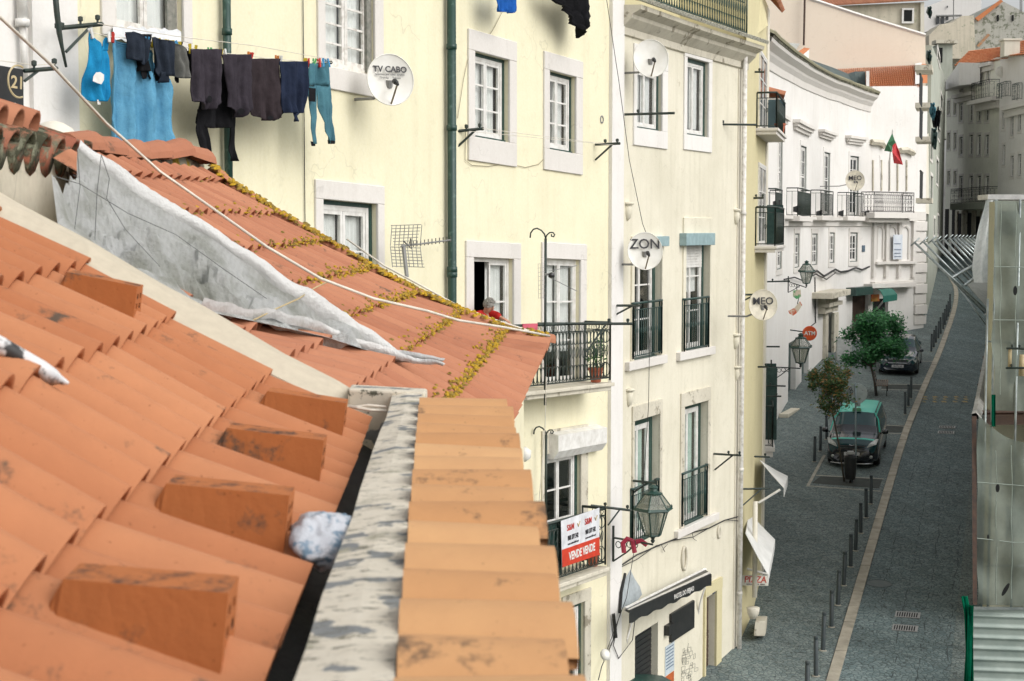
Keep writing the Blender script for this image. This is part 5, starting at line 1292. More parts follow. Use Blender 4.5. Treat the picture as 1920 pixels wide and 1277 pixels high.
while u<N2.L[-1]+.1:
    mb.cc=(rr.random(),.1,.5,1); halfcap(mb,N2.W(u,zt2+.40,-.55),N2.W(u,zt2+.12,.45),.11,.12,6); u+=.26
mb.build('roof_tiles',TC,N2H,smooth=True)
for yy0,yy1,ua,ub in ((250,330,3,4.2),(470,560,3,4.2),(640,735,6.6,7.8),(250,330,8,9.0),(600,700,9.2,10.3)):
    za,zb_=N2.hit(1437,yy1)[1],N2.hit(1437,yy0)[1]; window(N2,N2H,(ua,ub,za,zb_),2,3,pane=GLD,dep=.02,fw=.08)
# low balconies with green shutters
for (y0,y1,ua,ub) in ((760,836,2.2,5.2),):
    za,zb_=P(1440,y1,45).z,P(1440,y0,45).z
    railing(N2,N2H,ua,ub,za,zb_,.28,'scroll',side=.25,step=.3); slab(N2,N2H,ua-.1,ub+.1,za,.28,.34,mat=STO)
    for uu_ in (ub+.1,ub-1.4):
        mb=MB(); N2.box(mb,uu_,uu_+.05,za,zb_+.95,.02,.42); mb.build('shutter',GRND,N2H)
brk((1397,688),(1440,688),None,(40,39.8),'dark iron arm across the ochre wall level with the lantern',(.9,)); brk((1417,650),(1462,650),None,(44,43.8),'dark iron arm holding a small lamp hook above the lower lantern',(.3,)); brk((1420,743),(1465,743),None,(44,43.8),'iron arm below the lower palace lantern',(.3,.8)); brk((1432,723),(1473,724),None,(46,45.8),'higher of the paired iron arms below the lower lantern',(.3,))
brk((1388,917),(1444,916),(1390,950),(37,37.4),'thin iron arm just below the upper white awning',())
brk((1415,856),(1443,857),None,(38,38.4),'short iron arm just above the upper white awning',(.7,))
# white awnings
AWW=simple('awning_white',(.72,.72,.70),.7,c2=(.6,.6,.58),scale=3)
def awn(q,D,label,edge):
    E=empty('awning',P(q[0][0],q[0][1],D[0])-V((0,0,.5)),label,'awning'); mb=MB(); c=[P(x,y,d) for (x,y),d in zip(q,D)]
    mb.grid([[c[0].lerp(c[1],i/8) for i in range(9)],[c[0].lerp(c[1],i/8).lerp(c[3].lerp(c[2],i/8),.5)-V((0,0,.02)) for i in range(9)],[c[3].lerp(c[2],i/8) for i in range(9)]]); mb.build('canvas',AWW,E,solid=.015)
    mb=MB(); mb.grid([[c[3].lerp(c[2],i/16) for i in range(17)],[c[3].lerp(c[2],i/16)-V((0,0,.22+.02*math.sin(i*2))) for i in range(17)]]); mb.build('valance',AWW,E,solid=.01)
    mb=MB(); mb.tube([P(*e,38) for e in edge],.03,6); mb.build('arm',WPT,E)
awn([(1425,863),(1432,868),(1477,893),(1470,915)],(39,42,41.5,38.5),'small white street awning, the upper of the two near the ochre house',[(1422,943),(1463,918)])
awn([(1398,1000),(1404,960),(1453,1012),(1440,1078)],(36.5,39,38.5,36),'large white street awning just above the pizza sign',[(1392,1064),(1440,1077)])
PZ=empty('shop_sign',P(1416,1100,37.2),'hanging white sign reading PIZZA in red letters under the large awning','sign')
mb=MB(); a,b=P(1392,1079,37.2),P(1441,1080,37.6); mb.hexa([a-V((0,0,.24)),b-V((0,0,.24)),b+V((0,.05,-.24)),a+V((0,.05,-.24)),a,b,b+V((0,.05,0)),a+V((0,.05,0))]); mb.build('board',simple('sign_cream',(.70,.68,.60),.5),PZ,bevel=.005)
text('lettering','PIZZA',.215,simple('ink_salmon',(.55,.10,.07),.5),PZ,a.lerp(b,.5)+V((0,-.012,-.095)),b-a,V((0,0,1)),bold=.003,sx=1.15)
text('lettering','LASAGNA  PIZZA  KEBAB',.05,TXT,PZ,a.lerp(b,.5)+V((0,-.012,-.205)),b-a,V((0,0,1)))
mb=MB(); mb.hexa([P(1413,1193,36.8),P(1434,1193,37.0),P(1437,1186,38),P(1416,1186,38),P(1416,1165,36.8),P(1436,1165,37),P(1439,1155,38),P(1419,1155,38)]); mb.build('stone_bollard',STOD,None,label='squat pale stone block on the pavement at the foot of the ochre house',cat='stone block',bevel=.02)
mb=MB(); mb.lathe(P(1412,1150,36.9),[(.08,-.12),(.14,.0),(.16,.12),(.15,.14)],10); mb.tube([P(1415,1120,37),P(1416,940,37.2)],.06,8); mb.build('downpipe',WH2,None,label='short off-white rainwater pipe with a flared shoe by the stone block',cat='drainpipe',smooth=True)
# ================= ground, road, pavement =================
def cobble(name,c,c2,sc_=7.0,joint=.5):
    m,t,b=nt(name); b.inputs['Roughness'].default_value=.8; b.inputs['Specular IOR Level'].default_value=.3
    v=posn(t); mp=nd(t,'ShaderNodeMapping'); mp.inputs['Rotation'].default_value=(0,0,math.radians(-17)); mp.inputs['Scale'].default_value=(1,1.0,1); lk(t,v,mp.inputs['Vector'])
    vo=nd(t,'ShaderNodeTexVoronoi'); vo.inputs['Scale'].default_value=sc_; lk(t,mp.outputs[0],vo.inputs['Vector'])
    ed=nd(t,'ShaderNodeTexVoronoi'); ed.feature='DISTANCE_TO_EDGE'; ed.inputs['Scale'].default_value=sc_; lk(t,mp.outputs[0],ed.inputs['Vector'])
    sp=nd(t,'ShaderNodeSeparateColor'); lk(t,vo.outputs['Color'],sp.inputs[0])
    col=mix(t,sp.outputs[0],(*c,1),(*c2,1))
    big=ramp(t,noise(t,v,.5,6,.65),.3,.75); col=mix(t,.55,col,mix(t,big,(.36,.36,.36,1),(.66,.66,.66,1)),'OVERLAY')
    lng=ramp(t,noise(t,mp.outputs[0],1,2),0,1)
    mp2=nd(t,'ShaderNodeMapping'); mp2.inputs['Scale'].default_value=(1.7,.10,1); lk(t,mp.outputs[0],mp2.inputs['Vector'])
    col=mix(t,.55,col,mix(t,ramp(t,noise(t,mp2.outputs[0],1.3,3),.35,.65),(.38,.38,.38,1),(.62,.62,.62,1)),'OVERLAY')
    e=ramp(t,ed.outputs['Distance'],.02,.10,(joint,joint,joint,1),(1,1,1,1)); col=mix(t,1,col,e,'MULTIPLY')
    lk(t,col,b.inputs['Base Color']); bump(t,b,ed.outputs['Distance'],.6,.03); MT[name]=m; return m
ROADM=cobble('road_setts',(.104,.146,.152),(.172,.218,.220),9,.38)
PAVM=cobble('pavement_setts',(.114,.150,.151),(.190,.225,.215),10,.4)
KERM=simple('kerb_limestone',(.42,.38,.31),.8,c2=(.26,.24,.19),scale=2.5,bs=.3)
LINM=simple('line_stone',(.40,.38,.32),.8,c2=(.25,.24,.2),scale=4)
PATM=simple('patch_dark',(.050,.058,.052),.85,c2=(.03,.035,.032),scale=5,bs=.3)
def gp(x,D,up=0): return V((x,D,gz(D)+up))
mb=MB(); xs=[-600,-60,-20,0,10,20,30,45,80,600]; Ds=[-60,0,20,40,60,80,100,125,200,600]
mb.grid([[gp(x,D,-.02) for x in xs] for D in Ds]); mb.build('ground',simple('ground_soil',(.10,.10,.09),.9),None,kind='structure',origin=(0,0,0))
KP=[(1550,1277),(1663,900),(1690,814),(1729.5,721),(1755,666),(1772,620),(1781.5,595),(1790,560),(1789,541),(1783.6,528),(1769.5,511),(1752,497)]
KG=[G(*p) for p in KP]; KG=[KG[0]+(KG[0]-KG[1])*.9]+KG+[KG[-1]+(KG[-1]-KG[-2])*1.5]
def KX(D):
    for a,b in zip(KG,KG[1:]):
        if D<=b.y: return a.x+(b.x-a.x)*(D-a.y)/(b.y-a.y)
    return KG[-1].x
Dn=[18+i*1.0 for i in range(107)]
kx={D:KX(D) for D in Dn}
ks={D:sum(KX(min(max(D+o,18),124)) for o in (-3,-1.5,0,1.5,3))/5 for D in Dn}
def strip(name,f0,f1,up,mat,D0=18,D1=124,label=None,nx=6):
    mb=MB(); mb.grid([[gp(f0(D)+(f1(D)-f0(D))*i/nx,D,up) for i in range(nx+1)] for D in Dn if D0<=D<=D1])
    return mb.build(name,mat,None,kind='structure',origin=(0,0,0))
RW=lambda D:3.05+.004*(D-35)
strip('road',lambda D:ks[D]+.24,lambda D:ks[D]+RW(D)+2.2,.004,ROADM)
strip('pavement',lambda D:min(2.0+(D-18)*.15,ks[D]-3.2) if D<80 else ks[D]-6,lambda D:ks[D]-.02,.03,PAVM)
# kerb with joints
mb=MB(); rr=random.Random(1)
D=19.0
while D<122:
    L=rr.uniform(.9,1.3); a,b=D+.012,min(D+L-.012,123.5)
    def kk(d): i=int(d-18); i=max(0,min(i,len(Dn)-2)); f=d-18-i; return ks[Dn[i]]*(1-f)+ks[Dn[i+1]]*f
    j=rr.uniform(-.006,.006)
    mb.hexa([gp(kk(a),a,-.05),gp(kk(a)+.26,a,-.05),gp(kk(b)+.26,b,-.05),gp(kk(b),b,-.05),gp(kk(a),a,.055+j),gp(kk(a)+.26,a,.05+j),gp(kk(b)+.26,b,.05+j),gp(kk(b),b,.055+j)])
    D+=L
mb.build('kerb',KERM,None,kind='structure',origin=(0,0,0))
strip('gutter_line',lambda D:ks[D]+RW(D)-.35,lambda D:ks[D]+RW(D)+.02,.012,PAVM,nx=2)
# parking bays: inset lines and dark tree pits
def gpoly(mb,pts,up): mb.poly([G(x,y,up) for x,y in pts])
def gline(mb,a,b,w,up=.036):
    A,B_=G(*a,up),G(*b,up); d=(B_-A); d.z=0; d.normalize(); s=V((-d.y,d.x,0))*w/2
    for k in range(6):
        p,q=A.lerp(B_,k/6),A.lerp(B_,(k+1)/6); mb.poly([V((r.x,r.y,gz(r.y)+up)) for r in (p-s,q-s,q+s,p+s)])
mb=MB(); gpoly(mb,[(1522,906),(1538,893),(1655,898),(1648,916)],.034); gpoly(mb,[(1655,797),(1695,797),(1690,811),(1657,811)],.034); gpoly(mb,[(1655,721),(1727,722),(1724,730),(1652,729)],.034)
mb.build('tree_pit',PATM,None,kind='structure',origin=(0,0,0))
mb=MB()
for a,b in (((1516,911),(1651,921)),((1530,891),(1657,898)),((1514,912),(1546,853)),((1659,812),(1690,813)),((1661,797),(1697,799)),((1652,730),(1725,732)),((1655,720),(1728,721)),((1726,677),(1752,678))): gline(mb,a,b,.10)
mb.build('bay_line',LINM,None,kind='structure',origin=(0,0,0))
# worn yellow studs of the crossing line
YM=simple('road_yellow',(.45,.32,.10),.8,c2=(.14,.13,.09),scale=12,lo=.42,hi=.6)
mb=MB(); rr=random.Random(3)
for x in (1734,1753,1771,1792,1810):
    for y in (744,748,753):
        A=G(x+rr.uniform(-1,1)-(y-748)*.3,y,.010); s=rr.uniform(.05,.11); mb.poly([A+V((-s,-.16,-.013)),A+V((s,-.16,-.013)),A+V((s,.14,.013)),A+V((-s,.14,.013))])
mb.build('road_marking',YM,None,kind='structure',origin=(0,0,0))
# long worn joints between the sett courses
JM=simple('joint_dark',(.03,.042,.046),.9,c2=(.05,.065,.068),scale=9); rr=random.Random(14)
mb=MB()
for off,D0,D1 in ((1.15,24,58),(1.75,26,70),(2.35,22,48),(.55,40,66)):
    D=D0; x=off; pts=[]
    while D<D1: pts.append((x,D)); x+=rr.uniform(-.03,.03)+(off-x)*.3; D+=rr.uniform(.12,.3)
    for (xa,da),(xb,db) in zip(pts,pts[1:]):
        if rr.random()<.4: continue
        w=rr.uniform(.006,.014); a,b=gp(kk(da)+.24+xa,da,.0085),gp(kk(db)+.24+xb,db,.0085); s_=V((w,0,0)); mb.poly([a-s_,a+s_,b+s_,b-s_])
mb.build('road_joint',JM,None,kind='structure',origin=(0,0,0))
# drain grates
def grate(px,py,lab):
    c=G(px,py,.012); mb=MB(); w,l=.30,.22
    ax=V((.30,.954,.083)); ay=V((.954,-.30,0))
    F_=lambda u,v,h:c+ay*u+ax*v+V((0,0,h))
    def bx(u0,u1,v0,v1,h0,h1): mb.hexa([F_(u0,v0,h0),F_(u1,v0,h0),F_(u1,v1,h0),F_(u0,v1,h0),F_(u0,v0,h1),F_(u1,v0,h1),F_(u1,v1,h1),F_(u0,v1,h1)])
    bx(-w,w,-l,-l+.04,0,.012); bx(-w,w,l-.04,l,0,.012); bx(-w,-w+.04,-l+.041,l-.041,0,.012); bx(w-.04,w,-l+.041,l-.041,0,.012)
    for i in range(9): u=-w+.07+i*.058; bx(u,u+.026,-l+.041,l-.041,0,.010)
    o=mb.build('drain_grate',GREY,None,label=lab,cat='drain grate',group='cast iron grates in the roadway')
    m2=MB(); m2.poly([F_(-w,-l,.0),F_(w,-l,.0),F_(w,l,.0),F_(-w,l,.0)]); m2.build('pit',DARK,o)
grate(1776,801,'drain grate of the far pair, on the uphill side'); grate(1774,811,'drain grate of the far pair, on the downhill side')
grate(1702,1153,'drain grate of the near pair, on the uphill side'); grate(1697,1178,'drain grate of the near pair, on the downhill side')
mb=MB(); c=G(1648,1095,.0); 
rows=[[V((c.x+r*math.cos(a),c.y+r*math.sin(a),gz(c.y+r*math.sin(a))+.010)) for a in [k*math.pi/12 for k in range(25)]] for r in (.01,.33)]; mb.grid(rows); mb.tube([p+V((0,0,.0)) for p in rows[1][:-1]],.012,4,closed=True)
mb.build('manhole_cover',simple('iron_cover',(.06,.08,.08),.6,c2=(.09,.11,.11)),None,label='round iron manhole cover in the near roadway beside the kerb',cat='manhole cover')
# bollards
def bollard():
    mb=MB(); mb.lathe(V((0,0,0)),[(.052,-.15),(.052,.80),(.044,.81),(.044,.83),(.052,.84),(.052,.885),(.046,.90),(.0,.905)],12,cap=False)
    o=mb.build('bollard',simple('bollard_grey',(.030,.045,.050),.5,c2=(.05,.06,.062)),None,label='x',cat='bollard',group='slim iron bollards along the kerb',origin=(0,0,0),smooth=True)
    m=MB(); m.lathe(V((0,0,0)),[(.09,.0),(.085,.015),(.053,.02)],12); m.build('base_ring',LINM,o); return o
names=['first','second','third','fourth','fifth','sixth','seventh','eighth','ninth','tenth','eleventh','twelfth']
b0=None
lst=[((1513,1318),'bollard cut off by the bottom edge, nearest of the row along the pale kerb')]
near_=[(1530,1268),(1543,1220),(1559,1176),(1571,1135),(1582,1098),(1595,1063),(1604,1033),(1614,1000),(1624,971),(1633,945)]
for i,p in enumerate(near_): lst.append((p,'%s whole bollard counting uphill in the long near row along the pale kerb'%names[i]))
for p,l in (((1697,777),'nearest of the three bollards between the two parked cars'),((1703,762),'middle one of the three bollards between the two parked cars'),((1708,747),'farthest of the three bollards between the two parked cars'),
    ((1527,866),'nearest of the three bollards left of the taxi'),((1538,846),'middle one of the three bollards left of the taxi'),((1550,824),'farthest of the three bollards left of the taxi, behind its mirror')): lst.append((p,l))
far_=[(1746,660),(1750.5,652),(1755,643.5),(1759.5,635),(1764,626.5),(1768.5,618),(1772,610),(1775,602),(1778,594.5),(1780,587),(1781.5,580)]
for i,p in enumerate(far_): lst.append((p,'%s bollard counting uphill in the far row where the kerb bends'%names[i]))
b0=None
for p,l in lst:
    q=G(*p,.03)
    if b0 is None: b0=bollard(); b0.location=q; b0['label']=l
    else: o=dup(b0,q,label=l); o.rotation_euler=(random.uniform(-.015,.015),random.uniform(-.03,.03),0)
# ---------------- cars
def car(name,loc,heading,label,cat,st,W_,wb,wr_,bodym,roofm,glassm,details,xf,xr):
    """st: stations front->rear: (x,zlow,zbelt,ztop,wlow,wbelt,wtop) in metres"""
    E=empty(name,loc,label,cat); O=ORG[E.name]
    ca,sa=math.cos(heading),math.sin(heading); sl=math.atan(GS*.95)
    def T(x,y,z): # x backwards (uphill) along heading, y to the viewer's right, z up
        return V((O.x+x*sa+y*ca, O.y+x*ca-y*sa, O.z+z+x*math.tan(sl)))
    # loft
    def ring(s):
        x,zl,zb,zt,wl,wbelt,wt=s
        return [(wl*.80,zl),(wl,zl+.10),(wl*1.0,zl+(zb-zl)*.45),(wbelt,zb-.05),(wbelt*.985,zb),(wt+(wbelt-wt)*.12,zb+(zt-zb)*.86),(wt*.93,zt-.012),(wt*.55,zt+.012),(0,zt+.018)]
    S=[]
    for a,b in zip(st,st[1:]):
        k=3
        for i in range(k):
            f=i/k; S.append(tuple(a[j]*(1-f)+b[j]*f for j in range(7)))
    S.append(st[-1])
    body=MB(); gls=MB(); rf=MB()
    cab=[s for s in st if s[3]-s[2]>.30]; c0=min(s[0] for s in cab); c1=max(s[0] for s in cab)
    for sg in (-1,1):
        R=[[T(s[0],sg*y,z) for y,z in ring(s)] for s in S]
        for i in range(len(R)-1):
            xm=(S[i][0]+S[i+1][0])/2; tall=min(S[i][3]-S[i][2],S[i+1][3]-S[i+1][2])
            for j in range(8):
                tgt=body
                incab=tall>.12
                if j==4 and incab: tgt=gls
                if j>=5:
                    slope=abs(S[i+1][3]-S[i][3])/max(.01,S[i+1][0]-S[i][0])
                    if incab and slope>.28: tgt=gls
                    elif incab: tgt=rf
                q=[R[i][j],R[i+1][j],R[i+1][j+1],R[i][j+1]]
                tgt.poly(q if sg>0 else q[::-1])
        for e in (0,-1):
            r=R[e]; body.poly(r+[T(S[e][0],0,S[e][1])])
    def bd(m,name,mat):
        o=m.build(name,mat,E,smooth=True)
        md=o.modifiers.new('weld','WELD'); md.merge_threshold=.004
        return o
    o=bd(body,'body',bodym); 
    s_=o.modifiers.new('bev','BEVEL'); s_.width=.03; s_.segments=2; s_.limit_method='ANGLE'; s_.angle_limit=.6
    bd(gls,'windows',glassm); bd(rf,'roof',roofm)
    for (x,y) in ((wb[0],-1),(wb[0],1),(wb[1],-1),(wb[1],1)):
        m=MB(); cc=T(x,y*(W_/2-.10),wr_); ax=(T(x,1,0)-T(x,0,0))*y
        m.lathe(cc,[(.0,-.10),(wr_*.92,-.10),(wr_,-.06),(wr_,.06),(wr_*.92,.10),(wr_*.62,.10),(wr_*.60,.07)],20,axis=ax,cap=False)
        w=m.build('wheel',simple('tyre',(.015,.015,.015),.85),E,smooth=False)
        m=MB(); m.lathe(cc,[(wr_*.60,.085),(wr_*.5,.06),(wr_*.15,.07),(.0,.075)],12,axis=ax,cap=False); m.build('rim',simple('alloy',(.45,.46,.48),.3,.8),w,smooth=True)
        m=MB(); pts=[T(x+(wr_+.05)*math.cos(a),y*(W_/2+.001),wr_+(wr_+.05)*math.sin(a)) for a in [math.pi*k/10 for k in range(11)]]
    details(E,T)
    return E
def quad(mb,T,x,pts): mb.poly([T(x,*p) for p in pts])
LENS=simple('headlamp_glass',(.62,.64,.62),.12,c2=(.30,.32,.32),scale=30); CHR=simple('chrome',(.62,.63,.64),.2,.8); PLT=simple('plate_white',(.60,.60,.60),.5); NVY=simple('grille_black',(.008,.008,.009),.5)
m,t,b=nt('car_black'); b.inputs['Base Color'].default_value=(.006,.008,.012,1); b.inputs['Roughness'].default_value=.16; b.inputs['Coat Weight'].default_value=.6; CBK=m
m,t,b=nt('car_navy'); b.inputs['Base Color'].default_value=(.008,.016,.028,1); b.inputs['Roughness'].default_value=.2; b.inputs['Coat Weight'].default_value=.6; CNVY=m
m,t,b=nt('taxi_green'); b.inputs['Base Color'].default_value=(.03,.42,.32,1); b.inputs['Roughness'].default_value=.35; TXG=m
def taxi_det(E,T):
    for sg in (-1,1):
        m=MB(); p=[(.50,.74),(.80,.83),(.86,.98),(.78,1.0),(.56,.86)]
        xs_=[-.02,.10,.26,.22,.02]
        m.poly([T(xs_[i]-.03,sg*y,z) for i,(y,z) in enumerate(p)]); m.poly([T(xs_[i]-.005,sg*y,z) for i,(y,z) in enumerate(p)][::-1])
        m.build('headlight',LENS,E,solid=.015)
        m=MB(); c=T(.98,sg*1.02,1.10); m.lathe(c,[(.05,-.10),(.085,-.06),(.09,.06),(.05,.11)],10,axis=T(0,1,0)-T(0,0,0)); m.tube([T(1.0,sg*.86,1.03),T(.99,sg*.98,1.08)],.025,6); m.build('wing_mirror',CBK,E,smooth=True)
        m=MB(); m.lathe(T(-.045,sg*.64,.42),[(.0,.02),(.055,.015),(.06,-.02)],12,axis=T(-1,0,0)-T(0,0,0)); m.build('fog_lamp',LENS,E,smooth=True)
    m=MB()
    for z in (.60,.68,.76): m.hexa([T(-.06,-.42,z),T(-.06,.42,z),T(-.03,.42,z),T(-.03,-.42,z),T(-.055,-.45,z+.04),T(-.055,.45,z+.04),T(-.02,.45,z+.04),T(-.02,-.45,z+.04)])
    m.build('grille',CHR if False else simple('grille_grey',(.05,.05,.055),.3,.5),E)
    m=MB(); m.hexa([T(-.10,-.26,.47),T(-.10,.26,.47),T(-.07,.26,.47),T(-.07,-.26,.47),T(-.09,-.26,.57),T(-.09,.26,.57),T(-.06,.26,.57),T(-.06,-.26,.57)]); m.build('number_plate',PLT,E)
    text('lettering','12-LV-21',.10,TXT,E,T(-.103,0,.52),T(0,1,0)-T(0,0,0),V((0,0,1)),bold=.002)
    for sg in (-1,1):
        m=MB(); m.tube([T(-.12,sg*.70,.22),T(-.15,sg*.45,.20),T(-.15,sg*.15,.20)],.022,6); m.build('skid_trim',CHR,E,smooth=True)
    m=MB(); m.tube([T(-.09,-.09,.83),T(-.10,0,.81),T(-.09,.09,.83)],.014,5); m.build('badge',CHR,E)
    m=MB(); m.hexa([T(1.55,-.16,1.665),T(1.55,.16,1.665),T(1.72,.16,1.665),T(1.72,-.16,1.665),T(1.58,-.13,1.77),T(1.58,.13,1.77),T(1.68,.13,1.77),T(1.68,-.13,1.77)]); m.build('roof_sign',simple('roof_sign_green',(.05,.2,.1),.4),E,bevel=.015)
    for sg in (-1,1):
        m=MB(); m.tube([T(1.5,sg*.66,1.66),T(1.6,sg*.66,1.71),T(3.4,sg*.66,1.72),T(3.5,sg*.66,1.67)],.018,6); m.build('roof_rail',BLK,E,smooth=True)
    m=MB(); m.tube([T(.98,-.35,1.06),T(1.03,.10,1.10)],.012,4); m.tube([T(.98,.25,1.06),T(1.04,.62,1.10)],.012,4); m.build('wiper',BLK,E)
    m=MB(); m.tube([T(1.62,-.62,1.60),T(1.42,-.76,1.42),T(1.0,-.84,1.08)],.022,5); m.tube([T(1.62,.62,1.60),T(1.42,.76,1.42),T(1.0,.84,1.08)],.022,5); m.build('windscreen_pillars',TXG,E)
    m=MB(); m.poly([T(1.19,-.62,1.16),T(1.19,-.44,1.16),T(1.27,-.44,1.24),T(1.27,-.62,1.24)]); m.build('windscreen_sticker',PLT,E)
taxi_st=[(-.06,.28,.50,.62,.60,.62,.50),(.00,.22,.60,.82,.74,.76,.62),(.18,.20,.80,.96,.85,.84,.70),(.55,.20,.93,1.02,.87,.86,.72),(.95,.20,.98,1.08,.875,.87,.74),(1.62,.20,1.00,1.62,.875,.87,.66),(2.2,.20,1.01,1.68,.875,.87,.67),(3.5,.20,1.03,1.66,.875,.87,.67),(4.15,.22,1.04,1.58,.86,.85,.64),(4.42,.25,1.02,1.10,.82,.82,.64),(4.5,.30,.95,1.0,.78,.78,.6)]
tp=G(1597,880); tp=tp+V((0,0,.03))
car('parked_car',tp,math.atan(.31),'black people carrier taxi with a turquoise green roof parked behind the round sign','car',taxi_st,1.75,(.78,3.59),.31,CBK,TXG,GLT if False else GLC,taxi_det,0,0)
def sed_det(E,T):
    for sg in (-1,1):
        m=MB(); p=[(.46,.60),(.80,.60),(.82,.74),(.46,.74)]
        m.poly([T(-.05 if y<.6 else .07,sg*y,z) for y,z in p]); m.build('headlight',LENS,E,solid=.02)
        m=MB(); c=T(1.25,sg*.98,.98); m.lathe(c,[(.04,-.09),(.07,-.05),(.07,.05),(.04,.09)],10,axis=T(0,1,0)-T(0,0,0)); m.tube([T(1.25,sg*.8,.93),T(1.25,sg*.95,.96)],.02,5); m.build('wing_mirror',CNVY,E,smooth=True)
    m=MB(); m.hexa([T(-.09,-.40,.60),T(-.09,.40,.60),T(-.04,.40,.60),T(-.04,-.40,.60),T(-.08,-.45,.76),T(-.08,.45,.76),T(-.03,.45,.76),T(-.03,-.45,.76)]); m.build('grille',simple('grille_dark_chrome',(.10,.11,.12),.3,.6),E)
    m=MB(); m.tube([T(-.10,-.42,.595),T(-.105,.42,.595),T(-.09,.46,.765),T(-.09,-.46,.765)],.014,5,closed=True); m.tube([T(-.11,.055*math.cos(a),.68+.055*math.sin(a)) for a in [k*math.pi/5 for k in range(10)]],.012,4,closed=True)
    m.build('grille_surround',CHR,E)
    m=MB(); m.hexa([T(-.13,-.26,.40),T(-.13,.26,.40),T(-.08,.26,.40),T(-.08,-.26,.40),T(-.12,-.26,.51),T(-.12,.26,.51),T(-.07,.26,.51),T(-.07,-.26,.51)]); m.build('number_plate',PLT,E)
    text('lettering','98-79-XE',.10,TXT,E,T(-.133,0,.455),T(0,1,0)-T(0,0,0),V((0,0,1)),bold=.002)
    m=MB(); m.hexa([T(.55,-.05,.93),T(.55,.30,.93),T(.85,.30,.96),T(.85,-.05,.96),T(.55,-.05,.94),T(.55,.30,.94),T(.85,.30,.97),T(.85,-.05,.97)]); m.build('bonnet_panel',NVY,E)
sed_st=[(-.08,.28,.48,.60,.62,.62,.50),(.00,.20,.58,.78,.78,.76,.62),(.20,.18,.74,.87,.86,.84,.68),(1.15,.18,.88,.98,.875,.86,.70),(1.95,.18,.93,1.40,.875,.86,.60),(2.4,.18,.94,1.46,.875,.86,.60),(3.2,.18,.95,1.42,.875,.86,.60),(3.95,.20,.96,1.06,.86,.85,.66),(4.6,.22,.92,1.0,.82,.82,.64),(4.7,.30,.80,.88,.78,.78,.6)]
sp_=G(1683,706)+V((0,0,.03))
car('parked_car',sp_,math.atan(.30),'dark blue saloon car parked uphill behind the green tree','car',sed_st,1.76,(.85,3.55),.31,CNVY,CNVY,GLC,sed_det,0,0)
# ---------------- trees
def tree(name,base,top,label,crown,n,leaf,lm,seed,trunk_r=.05,lean=V((0,0,0)),clumps=26):
    rn=random.Random(seed); E=empty(name,base,label,'tree')
    c,rx,ry,rz=crown; mb=MB()
    fork=c-V((0,0,rz*.75)); mb.tube([base-V((0,0,.1)),base.lerp(fork,.5)+V((.02,0,0)),fork],[trunk_r,trunk_r*.85,trunk_r*.7],8)
    cl=[]
    for i in range(clumps):
        while True:
            d=V((rn.uniform(-1,1),rn.uniform(-1,1),rn.uniform(-1,1)))
            if d.length<1 and d.length>.25: break
        p=c+V((d.x*rx,d.y*ry,d.z*rz)); cl.append((p,rn.uniform(.22,.40)*min(rx,rz)))
        if i%2==0: mb.tube([fork,fork.lerp(p,.5)+V((0,0,.12)),p],[trunk_r*.45,trunk_r*.25,.006],5)
    mb.build('trunk',simple('bark',(.10,.08,.06),.9,c2=(.05,.045,.035),scale=20),E,smooth=True)
    lb=MB()
    for i in range(n):
        p,r=cl[rn.randrange(len(cl))]; d=V((rn.gauss(0,1),rn.gauss(0,1),rn.gauss(0,.8)))*r*.55; q=p+d
        a=V((rn.gauss(0,1),rn.gauss(0,1),rn.gauss(0,.6)-.2)).normalized(); b=(a.orthogonal()+V((rn.gauss(0,.5),rn.gauss(0,.5),rn.gauss(0,.5)))).normalized(); L=leaf*rn.uniform(.6,1.25)
        lb.cc=(rn.random(),0,0,1); lb.poly([q-a*L,q-a*L*.2+b*L*.42,q+a*L,q-a*L*.2-b*L*.42])
    lb.build('crown',lm,E)
LT=leafmat('leaf_dark_green',(.010,.075,.030),(.06,.25,.07)); LT2=leafmat('leaf_autumn',(.04,.085,.03),(.10,.19,.05),(.30,.17,.05))
tb_=G(1644,742,.03); cc_=P(1634,640,tb_.y); tree('tree',tb_,None,'bushy dark green street tree beside the blue saloon',(cc_,1.15,1.1,1.42),12500,.085,LT,5,.06,clumps=30)
cc2=P(1632,606,tb_.y)
tb2=G(1584,903,.03); cc3=P(1560,722,tb2.y); tree('tree',tb2,None,'thin young tree with browning leaves standing in front of the taxi',(cc3,.74,.72,1.0),4200,.065,LT2,9,.035,clumps=26)
# bench
be=G(1646,742,.03); E=empty('park_bench',be+V((-.1,-.2,0)),'wooden slatted park bench under the bushy green tree','bench')
bx_=V((-.30,.954,.083)).normalized(); bx_=V((.25,.96,.08)).normalized(); by_=V((.96,-.25,0)); 
W2=BRN2=simple('bench_wood',(.20,.13,.09),.7,c2=(.10,.07,.05),scale=12)
o_=be+V((-.10,-.35,0)); mb=MB()
for i in range(6):
    a=o_+by_*(i*.085-.05)+V((0,0,.44)); s_=[a+by_*.03,a-by_*.03]; e_=bx_*1.5
    mb.hexa([s_[1],s_[0],s_[0]+e_,s_[1]+e_]+[q+V((0,0,.03)) for q in (s_[1],s_[0],s_[0]+e_,s_[1]+e_)])
mb.build('seat',W2,E)
mb=MB()
for i in range(3):
    a=o_+by_*(-.12-i*.03)+V((0,0,.55+i*.12)); e_=bx_*1.5; mb.hexa([a,a+by_*.02,a+by_*.02+e_,a+e_,a+V((0,0,.08)),a+by_*.02+V((0,0,.08)),a+by_*.02+e_+V((0,0,.08)),a+e_+V((0,0,.08))])
mb.build('backrest',W2,E)
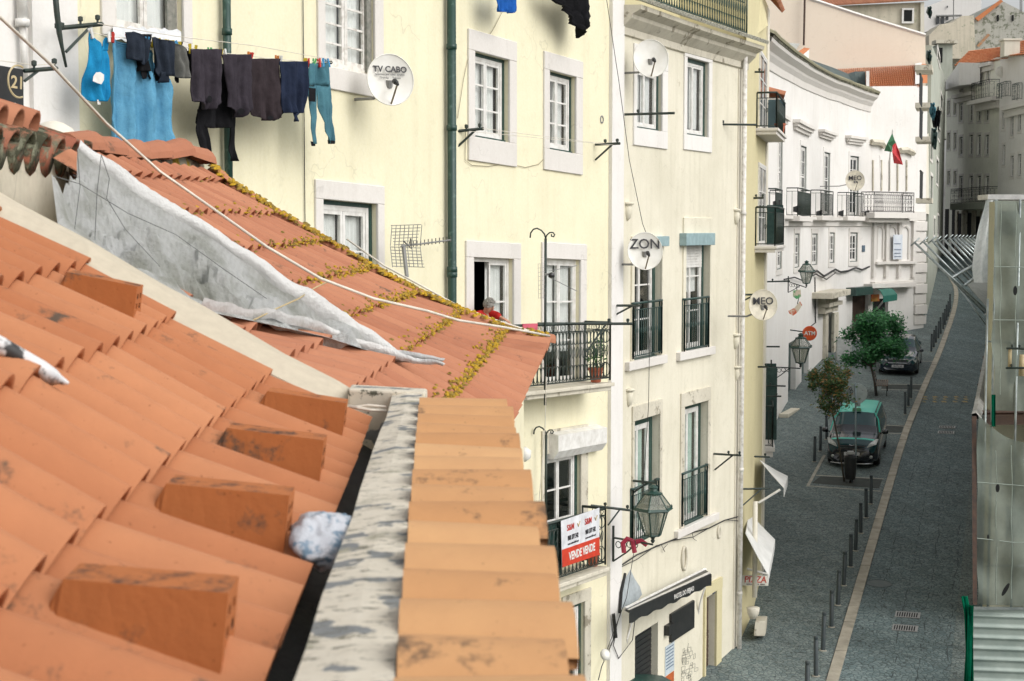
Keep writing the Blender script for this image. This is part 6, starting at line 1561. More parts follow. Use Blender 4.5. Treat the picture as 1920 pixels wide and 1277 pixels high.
for f in (.1,1.35):
    mb=MB(); a=o_+bx_*f; mb.tube([a+by_*.38,a+by_*.38+V((0,0,.44)),a-by_*.08+V((0,0,.44)),a-by_*.2+V((0,0,.9))],.02,5); mb.tube([a-by_*.08+V((0,0,.44)),a-by_*.08],.02,5); mb.build('leg',BLK,E)
# round sign seen from behind on a tall post
sb=G(1597,903,.03); E=empty('round_sign',sb,'round traffic sign seen from behind on a slim grey post in front of the taxi','sign')
D=sb.y; mb=MB(); mb.tube([sb,P(1605,880,D-.05),P(1604,718,D)],.030,8); mb.build('post',simple('post_grey',(.22,.28,.29),.4,.4),E,smooth=True)
mb=MB(); c=P(1607,738,D); mb.lathe(c,[(.0,-.008),(.325,-.008),(.335,0),(.325,.010),(.0,.010)],28,axis=V((-.1,-1,.05)),cap=False); mb.build('disc',simple('disc_grey',(.42,.48,.47),.5,c2=(.30,.35,.35)),E,smooth=False)
mb=MB()
for dx,dz,r in ((-.22,.16,.045),(-.19,.07,.05)): mb.tube([c+V((dx+r*math.cos(a),-.03,dz+r*math.sin(a))) for a in [k*math.pi/5 for k in range(10)]],.010,4,closed=True)
mb.tube([c+V((-.25,-.03,-.05)),c+V((-.12,-.03,-.04))],.008,4); mb.tube([c+V((.15,-.02,.12)),c+V((.22,-.02,.10))],.008,4)
mb.build('marks',TXT,E)
mb=MB(); mb.hexa([c+V((-.05,-.05,-.42)),c+V((.11,-.05,-.42)),c+V((.11,-.02,-.42)),c+V((-.05,-.02,-.42)),c+V((-.05,-.05,-.28)),c+V((.11,-.05,-.28)),c+V((.11,-.02,-.28)),c+V((-.05,-.02,-.28))]); mb.build('clamp',simple('disc_grey2',(.35,.4,.4),.5),E)
# litter bin hanging on its own post
tb3=G(1594,905,.03); E=empty('litter_bin',tb3,'black litter bin at the foot of the round sign post before the taxi','litter bin')
mb=MB(); mb.lathe(tb3,[(.16,.12),(.19,.30),(.21,.80),(.215,.84),(.19,.86)],14); mb.build('bin_body',BLK,E,smooth=False)
mb=MB(); mb.lathe(tb3,[(.03,0),(.03,.12),(.09,.13)],8); mb.lathe(tb3,[(.19,.86),(.20,.90),(.05,.95),(.02,.97)],12); mb.build('lid',BLK,E)
mb=MB(); a=tb3+V((0,0,.95)); mb.hexa([a+V((-.12,-.1,0)),a+V((.08,-.1,0)),a+V((.08,-.02,0)),a+V((-.12,-.02,0)),a+V((-.12,-.12,.10)),a+V((.08,-.12,.10)),a+V((.08,-.05,.11)),a+V((-.12,-.05,.11))]); mb.build('sticker_plate',PLT,E)
# far street sign seen from behind
fb=G(1695,618,.03); E=empty('street_sign',fb,'pale blank back of a street sign on a post in front of the green awning','sign')
D=fb.y; mb=MB(); mb.tube([fb,P(1694,545,D)],.035,7); mb.build('post',GREY,E)
mb=MB(); q=[P(1682,606,D),P(1706,606,D),P(1707,548,D),P(1696,541,D),P(1682,548,D)]; mb.poly(q); mb.poly([p+V((0,.04,0)) for p in q][::-1]); 
for a,b in zip(q,q[1:]+q[:1]): mb.poly([a,b,b+V((0,.04,0)),a+V((0,.04,0))])
mb.build('panel',simple('sign_back_grey',(.60,.64,.64),.5),E)
# ================= white palace =================
PL=Facade.px([(1408,52),(1428,56),(1447,59.5),(1462,62.5),(1481,66),(1500,69.5),(1522,73),(1549,77),(1576,80),(1604,82),(1632,83.5),(1735,86.5)])
PH=empty('white_palace',V((16,75,gz(70))),'long white palace with a concave front, bottle balconies and a flag','palace')
PU=PL.L[-1]
def pr(x0,x1,y0,y1): return PL.rect(x0,x1,y0,y1)
ctop=[PL.hit(x,y) for x,y in ((1420,70),(1441,87),(1481,114),(1522,138),(1576,160),(1632,180))]
uB=PL.L[10]
top=[(0,ctop[0][1])]+[(u,z) for u,z in ctop]+[(uB+.01,PL.hit(1660,164)[1]),(PU,PL.hit(1730,160)[1])]
ups=[pr(1459,1466,258,395),pr(1500,1511,274,403),pr(1544,1555,286,403),pr(1593,1609,293,404)]
lows=[pr(1456,1465,437,505),pr(1489,1498,438,502),pr(1521.5,1532,438,497),pr(1554.5,1564,436,493),pr(1593,1607,436,491)]
drs=[pr(1551,1561,583,740),pr(1598,1628,551,620),pr(1636,1665,560,625),pr(1478,1492,640,755),pr(1503,1516,650,740)]
zb=gz(52)-1
mb=MB(); PL.wall(mb,0,PU,zb,top,[(*w,.3) for w in ups+lows+drs],back=6); mb.build('wall',WHI,PH)
for w in ups: window(PL,PH,w,2,5,sur=(.22,.22,.22,0),sm=WHI,pane=GLD,dep=.10,fw=.07,shut=.05,trans=1.2)
for w in lows: window(PL,PH,w,2,3,sur=(.18,.22,.18,.22),sm=STO,pane=GLD,dep=.09,fw=.07,shut=.05,trans=.7)
mb=MB(); mb2=MB()
for w in drs[:1]+drs[3:]: PL.box(mb,w[0]+.01,w[1]-.01,w[2],w[3]-.01,-.28,-.22)
mb.build('door',GRND,PH)
for k,w in enumerate(drs[1:3]): 
    mb=MB(); PL.box(mb,w[0]+.01,w[1]-.01,w[2],w[3]-.01,-.28,-.2,2); mb.build('door',BRN if k==0 else DARK,PH)
# window hoods
for px in ((1493,1524,232,250),(1540,1566,247,261),(1590,1623,256,271),(1459,1475,216,236)):
    r_=PL.rect(*px,.15); mb=MB(); z0,z1=r_[2],r_[3]; h=z1-z0
    for a,b,c,d in ((0,.33,.12,.2),(.33,.66,.22,.1),(.66,1,.32,0)): PL.box(mb,r_[0]+d,r_[1]-d,z0+h*a,z0+h*b-.004,-.01,c,2)
    mb.build('window_hood',STO,PH)
# cornice, concave
mb=MB(); us=[u for u,z in ctop]; n=30
def ctz(u):
    for (a,za),(b,zb_) in zip(ctop,ctop[1:]):
        if u<=b: return za+(zb_-za)*(u-a)/(b-a)
    return ctop[-1][1]
U=[ctop[0][0]+(ctop[-1][0]-ctop[0][0])*i/n for i in range(n+1)]
prof=[(0,-.85),(.05,-.82),(.08,-.55),(.20,-.38),(.23,-.28),(.46,-.12),(.50,.0),(.2,.08),(-.2,.25)]
mb.grid([[PL.W(u,ctz(u)+dz,w) for u in U] for w,dz in prof]); mb.poly([PL.W(U[-1],ctz(U[-1])+dz,w) for w,dz in prof]); mb.build('cornice',STO,PH)
mb=MB(); mb.grid([[PL.W(u,ctz(u)+dz,w) for u in U] for w,dz in ((.52,0),(.54,.08),(.38,.18),(.1,.36))]); mb.build('eave_weathering',tilemat('gutter_mossy',(.20,.19,.14),(.25,.23,.17),dirt=(.06,.06,.04),lich=(.30,.28,.18),base_l=.2,damt=.5),PH)
mb=MB(); u=U[0]; rr=random.Random(21)
while u<U[-1]:
    mb.cc=(rr.random(),.3,.4,1); halfcap(mb,PL.W(u,ctz(u)+.40,-.1),PL.W(u,ctz(u)+.08,.58),.10,.11,5); u+=.30
mb.build('eave_tiles',tilemat('tile_lichened',(.42,.36,.24),(.48,.43,.30),dirt=(.10,.10,.07),lich=(.40,.38,.26),base_l=.2,damt=.4),PH)
# slate wing behind the cornice
SLT=simple('slate_green',(.06,.09,.09),.7,c2=(.10,.12,.11),scale=9,bs=.3)
mb=MB(); tp_=[(1478,96),(1520,112),(1560,126),(1590,138),(1604,134),(1622,134)]; bt2=[(1460,95),(1500,128),(1545,150),(1582,164),(1606,172),(1624,178)]
mb.grid([[P(x,y,86) for x,y in tp_],[P(x,y,78+ (x-1480)/20.) for x,y in bt2]]); mb.build('slate_roof',SLT,PH)
mb=MB(); a=P(1624,132,84); mb.hexa([P(1624,180,84.5),P(1630,180,84.5),P(1630,180,90),P(1624,180,90),P(1624,133,84.5),P(1630,133,84.5),P(1630,133,90),P(1624,133,90)]); mb.build('wing_wall',WHI,PH)
# orange roof, right part
mb=MB(); Z1=[P(1545,128,90),P(1720,119,90.3)]; Z0=[P(1545,176,83.2),P(1728,160,86.0)]
def GO(c,k): # c 0..11 down slope, k along
    a=Z1[0].lerp(Z1[1],k/44); b=Z0[0].lerp(Z0[1],k/44); return a.lerp(b,c/11)
TOR=tilemat('tile_orange',(.52,.17,.07),(.60,.26,.12),damt=.35)
tile_field(mb,GO,[(c,k) for c in range(1,12) for k in range(0,44)],H=.09,lift=.06,th=.03,ns=5,rv=random.Random(3))
mb.build('roof_tiles',TOR,PH)
mb=MB(); mb.hexa([P(1716,119,90),P(1728,117,90.2),P(1728,117,90.5),P(1716,119,90.4),P(1716,158,86),P(1728,156,86.2),P(1728,156,86.9),P(1716,158,86.6)]); mb.build('verge',WHI,PH)
mb=MB(); mb.hexa([P(1728,120,90),P(1737,120,90),P(1737,120,91),P(1728,120,91),P(1728,156,87),P(1739,156,87),P(1739,130,92),P(1728,130,92)]); mb.build('end_tiles',TOR,PH)
# string course, balconies
for w,(y0,y1,x0,x1) in zip(ups,((355,405,1457,1469),(355,406,1498,1522),(358,405,1541,1564),(362,406,1589,1620))):
    r_=PL.rect(x0,x1,y0,y1,.5); railing(PL,PH,r_[0],r_[1],r_[2],r_[3],.45,'plain',side=.45,step=.16,mat=IRON)
    mb=MB(); PL.box(mb,r_[0]-.1,r_[1]+.1,r_[2]-.2,r_[2],-.01,.55,2); mb.build('balcony_slab',STO,PH)
mb=MB(); us=[PL.hit(1445,405)[0]+i*(uB-PL.hit(1445,405)[0])/24 for i in range(25)]
zc=[PL.hit(x,y)[1] for x,y in ((1445,408),(1632,413))]
mb.grid([[PL.W(u,zc[0]+(zc[1]-zc[0])*(i/24)+dz,w) for i,u in enumerate(us)] for w,dz in ((0,-.35),(.10,-.3),(.12,-.12),(.30,-.02),(.30,.10),(0,.14))]); mb.build('string_course',STO,PH)
r_=PL.rect(1637,1712,361,399,.7); railing(PL,PH,r_[0],r_[1],r_[2],r_[3],.75,'scroll',side=.7,step=.17,mat=BLK)
mb=MB(); PL.box(mb,r_[0]-.15,r_[1]+.15,r_[2]-.28,r_[2],-.01,.85,1); PL.box(mb,r_[0],r_[1],r_[2]-.5,r_[2]-.29,-.01,.5,1); mb.build('balcony_slab',STO,PH)
# frontispiece: pilasters, blind arches, ledges
mb=MB()
for x in (1634,1657,1681,1708): r2=PL.rect(x,x+5,415,520); PL.box(mb,r2[0],r2[1],r2[2],r2[3],-.01,.16)
for x0,x1,y0,y1 in ((1634,1712,406,414),(1636,1712,490,495),(1632,1712,527,533)): r2=PL.rect(x0,x1,y0,y1); PL.box(mb,r2[0],r2[1],r2[2],r2[3],-.01,.30)
mb.build('pilasters',STO,PH)
for x0,x1 in ((1643,1655),(1665,1679),(1688,1703)):
    r2=PL.rect(x0,x1,424,486); um=(r2[0]+r2[1])/2; rad=(r2[1]-r2[0])/2; mb=MB()
    pts=[PL.W(r2[0],r2[2],.03),PL.W(r2[0],r2[3]-rad,.03)]+[PL.W(um-rad*math.cos(a),r2[3]-rad+rad*math.sin(a),.03) for a in [math.pi*k/10 for k in range(11)]]+[PL.W(r2[1],r2[3]-rad,.03),PL.W(r2[1],r2[2],.03)]
    mb.tube(pts,.07,5); mb.build('blind_arch',STO,PH)
# open pediment over the big balcony and quoins
mb=MB(); mb.tube([PL.pt(1634,266,.1),PL.pt(1654,268,.15),PL.pt(1659,276,.15)],.16,5); mb.tube([PL.pt(1688,282,.15),PL.pt(1700,281,.15),PL.pt(1713,288,.1)],.16,5)
for x in (1637,1653,1668,1683,1700): mb.tube([PL.pt(x,300,.04),PL.pt(x,358,.04)],.05,4)
mb.build('pediment',STOD,PH)
mb=MB(); rr=random.Random(4)
for k in range(11):
    y0=395+k*19.5; x1=1729-(k*.15); r2=PL.rect(1713,1735,y0+1,y0+18.5); PL.box(mb,r2[0],r2[1]+.03,r2[2],r2[3],-.01,.05+(.07 if k%2 else 0))
mb.build('quoins',STO,PH,bevel=.02)
mb=MB(); mb.hexa([P(1735,400,87),P(1742,402,88),P(1742,402,94),P(1735,400,94),P(1733,255,87),P(1741,250,88),P(1741,250,94),P(1733,255,94)]); mb.build('side_return',WH2,PH)
# corner end wall
mb=MB(); c=PL.W(PU,0); mb.grid([[V((c.x,c.y,zb)),V((c.x+1.2,c.y+12,zb))],[V((c.x,c.y,PL.hit(1733,158)[1])),V((c.x+1.2,c.y+12,PL.hit(1733,158)[1]))]]); mb.build('side_wall',STO,PH)
# portal with stone hood
mb=MB(); r2=PL.rect(1543,1578,545,556,.5)
PL.box(mb,r2[0],r2[1],r2[2],r2[3],-.01,.95,2); r3=PL.rect(1546,1570,556,585,.3); PL.box(mb,r3[0],r3[1],r3[2],r3[3],-.01,.35,2); PL.box(mb,r3[0]-.05,r3[1]+.1,r3[2]+.3,r3[2]+.5,-.01,.55,2)
r4=PL.rect(1546,1551,586,742,.1); PL.box(mb,r4[0],r4[1],r4[2],r4[3],-.01,.15); r4=PL.rect(1562,1570,586,740,.1); PL.box(mb,r4[0],r4[1],r4[2],r4[3],-.01,.15)
mb.build('portal',STOD,PH,bevel=.02)
# shop front bits
mb=MB(); r2=PL.rect(1597,1631,538,553,.3); PL.box(mb,r2[0],r2[1],r2[2],r2[3],-.01,.5,1); mb.build('shop_blind',GRND,PH)
mb=MB(); r2=PL.rect(1629,1712,529,535,.3); PL.box(mb,r2[0],r2[1],r2[2]-.1,r2[3]-.05,-.01,.5); mb.build('shop_ledge',STO,PH)
mb=MB(); r2=PL.rect(1636,1650,552,565,.4); PL.box(mb,r2[0],r2[1],r2[2],r2[3],.3,.36); mb.build('illuminated_sign',simple('sign_orange_red',(.55,.10,.03),.5,c2=(.5,.3,.05),scale=3),None,label='small orange and red shop sign under the green awning',cat='sign')
mb=MB(); q=[P(1644,543,83.2),P(1666,541,83.5),P(1682,552,81.0),P(1656,556,80.5)]; mb.grid([[q[0].lerp(q[1],i/6) for i in range(7)],[q[0].lerp(q[1],i/6).lerp(q[3].lerp(q[2],i/6),.5)+V((0,0,.12)) for i in range(7)],[q[3].lerp(q[2],i/6) for i in range(7)]])
mb.grid([[q[3].lerp(q[2],i/8) for i in range(9)],[q[3].lerp(q[2],i/8)-V((0,0,.3)) for i in range(9)]])
o=mb.build('awning',simple('awning_green',(.02,.16,.12),.6),None,label='green shop awning at the far end of the white palace',cat='awning',solid=.03)
m_=MB(); m_.tube([P(1663,556,81),P(1645,579,83.5)],.05,5); m_.build('arm',WPT,o)
mb=MB(); r2=PL.rect(1617.5,1622,460,472,.05); PL.box(mb,r2[0],r2[1],r2[2],r2[3],.0,.05); mb.build('street_name_plate',simple('enamel_grey_blue',(.10,.15,.20),.5),None,label='small blue-grey street name plate at the end of the lower palace windows',cat='plate')
mb=MB(); r2=PL.rect(1675,1692,440,486,.2); PL.box(mb,r2[0],r2[1],r2[2],r2[3],.18,.20); o=mb.build('banner',simple('banner_pale',(.68,.72,.76),.7,c2=(.55,.60,.68),scale=3),None,label='pale blue printed banner hanging across the blind arches',cat='banner')
mb=MB()
for y in (456,467,474,480): r2=PL.rect(1677,1690,y,y+1.6,.22); PL.box(mb,r2[0],r2[1]-rr.uniform(0,.15),r2[2],r2[3],.21,.225)
mb.build('print',simple('ink_grey_blue',(.25,.30,.38),.6),o)
# floodlights, each on its own
for i,px in enumerate((1455,1492,1535,1576,1624)):
    c=PL.pt(px,382+ (10 if i else 0)+ (8 if i>1 else 0),.35); mb=MB(); mb.hexa([c+V((-.10,-.1,-.10)),c+V((.12,-.1,-.16)),c+V((.12,.1,-.16)),c+V((-.10,.1,-.10)),c+V((-.10,-.1,.08)),c+V((.14,-.1,.16)),c+V((.14,.1,.16)),c+V((-.10,.1,.08))])
    mb.tube([c,PL.pt(px,396,.05)],.03,4); mb.build('floodlight',BLK,None,label='black floodlight on the palace string course, %s from the left'%names[i],cat='floodlight',group='black floodlights along the palace ledge')
# flag on its pole
E=empty('flag',PL.pt(1668,300,.2),'green and red flag hanging from a white pole above the balcony','flag')
mb=MB(); mb.tube([PL.pt(1667,358,.6),PL.pt(1668,300,1.1),P(1674,243,81.2)],.045,6); mb.tube([P(1652,352,81.5),P(1650,292,82)],.03,5); mb.build('pole',WPT,E,smooth=True)
def flagp(pts,mat,nm):
    mb=MB(); mb.poly([P(x,y,81.2+.25*math.sin(x*.5+y*.1)) for x,y in pts]); mb.build(nm,mat,E,solid=.03)
flagp([(1673,250),(1677,262),(1681,271),(1673,275),(1672,285),(1658,283),(1664,268)],simple('flag_green',(.05,.17,.08),.8),'green_field')
flagp([(1674,269),(1680,269),(1686,284),(1693,309),(1676,306),(1673,285)],simple('flag_red',(.62,.05,.06),.8),'red_field')
# cable along the palace
mb=MB(); pts=[PL.pt(x,y,.12) for x,y in ((1520,512),(1532,508),(1545,518),(1555,512),(1566,505),(1576,510),(1590,508),(1604,502),(1616,506),(1630,500))]
mb.tube(pts,.05,5); mb.tube([PL.pt(x,y,.14) for x,y in ((1470,524),(1490,520),(1505,526),(1530,514),(1550,524),(1566,512))],.03,4); mb.tube([PL.pt(1528,520,.05),PL.pt(1529,605,.05),PL.pt(1520,612,.05)],.03,4)
mb.build('cable_bundle',CABB,None,label='bundle of cables looping along the white palace above the lanterns',cat='cables')
# palace lanterns
c=P(1512,531,57); lantern(c,.78,'farther street lantern on a scrolled arm above the hanging pizza signs',armto=P(1478,528,57.5))
c=P(1501,680,46.5); lantern(c,.84,'lower street lantern beside the ATM sign with a long scrolled arm',armto=P(1446,688,46.8))
brk((1416,529),(1481,527),None,(48,48),'pair of dark arms just left of the farther lantern',(.5,)); 
dish(PL,1459,341,1.6,18,'distant dish reading MEO in front of the white palace','MEO',.30,.25,dirv=(.05,-1,.1),mat=MT['dish_cream'])
# hanging signs
E=empty('shop_sign',P(1517,638,50.5),'round orange sign reading ATM above the lower lantern','sign')
mb=MB(); c=P(1518,625,50.5); mb.lathe(c,[(.0,-.04),(.22,-.04),(.235,0),(.22,.04),(0,.04)],28,axis=V((0,-1,0)),cap=False); mb.build('disc',simple('sign_orange',(.62,.09,.02),.4),E)
mb=MB(); mb.tube([c+V((-.22,0,.05)),c+V((-.6,.1,.1))],.02,5); mb.build('arm',IRON,E)
text('lettering','ATM',.17,WPT,E,c+V((0,-.045,-.0)),V((1,0,0)),V((0,0,1)),bold=.005)
E=empty('shop_sign',P(1492,590,52),'pair of small hanging food signs in green, red and white under the far lantern','sign')
mb=MB(); q=[P(x,y,52) for x,y in ((1487,545),(1501,543),(1502,556),(1494,561),(1487,556))]; mb.poly(q); mb.build('upper_board',simple('sign_green_white',(.10,.35,.15),.5,c2=(.65,.55,.45),scale=4,lo=.45,hi=.55),E,solid=.04)
mb=MB(); q=[P(x,y,52) for x,y in ((1478,583),(1490,577),(1500,565),(1504,572),(1496,585),(1487,592),(1480,588))]; mb.poly(q); mb.build('lower_board',simple('sign_red_white',(.62,.12,.05),.5,c2=(.7,.62,.5),scale=4,lo=.45,hi=.55),E,solid=.04)
mb=MB(); mb.tube([P(1494,533,52),P(1494,545,52)],.012,4); mb.tube([P(1498,558,52),P(1495,570,52)],.012,4); mb.build('hanger',IRON,E)
# grey utility cabinet next to the portal, blue-white flag bits
mb=MB(); a=G(1583,676,.03); mb.hexa([a+V((-.35,0,0)),a+V((.35,0,0)),a+V((.35,.3,0)),a+V((-.35,.3,0)),a+V((-.35,0,1.1)),a+V((.35,0,1.1)),a+V((.35,.3,1.1)),a+V((-.35,.3,1.1))]); mb.build('utility_cabinet',simple('cabinet_grey',(.50,.52,.50),.6),None,label='light grey utility cabinet standing between the portal and the bushy tree',cat='cabinet',bevel=.02)
# steps along the palace foot
mb=MB(); 
for (x0,y0,x1,y1) in ((1478,784,1500,768),):
    a,b=G(x0,y0,.03),G(x1,y1,.03); mb.hexa([a,b,b+V((-.35,.1,0)),a+V((-.35,.1,0)),a+V((0,0,.16)),b+V((0,0,.06)),b+V((-.35,.1,.06)),a+V((-.35,.1,.16))])
mb.build('steps',STOD,PH,bevel=.02)
# ================= buildings above and behind the palace =================
def slab_house(name,label,pts,D0,D1,mat,parts=True,cat='house'):
    """front outline (px) at depth D0, real body back to D1"""
    E=empty(name,P(*pts[0],D0)-V((0,0,1)),label,cat); mb=MB()
    f=[P(x,y,D0) for x,y in pts]; b=[q+V((0,D1-D0,0)) for q in f]
    mb.poly(f); mb.poly(b[::-1])
    for i in range(len(f)): j=(i+1)%len(f); mb.poly([f[i],b[i],b[j],f[j]])
    mb.build('wall',mat,E); return E
E=slab_house('peach_house','huge blank peach gable wall rising behind the palace roof',[(1400,260),(1400,-60),(1468,-60),(1514,-4),(1560,12),(1620,32),(1680,52),(1735,67),(1736,190)],90.6,91.8,PEA)
mb=MB(); mb.tube([P(1509,-10,90.3),P(1507,85,90.3)],.06,5); mb.build('wall_pipe',BRN,E)
mb=MB(); mb.tube([P(1514,-4,90.6),P(1620,31,90.6),P(1735,66,90.6)],.10,4); mb.build('coping',WHI,E)
E=slab_house('hill_house','stained cream house with a small dark window above the peach gable',[(1500,200),(1500,14),(1732,4),(1732,200)],112,122,STN)
mb=MB(); q=P(1702,29,111.9); mb.hexa([q+V(v) for v in ((-.28,-.05,-.40),(.28,-.05,-.40),(.28,.05,-.40),(-.28,.05,-.40),(-.28,-.05,.35),(.28,-.05,.35),(.28,.05,.35),(-.28,.05,.35))]); w=mb.build('window',DARK,E)
mb=MB()
for v0,v1 in (((-.42,-.08,-.55),(.42,.05,-.42)),((-.42,-.08,.37),(.42,.05,.5)),((-.42,-.08,-.418),(-.29,.05,.368)),((.29,-.08,-.418),(.42,.05,.368))): mb.box(q+V(v0),q+V(v1))
mb.build('frame',WHI,w)
mb=MB(); rr=random.Random(6)
for i in range(46):
    a=P(1500+i*5.2,16-i*.30,112); mb.cc=(rr.random(),.1,.5,1); halfcap(mb,a+V((0,2.2,.9)),a+V((0,-.5,0)),.11,.12,5)
mb.build('roof_tiles',TC,E)
mb=MB(); mb.hexa([P(1726,4,111.8),P(1733,4,111.8),P(1733,4,112),P(1726,4,112),P(1726,66,111.8),P(1733,66,111.8),P(1733,66,112),P(1726,66,112)]); mb.build('pilaster',WH2,E)
# dormer blocks left of the peach wall
E=slab_house('dormer','small pale dormer with a broken tiled roof behind the palace cornice',[(1440,130),(1440,74),(1452,66),(1466,80),(1468,130)],74,78,WH2,cat='dormer')
mb=MB(); mb.poly([P(1463,92,76),P(1476,80,78),P(1500,82,80),P(1480,112,77)]); mb.build('roof',simple('slate_pale',(.40,.41,.38),.8),E)
mb=MB(); mb.poly([P(1480,108,77),P(1508,89,80),P(1519,91,80),P(1494,114,77)]); mb.build('roof_tiles',TOR,E)
mb=MB(); mb.hexa([P(1494,132,77.5),P(1516,132,79),P(1516,132,82),P(1494,132,80),P(1494,112,77.5),P(1517,93,79),P(1517,93,82),P(1494,112,80)]); mb.build('side_wall',WHI,E)
# ================= far end of the street =================
def far_house(name,label,pts,z0,top,mat,wins,par_opts=None,cat='house'):
    F=Facade.px(pts) if not isinstance(pts,Facade) else pts
    E=empty(name,F.W(F.L[-1]/2,z0,-3),label,cat)
    ws=[F.rect(*w) for w in wins]
    mb=MB(); F.wall(mb,0,F.L[-1],z0,top if isinstance(top,(int,float)) else [F.hit(*p) for p in top],[(*w,.25) for w in ws],back=8)
    mb.build('wall',mat,E)
    for w in ws: window(F,E,w,2,3,sur=(.14,.2,.14,.16),sm=STO,pane=GLD,dep=.15,fw=.07,detail=False,shut=.08)
    return F,E
zg=gz(125)-1
# dark narrow row on the left past the palace
F1=Facade.px([(1741,92),(1752,104),(1760,116),(1768,128)])
Dk,E=far_house('tall_dark_house','tall shadowy weathered house squeezed between palace and cream block',F1,zg-3,[(1741,70),(1768,135)],GRE,[(1744,1748,265,300),(1744,1748,330,372),(1757,1762,100,116),(1758,1762,240,262),(1755,1759,300,345),(1750,1753,410,440),(1757,1760,405,440),(1763,1767,180,205)])
mb=MB(); rr=random.Random(8)
for y in (125,195,258,372): 
    a=F1.hit(1744,y,.6); mb=MB(); F1.box(mb,a[0]-.9,a[0]+1.4,a[1]-.22,a[1],-.01,.7); mb.build('balcony_slab',STOD,E)
mb=MB()
for y,n_b in ((195,12),(258,16),(372,10)):
    a=F1.hit(1744,y,1.0)
    mb=MB(); mb.tube([F1.W(a[0]-.9,a[1]+1.0,.66),F1.W(a[0]+1.4,a[1]+1.0,.66)],.04,5)
    for i in range(n_b): u=a[0]-.9+2.3*i/(n_b-1); mb.tube([F1.W(u,a[1],.66),F1.W(u,a[1]+1.0,.66)],.02,4)
    mb.build('railing',BLK,E)
for i,(x,y,w_,h_,m_,l) in enumerate(((1756,205,12,34,CK,'black garments on a far balcony line right of the palace'),(1749,198,7,22,CTL,'teal cloth on a far balcony line beside the palace corner'),(1752,245,8,30,GRND,'dark green garment hanging below the far black laundry'),(1742,100,6,14,GRND,'dark green plant tuft by the far upper window'),(1743,18,6,10,GRND,'dark plant tuft under the far cream eave'))):
    c=F1.pt(x,y,1.3); mb=MB(); s_=c.y/3000
    mb.grid([[c+V(((j/8-.5)*w_*s_,.12*math.sin(j*2.1+k),-k/4*h_*s_+.1*math.sin(j*1.3))) for j in range(9)] for k in range(5)]); mb.build('garment' if i<3 else 'plant_tuft',m_,None,label=l,cat='laundry' if i<3 else 'plant',solid=.05,smooth=True)
# small grey tower house and mossy gable
E=slab_house('grey_tower','small grey rendered turret house with one narrow window below the mossy gable',[(1757,260),(1757,84),(1768,78),(1786,80),(1786,260)],138,146,GRE)
mb=MB(); q=P(1763,104,137.9); mb.box(q+V((-.18,-.05,-.6)),q+V((.18,.05,.65))); mb.build('window',DARK,E)
mb=MB(); mb.box(P(1755,81,137.6),P(1788,78,139)); mb.build('eave',STOD,E)
E=slab_house('mossy_gable_house','weathered grey gable covered in moss and lichen with two slit windows',[(1786,200),(1786,36),(1826,34),(1877,1),(1915,20),(1960,45),(1960,200)],152,165,MOSS)
mb=MB()
for x in (1871,1899): q=P(x,34,151.9); mb.box(q+V((-.08,-.05,-.28)),q+V((.08,.05,.28)))
mb.build('slit_window',DARK,E)
mb=MB(); mb.poly([P(1828,34,151.7),P(1876,-1,151.7),P(1880,3,151.7),P(1834,40,151.7)]); mb.build('verge_tiles',TOR,E,solid=.25)
mb=MB(); mb.poly([P(1831,86,151.8),P(1852,63,151.8),P(1857,65,151.8),P(1836,88,151.8)]); mb.build('rust_stain',simple('rust_orange',(.42,.20,.09),.9,c2=(.36,.27,.19)),E)
E=slab_house('distant_white_house','distant white house on the skyline behind the mossy gable',[(1733,90),(1733,14),(1790,-8),(1840,-4),(1840,90)],190,200,WHI)
mb=MB()
for x0,x1,y0,y1 in ((1755,1761,31,45),(1764,1770,31,45),(1773,1778,31,38),(1775,1777,11,15)): a,b=P(x0,y1,189.9),P(x1,y0,189.9); mb.box(a,b+V((0,-.1,0)))
mb.build('window',GLD,E)
mb=MB(); mb.tube([P(1755,30,189.5),P(1803,29,189.5)],.12,4); mb.build('gutter',GREY,E)
E=slab_house('rooftop_terrace','pale rooftop block with mossy edge below the distant white house',[(1742,110),(1742,66),(1752,56),(1762,46),(1786,42),(1803,30),(1826,29),(1830,110)],148,151.5,STN)
# cream block with hipped orange roof
CZ=[(1772,128),(1791,100),(1868,88)]
ws=[]
for cx_,w_ in ((1779,5),(1791,5)):
    for y0,y1 in ((189,215),(249,280),(321,346)): ws.append((cx_-w_/2+.0,cx_+w_/2,y0,y1))
for cx_ in (1802,1821,1836,1851):
    for y0,y1 in ((194,228),(257,291)): ws.append((cx_-3.5,cx_+3.5,y0-(4 if cx_>1810 else 0),y1))
    ws.append((cx_-3.5,cx_+3.5,330,372))
for cx_,y in ((1823,140),(1838,132),(1853,127),(1803,146)): ws.append((cx_-3,cx_+3,y,y+26))
F2,E=far_house('cream_block','cream apartment block with rows of narrow windows and an orange hipped roof',[(1771,131),(1869,120)],zg,[(1771,150),(1792,137),(1868,108)],SAG,ws)
for ya,yb in (((1787,180),(1822,171)),((1790,137),(1857,112))):
    a=F2.hit(*ya,.3);b=F2.hit(*yb,.3); mb=MB(); zz=(a[1]+b[1])/2; F2.box(mb,a[0],b[0],zz-.25,zz,-.01,.45); F2.box(mb,a[0],b[0],zz-.6,zz-.26,-.01,.2); mb.build('cornice',STO,E)
a=F2.hit(1818,188,.8);b=F2.hit(1865,180,.8); z_=b[1]; mb=MB(); F2.box(mb,a[0],b[0],z_-.3,z_,-.01,1.0); F2.box(mb,a[0]+.3,b[0]-.3,z_-.8,z_-.31,-.01,.5); mb.build('balcony_slab',STO,E)
railing(F2,E,F2.hit(1824,160,.8)[0],F2.hit(1857,160,.8)[0],z_,z_+1.3,.9,'scroll',side=.8,step=.35,mat=IRON)
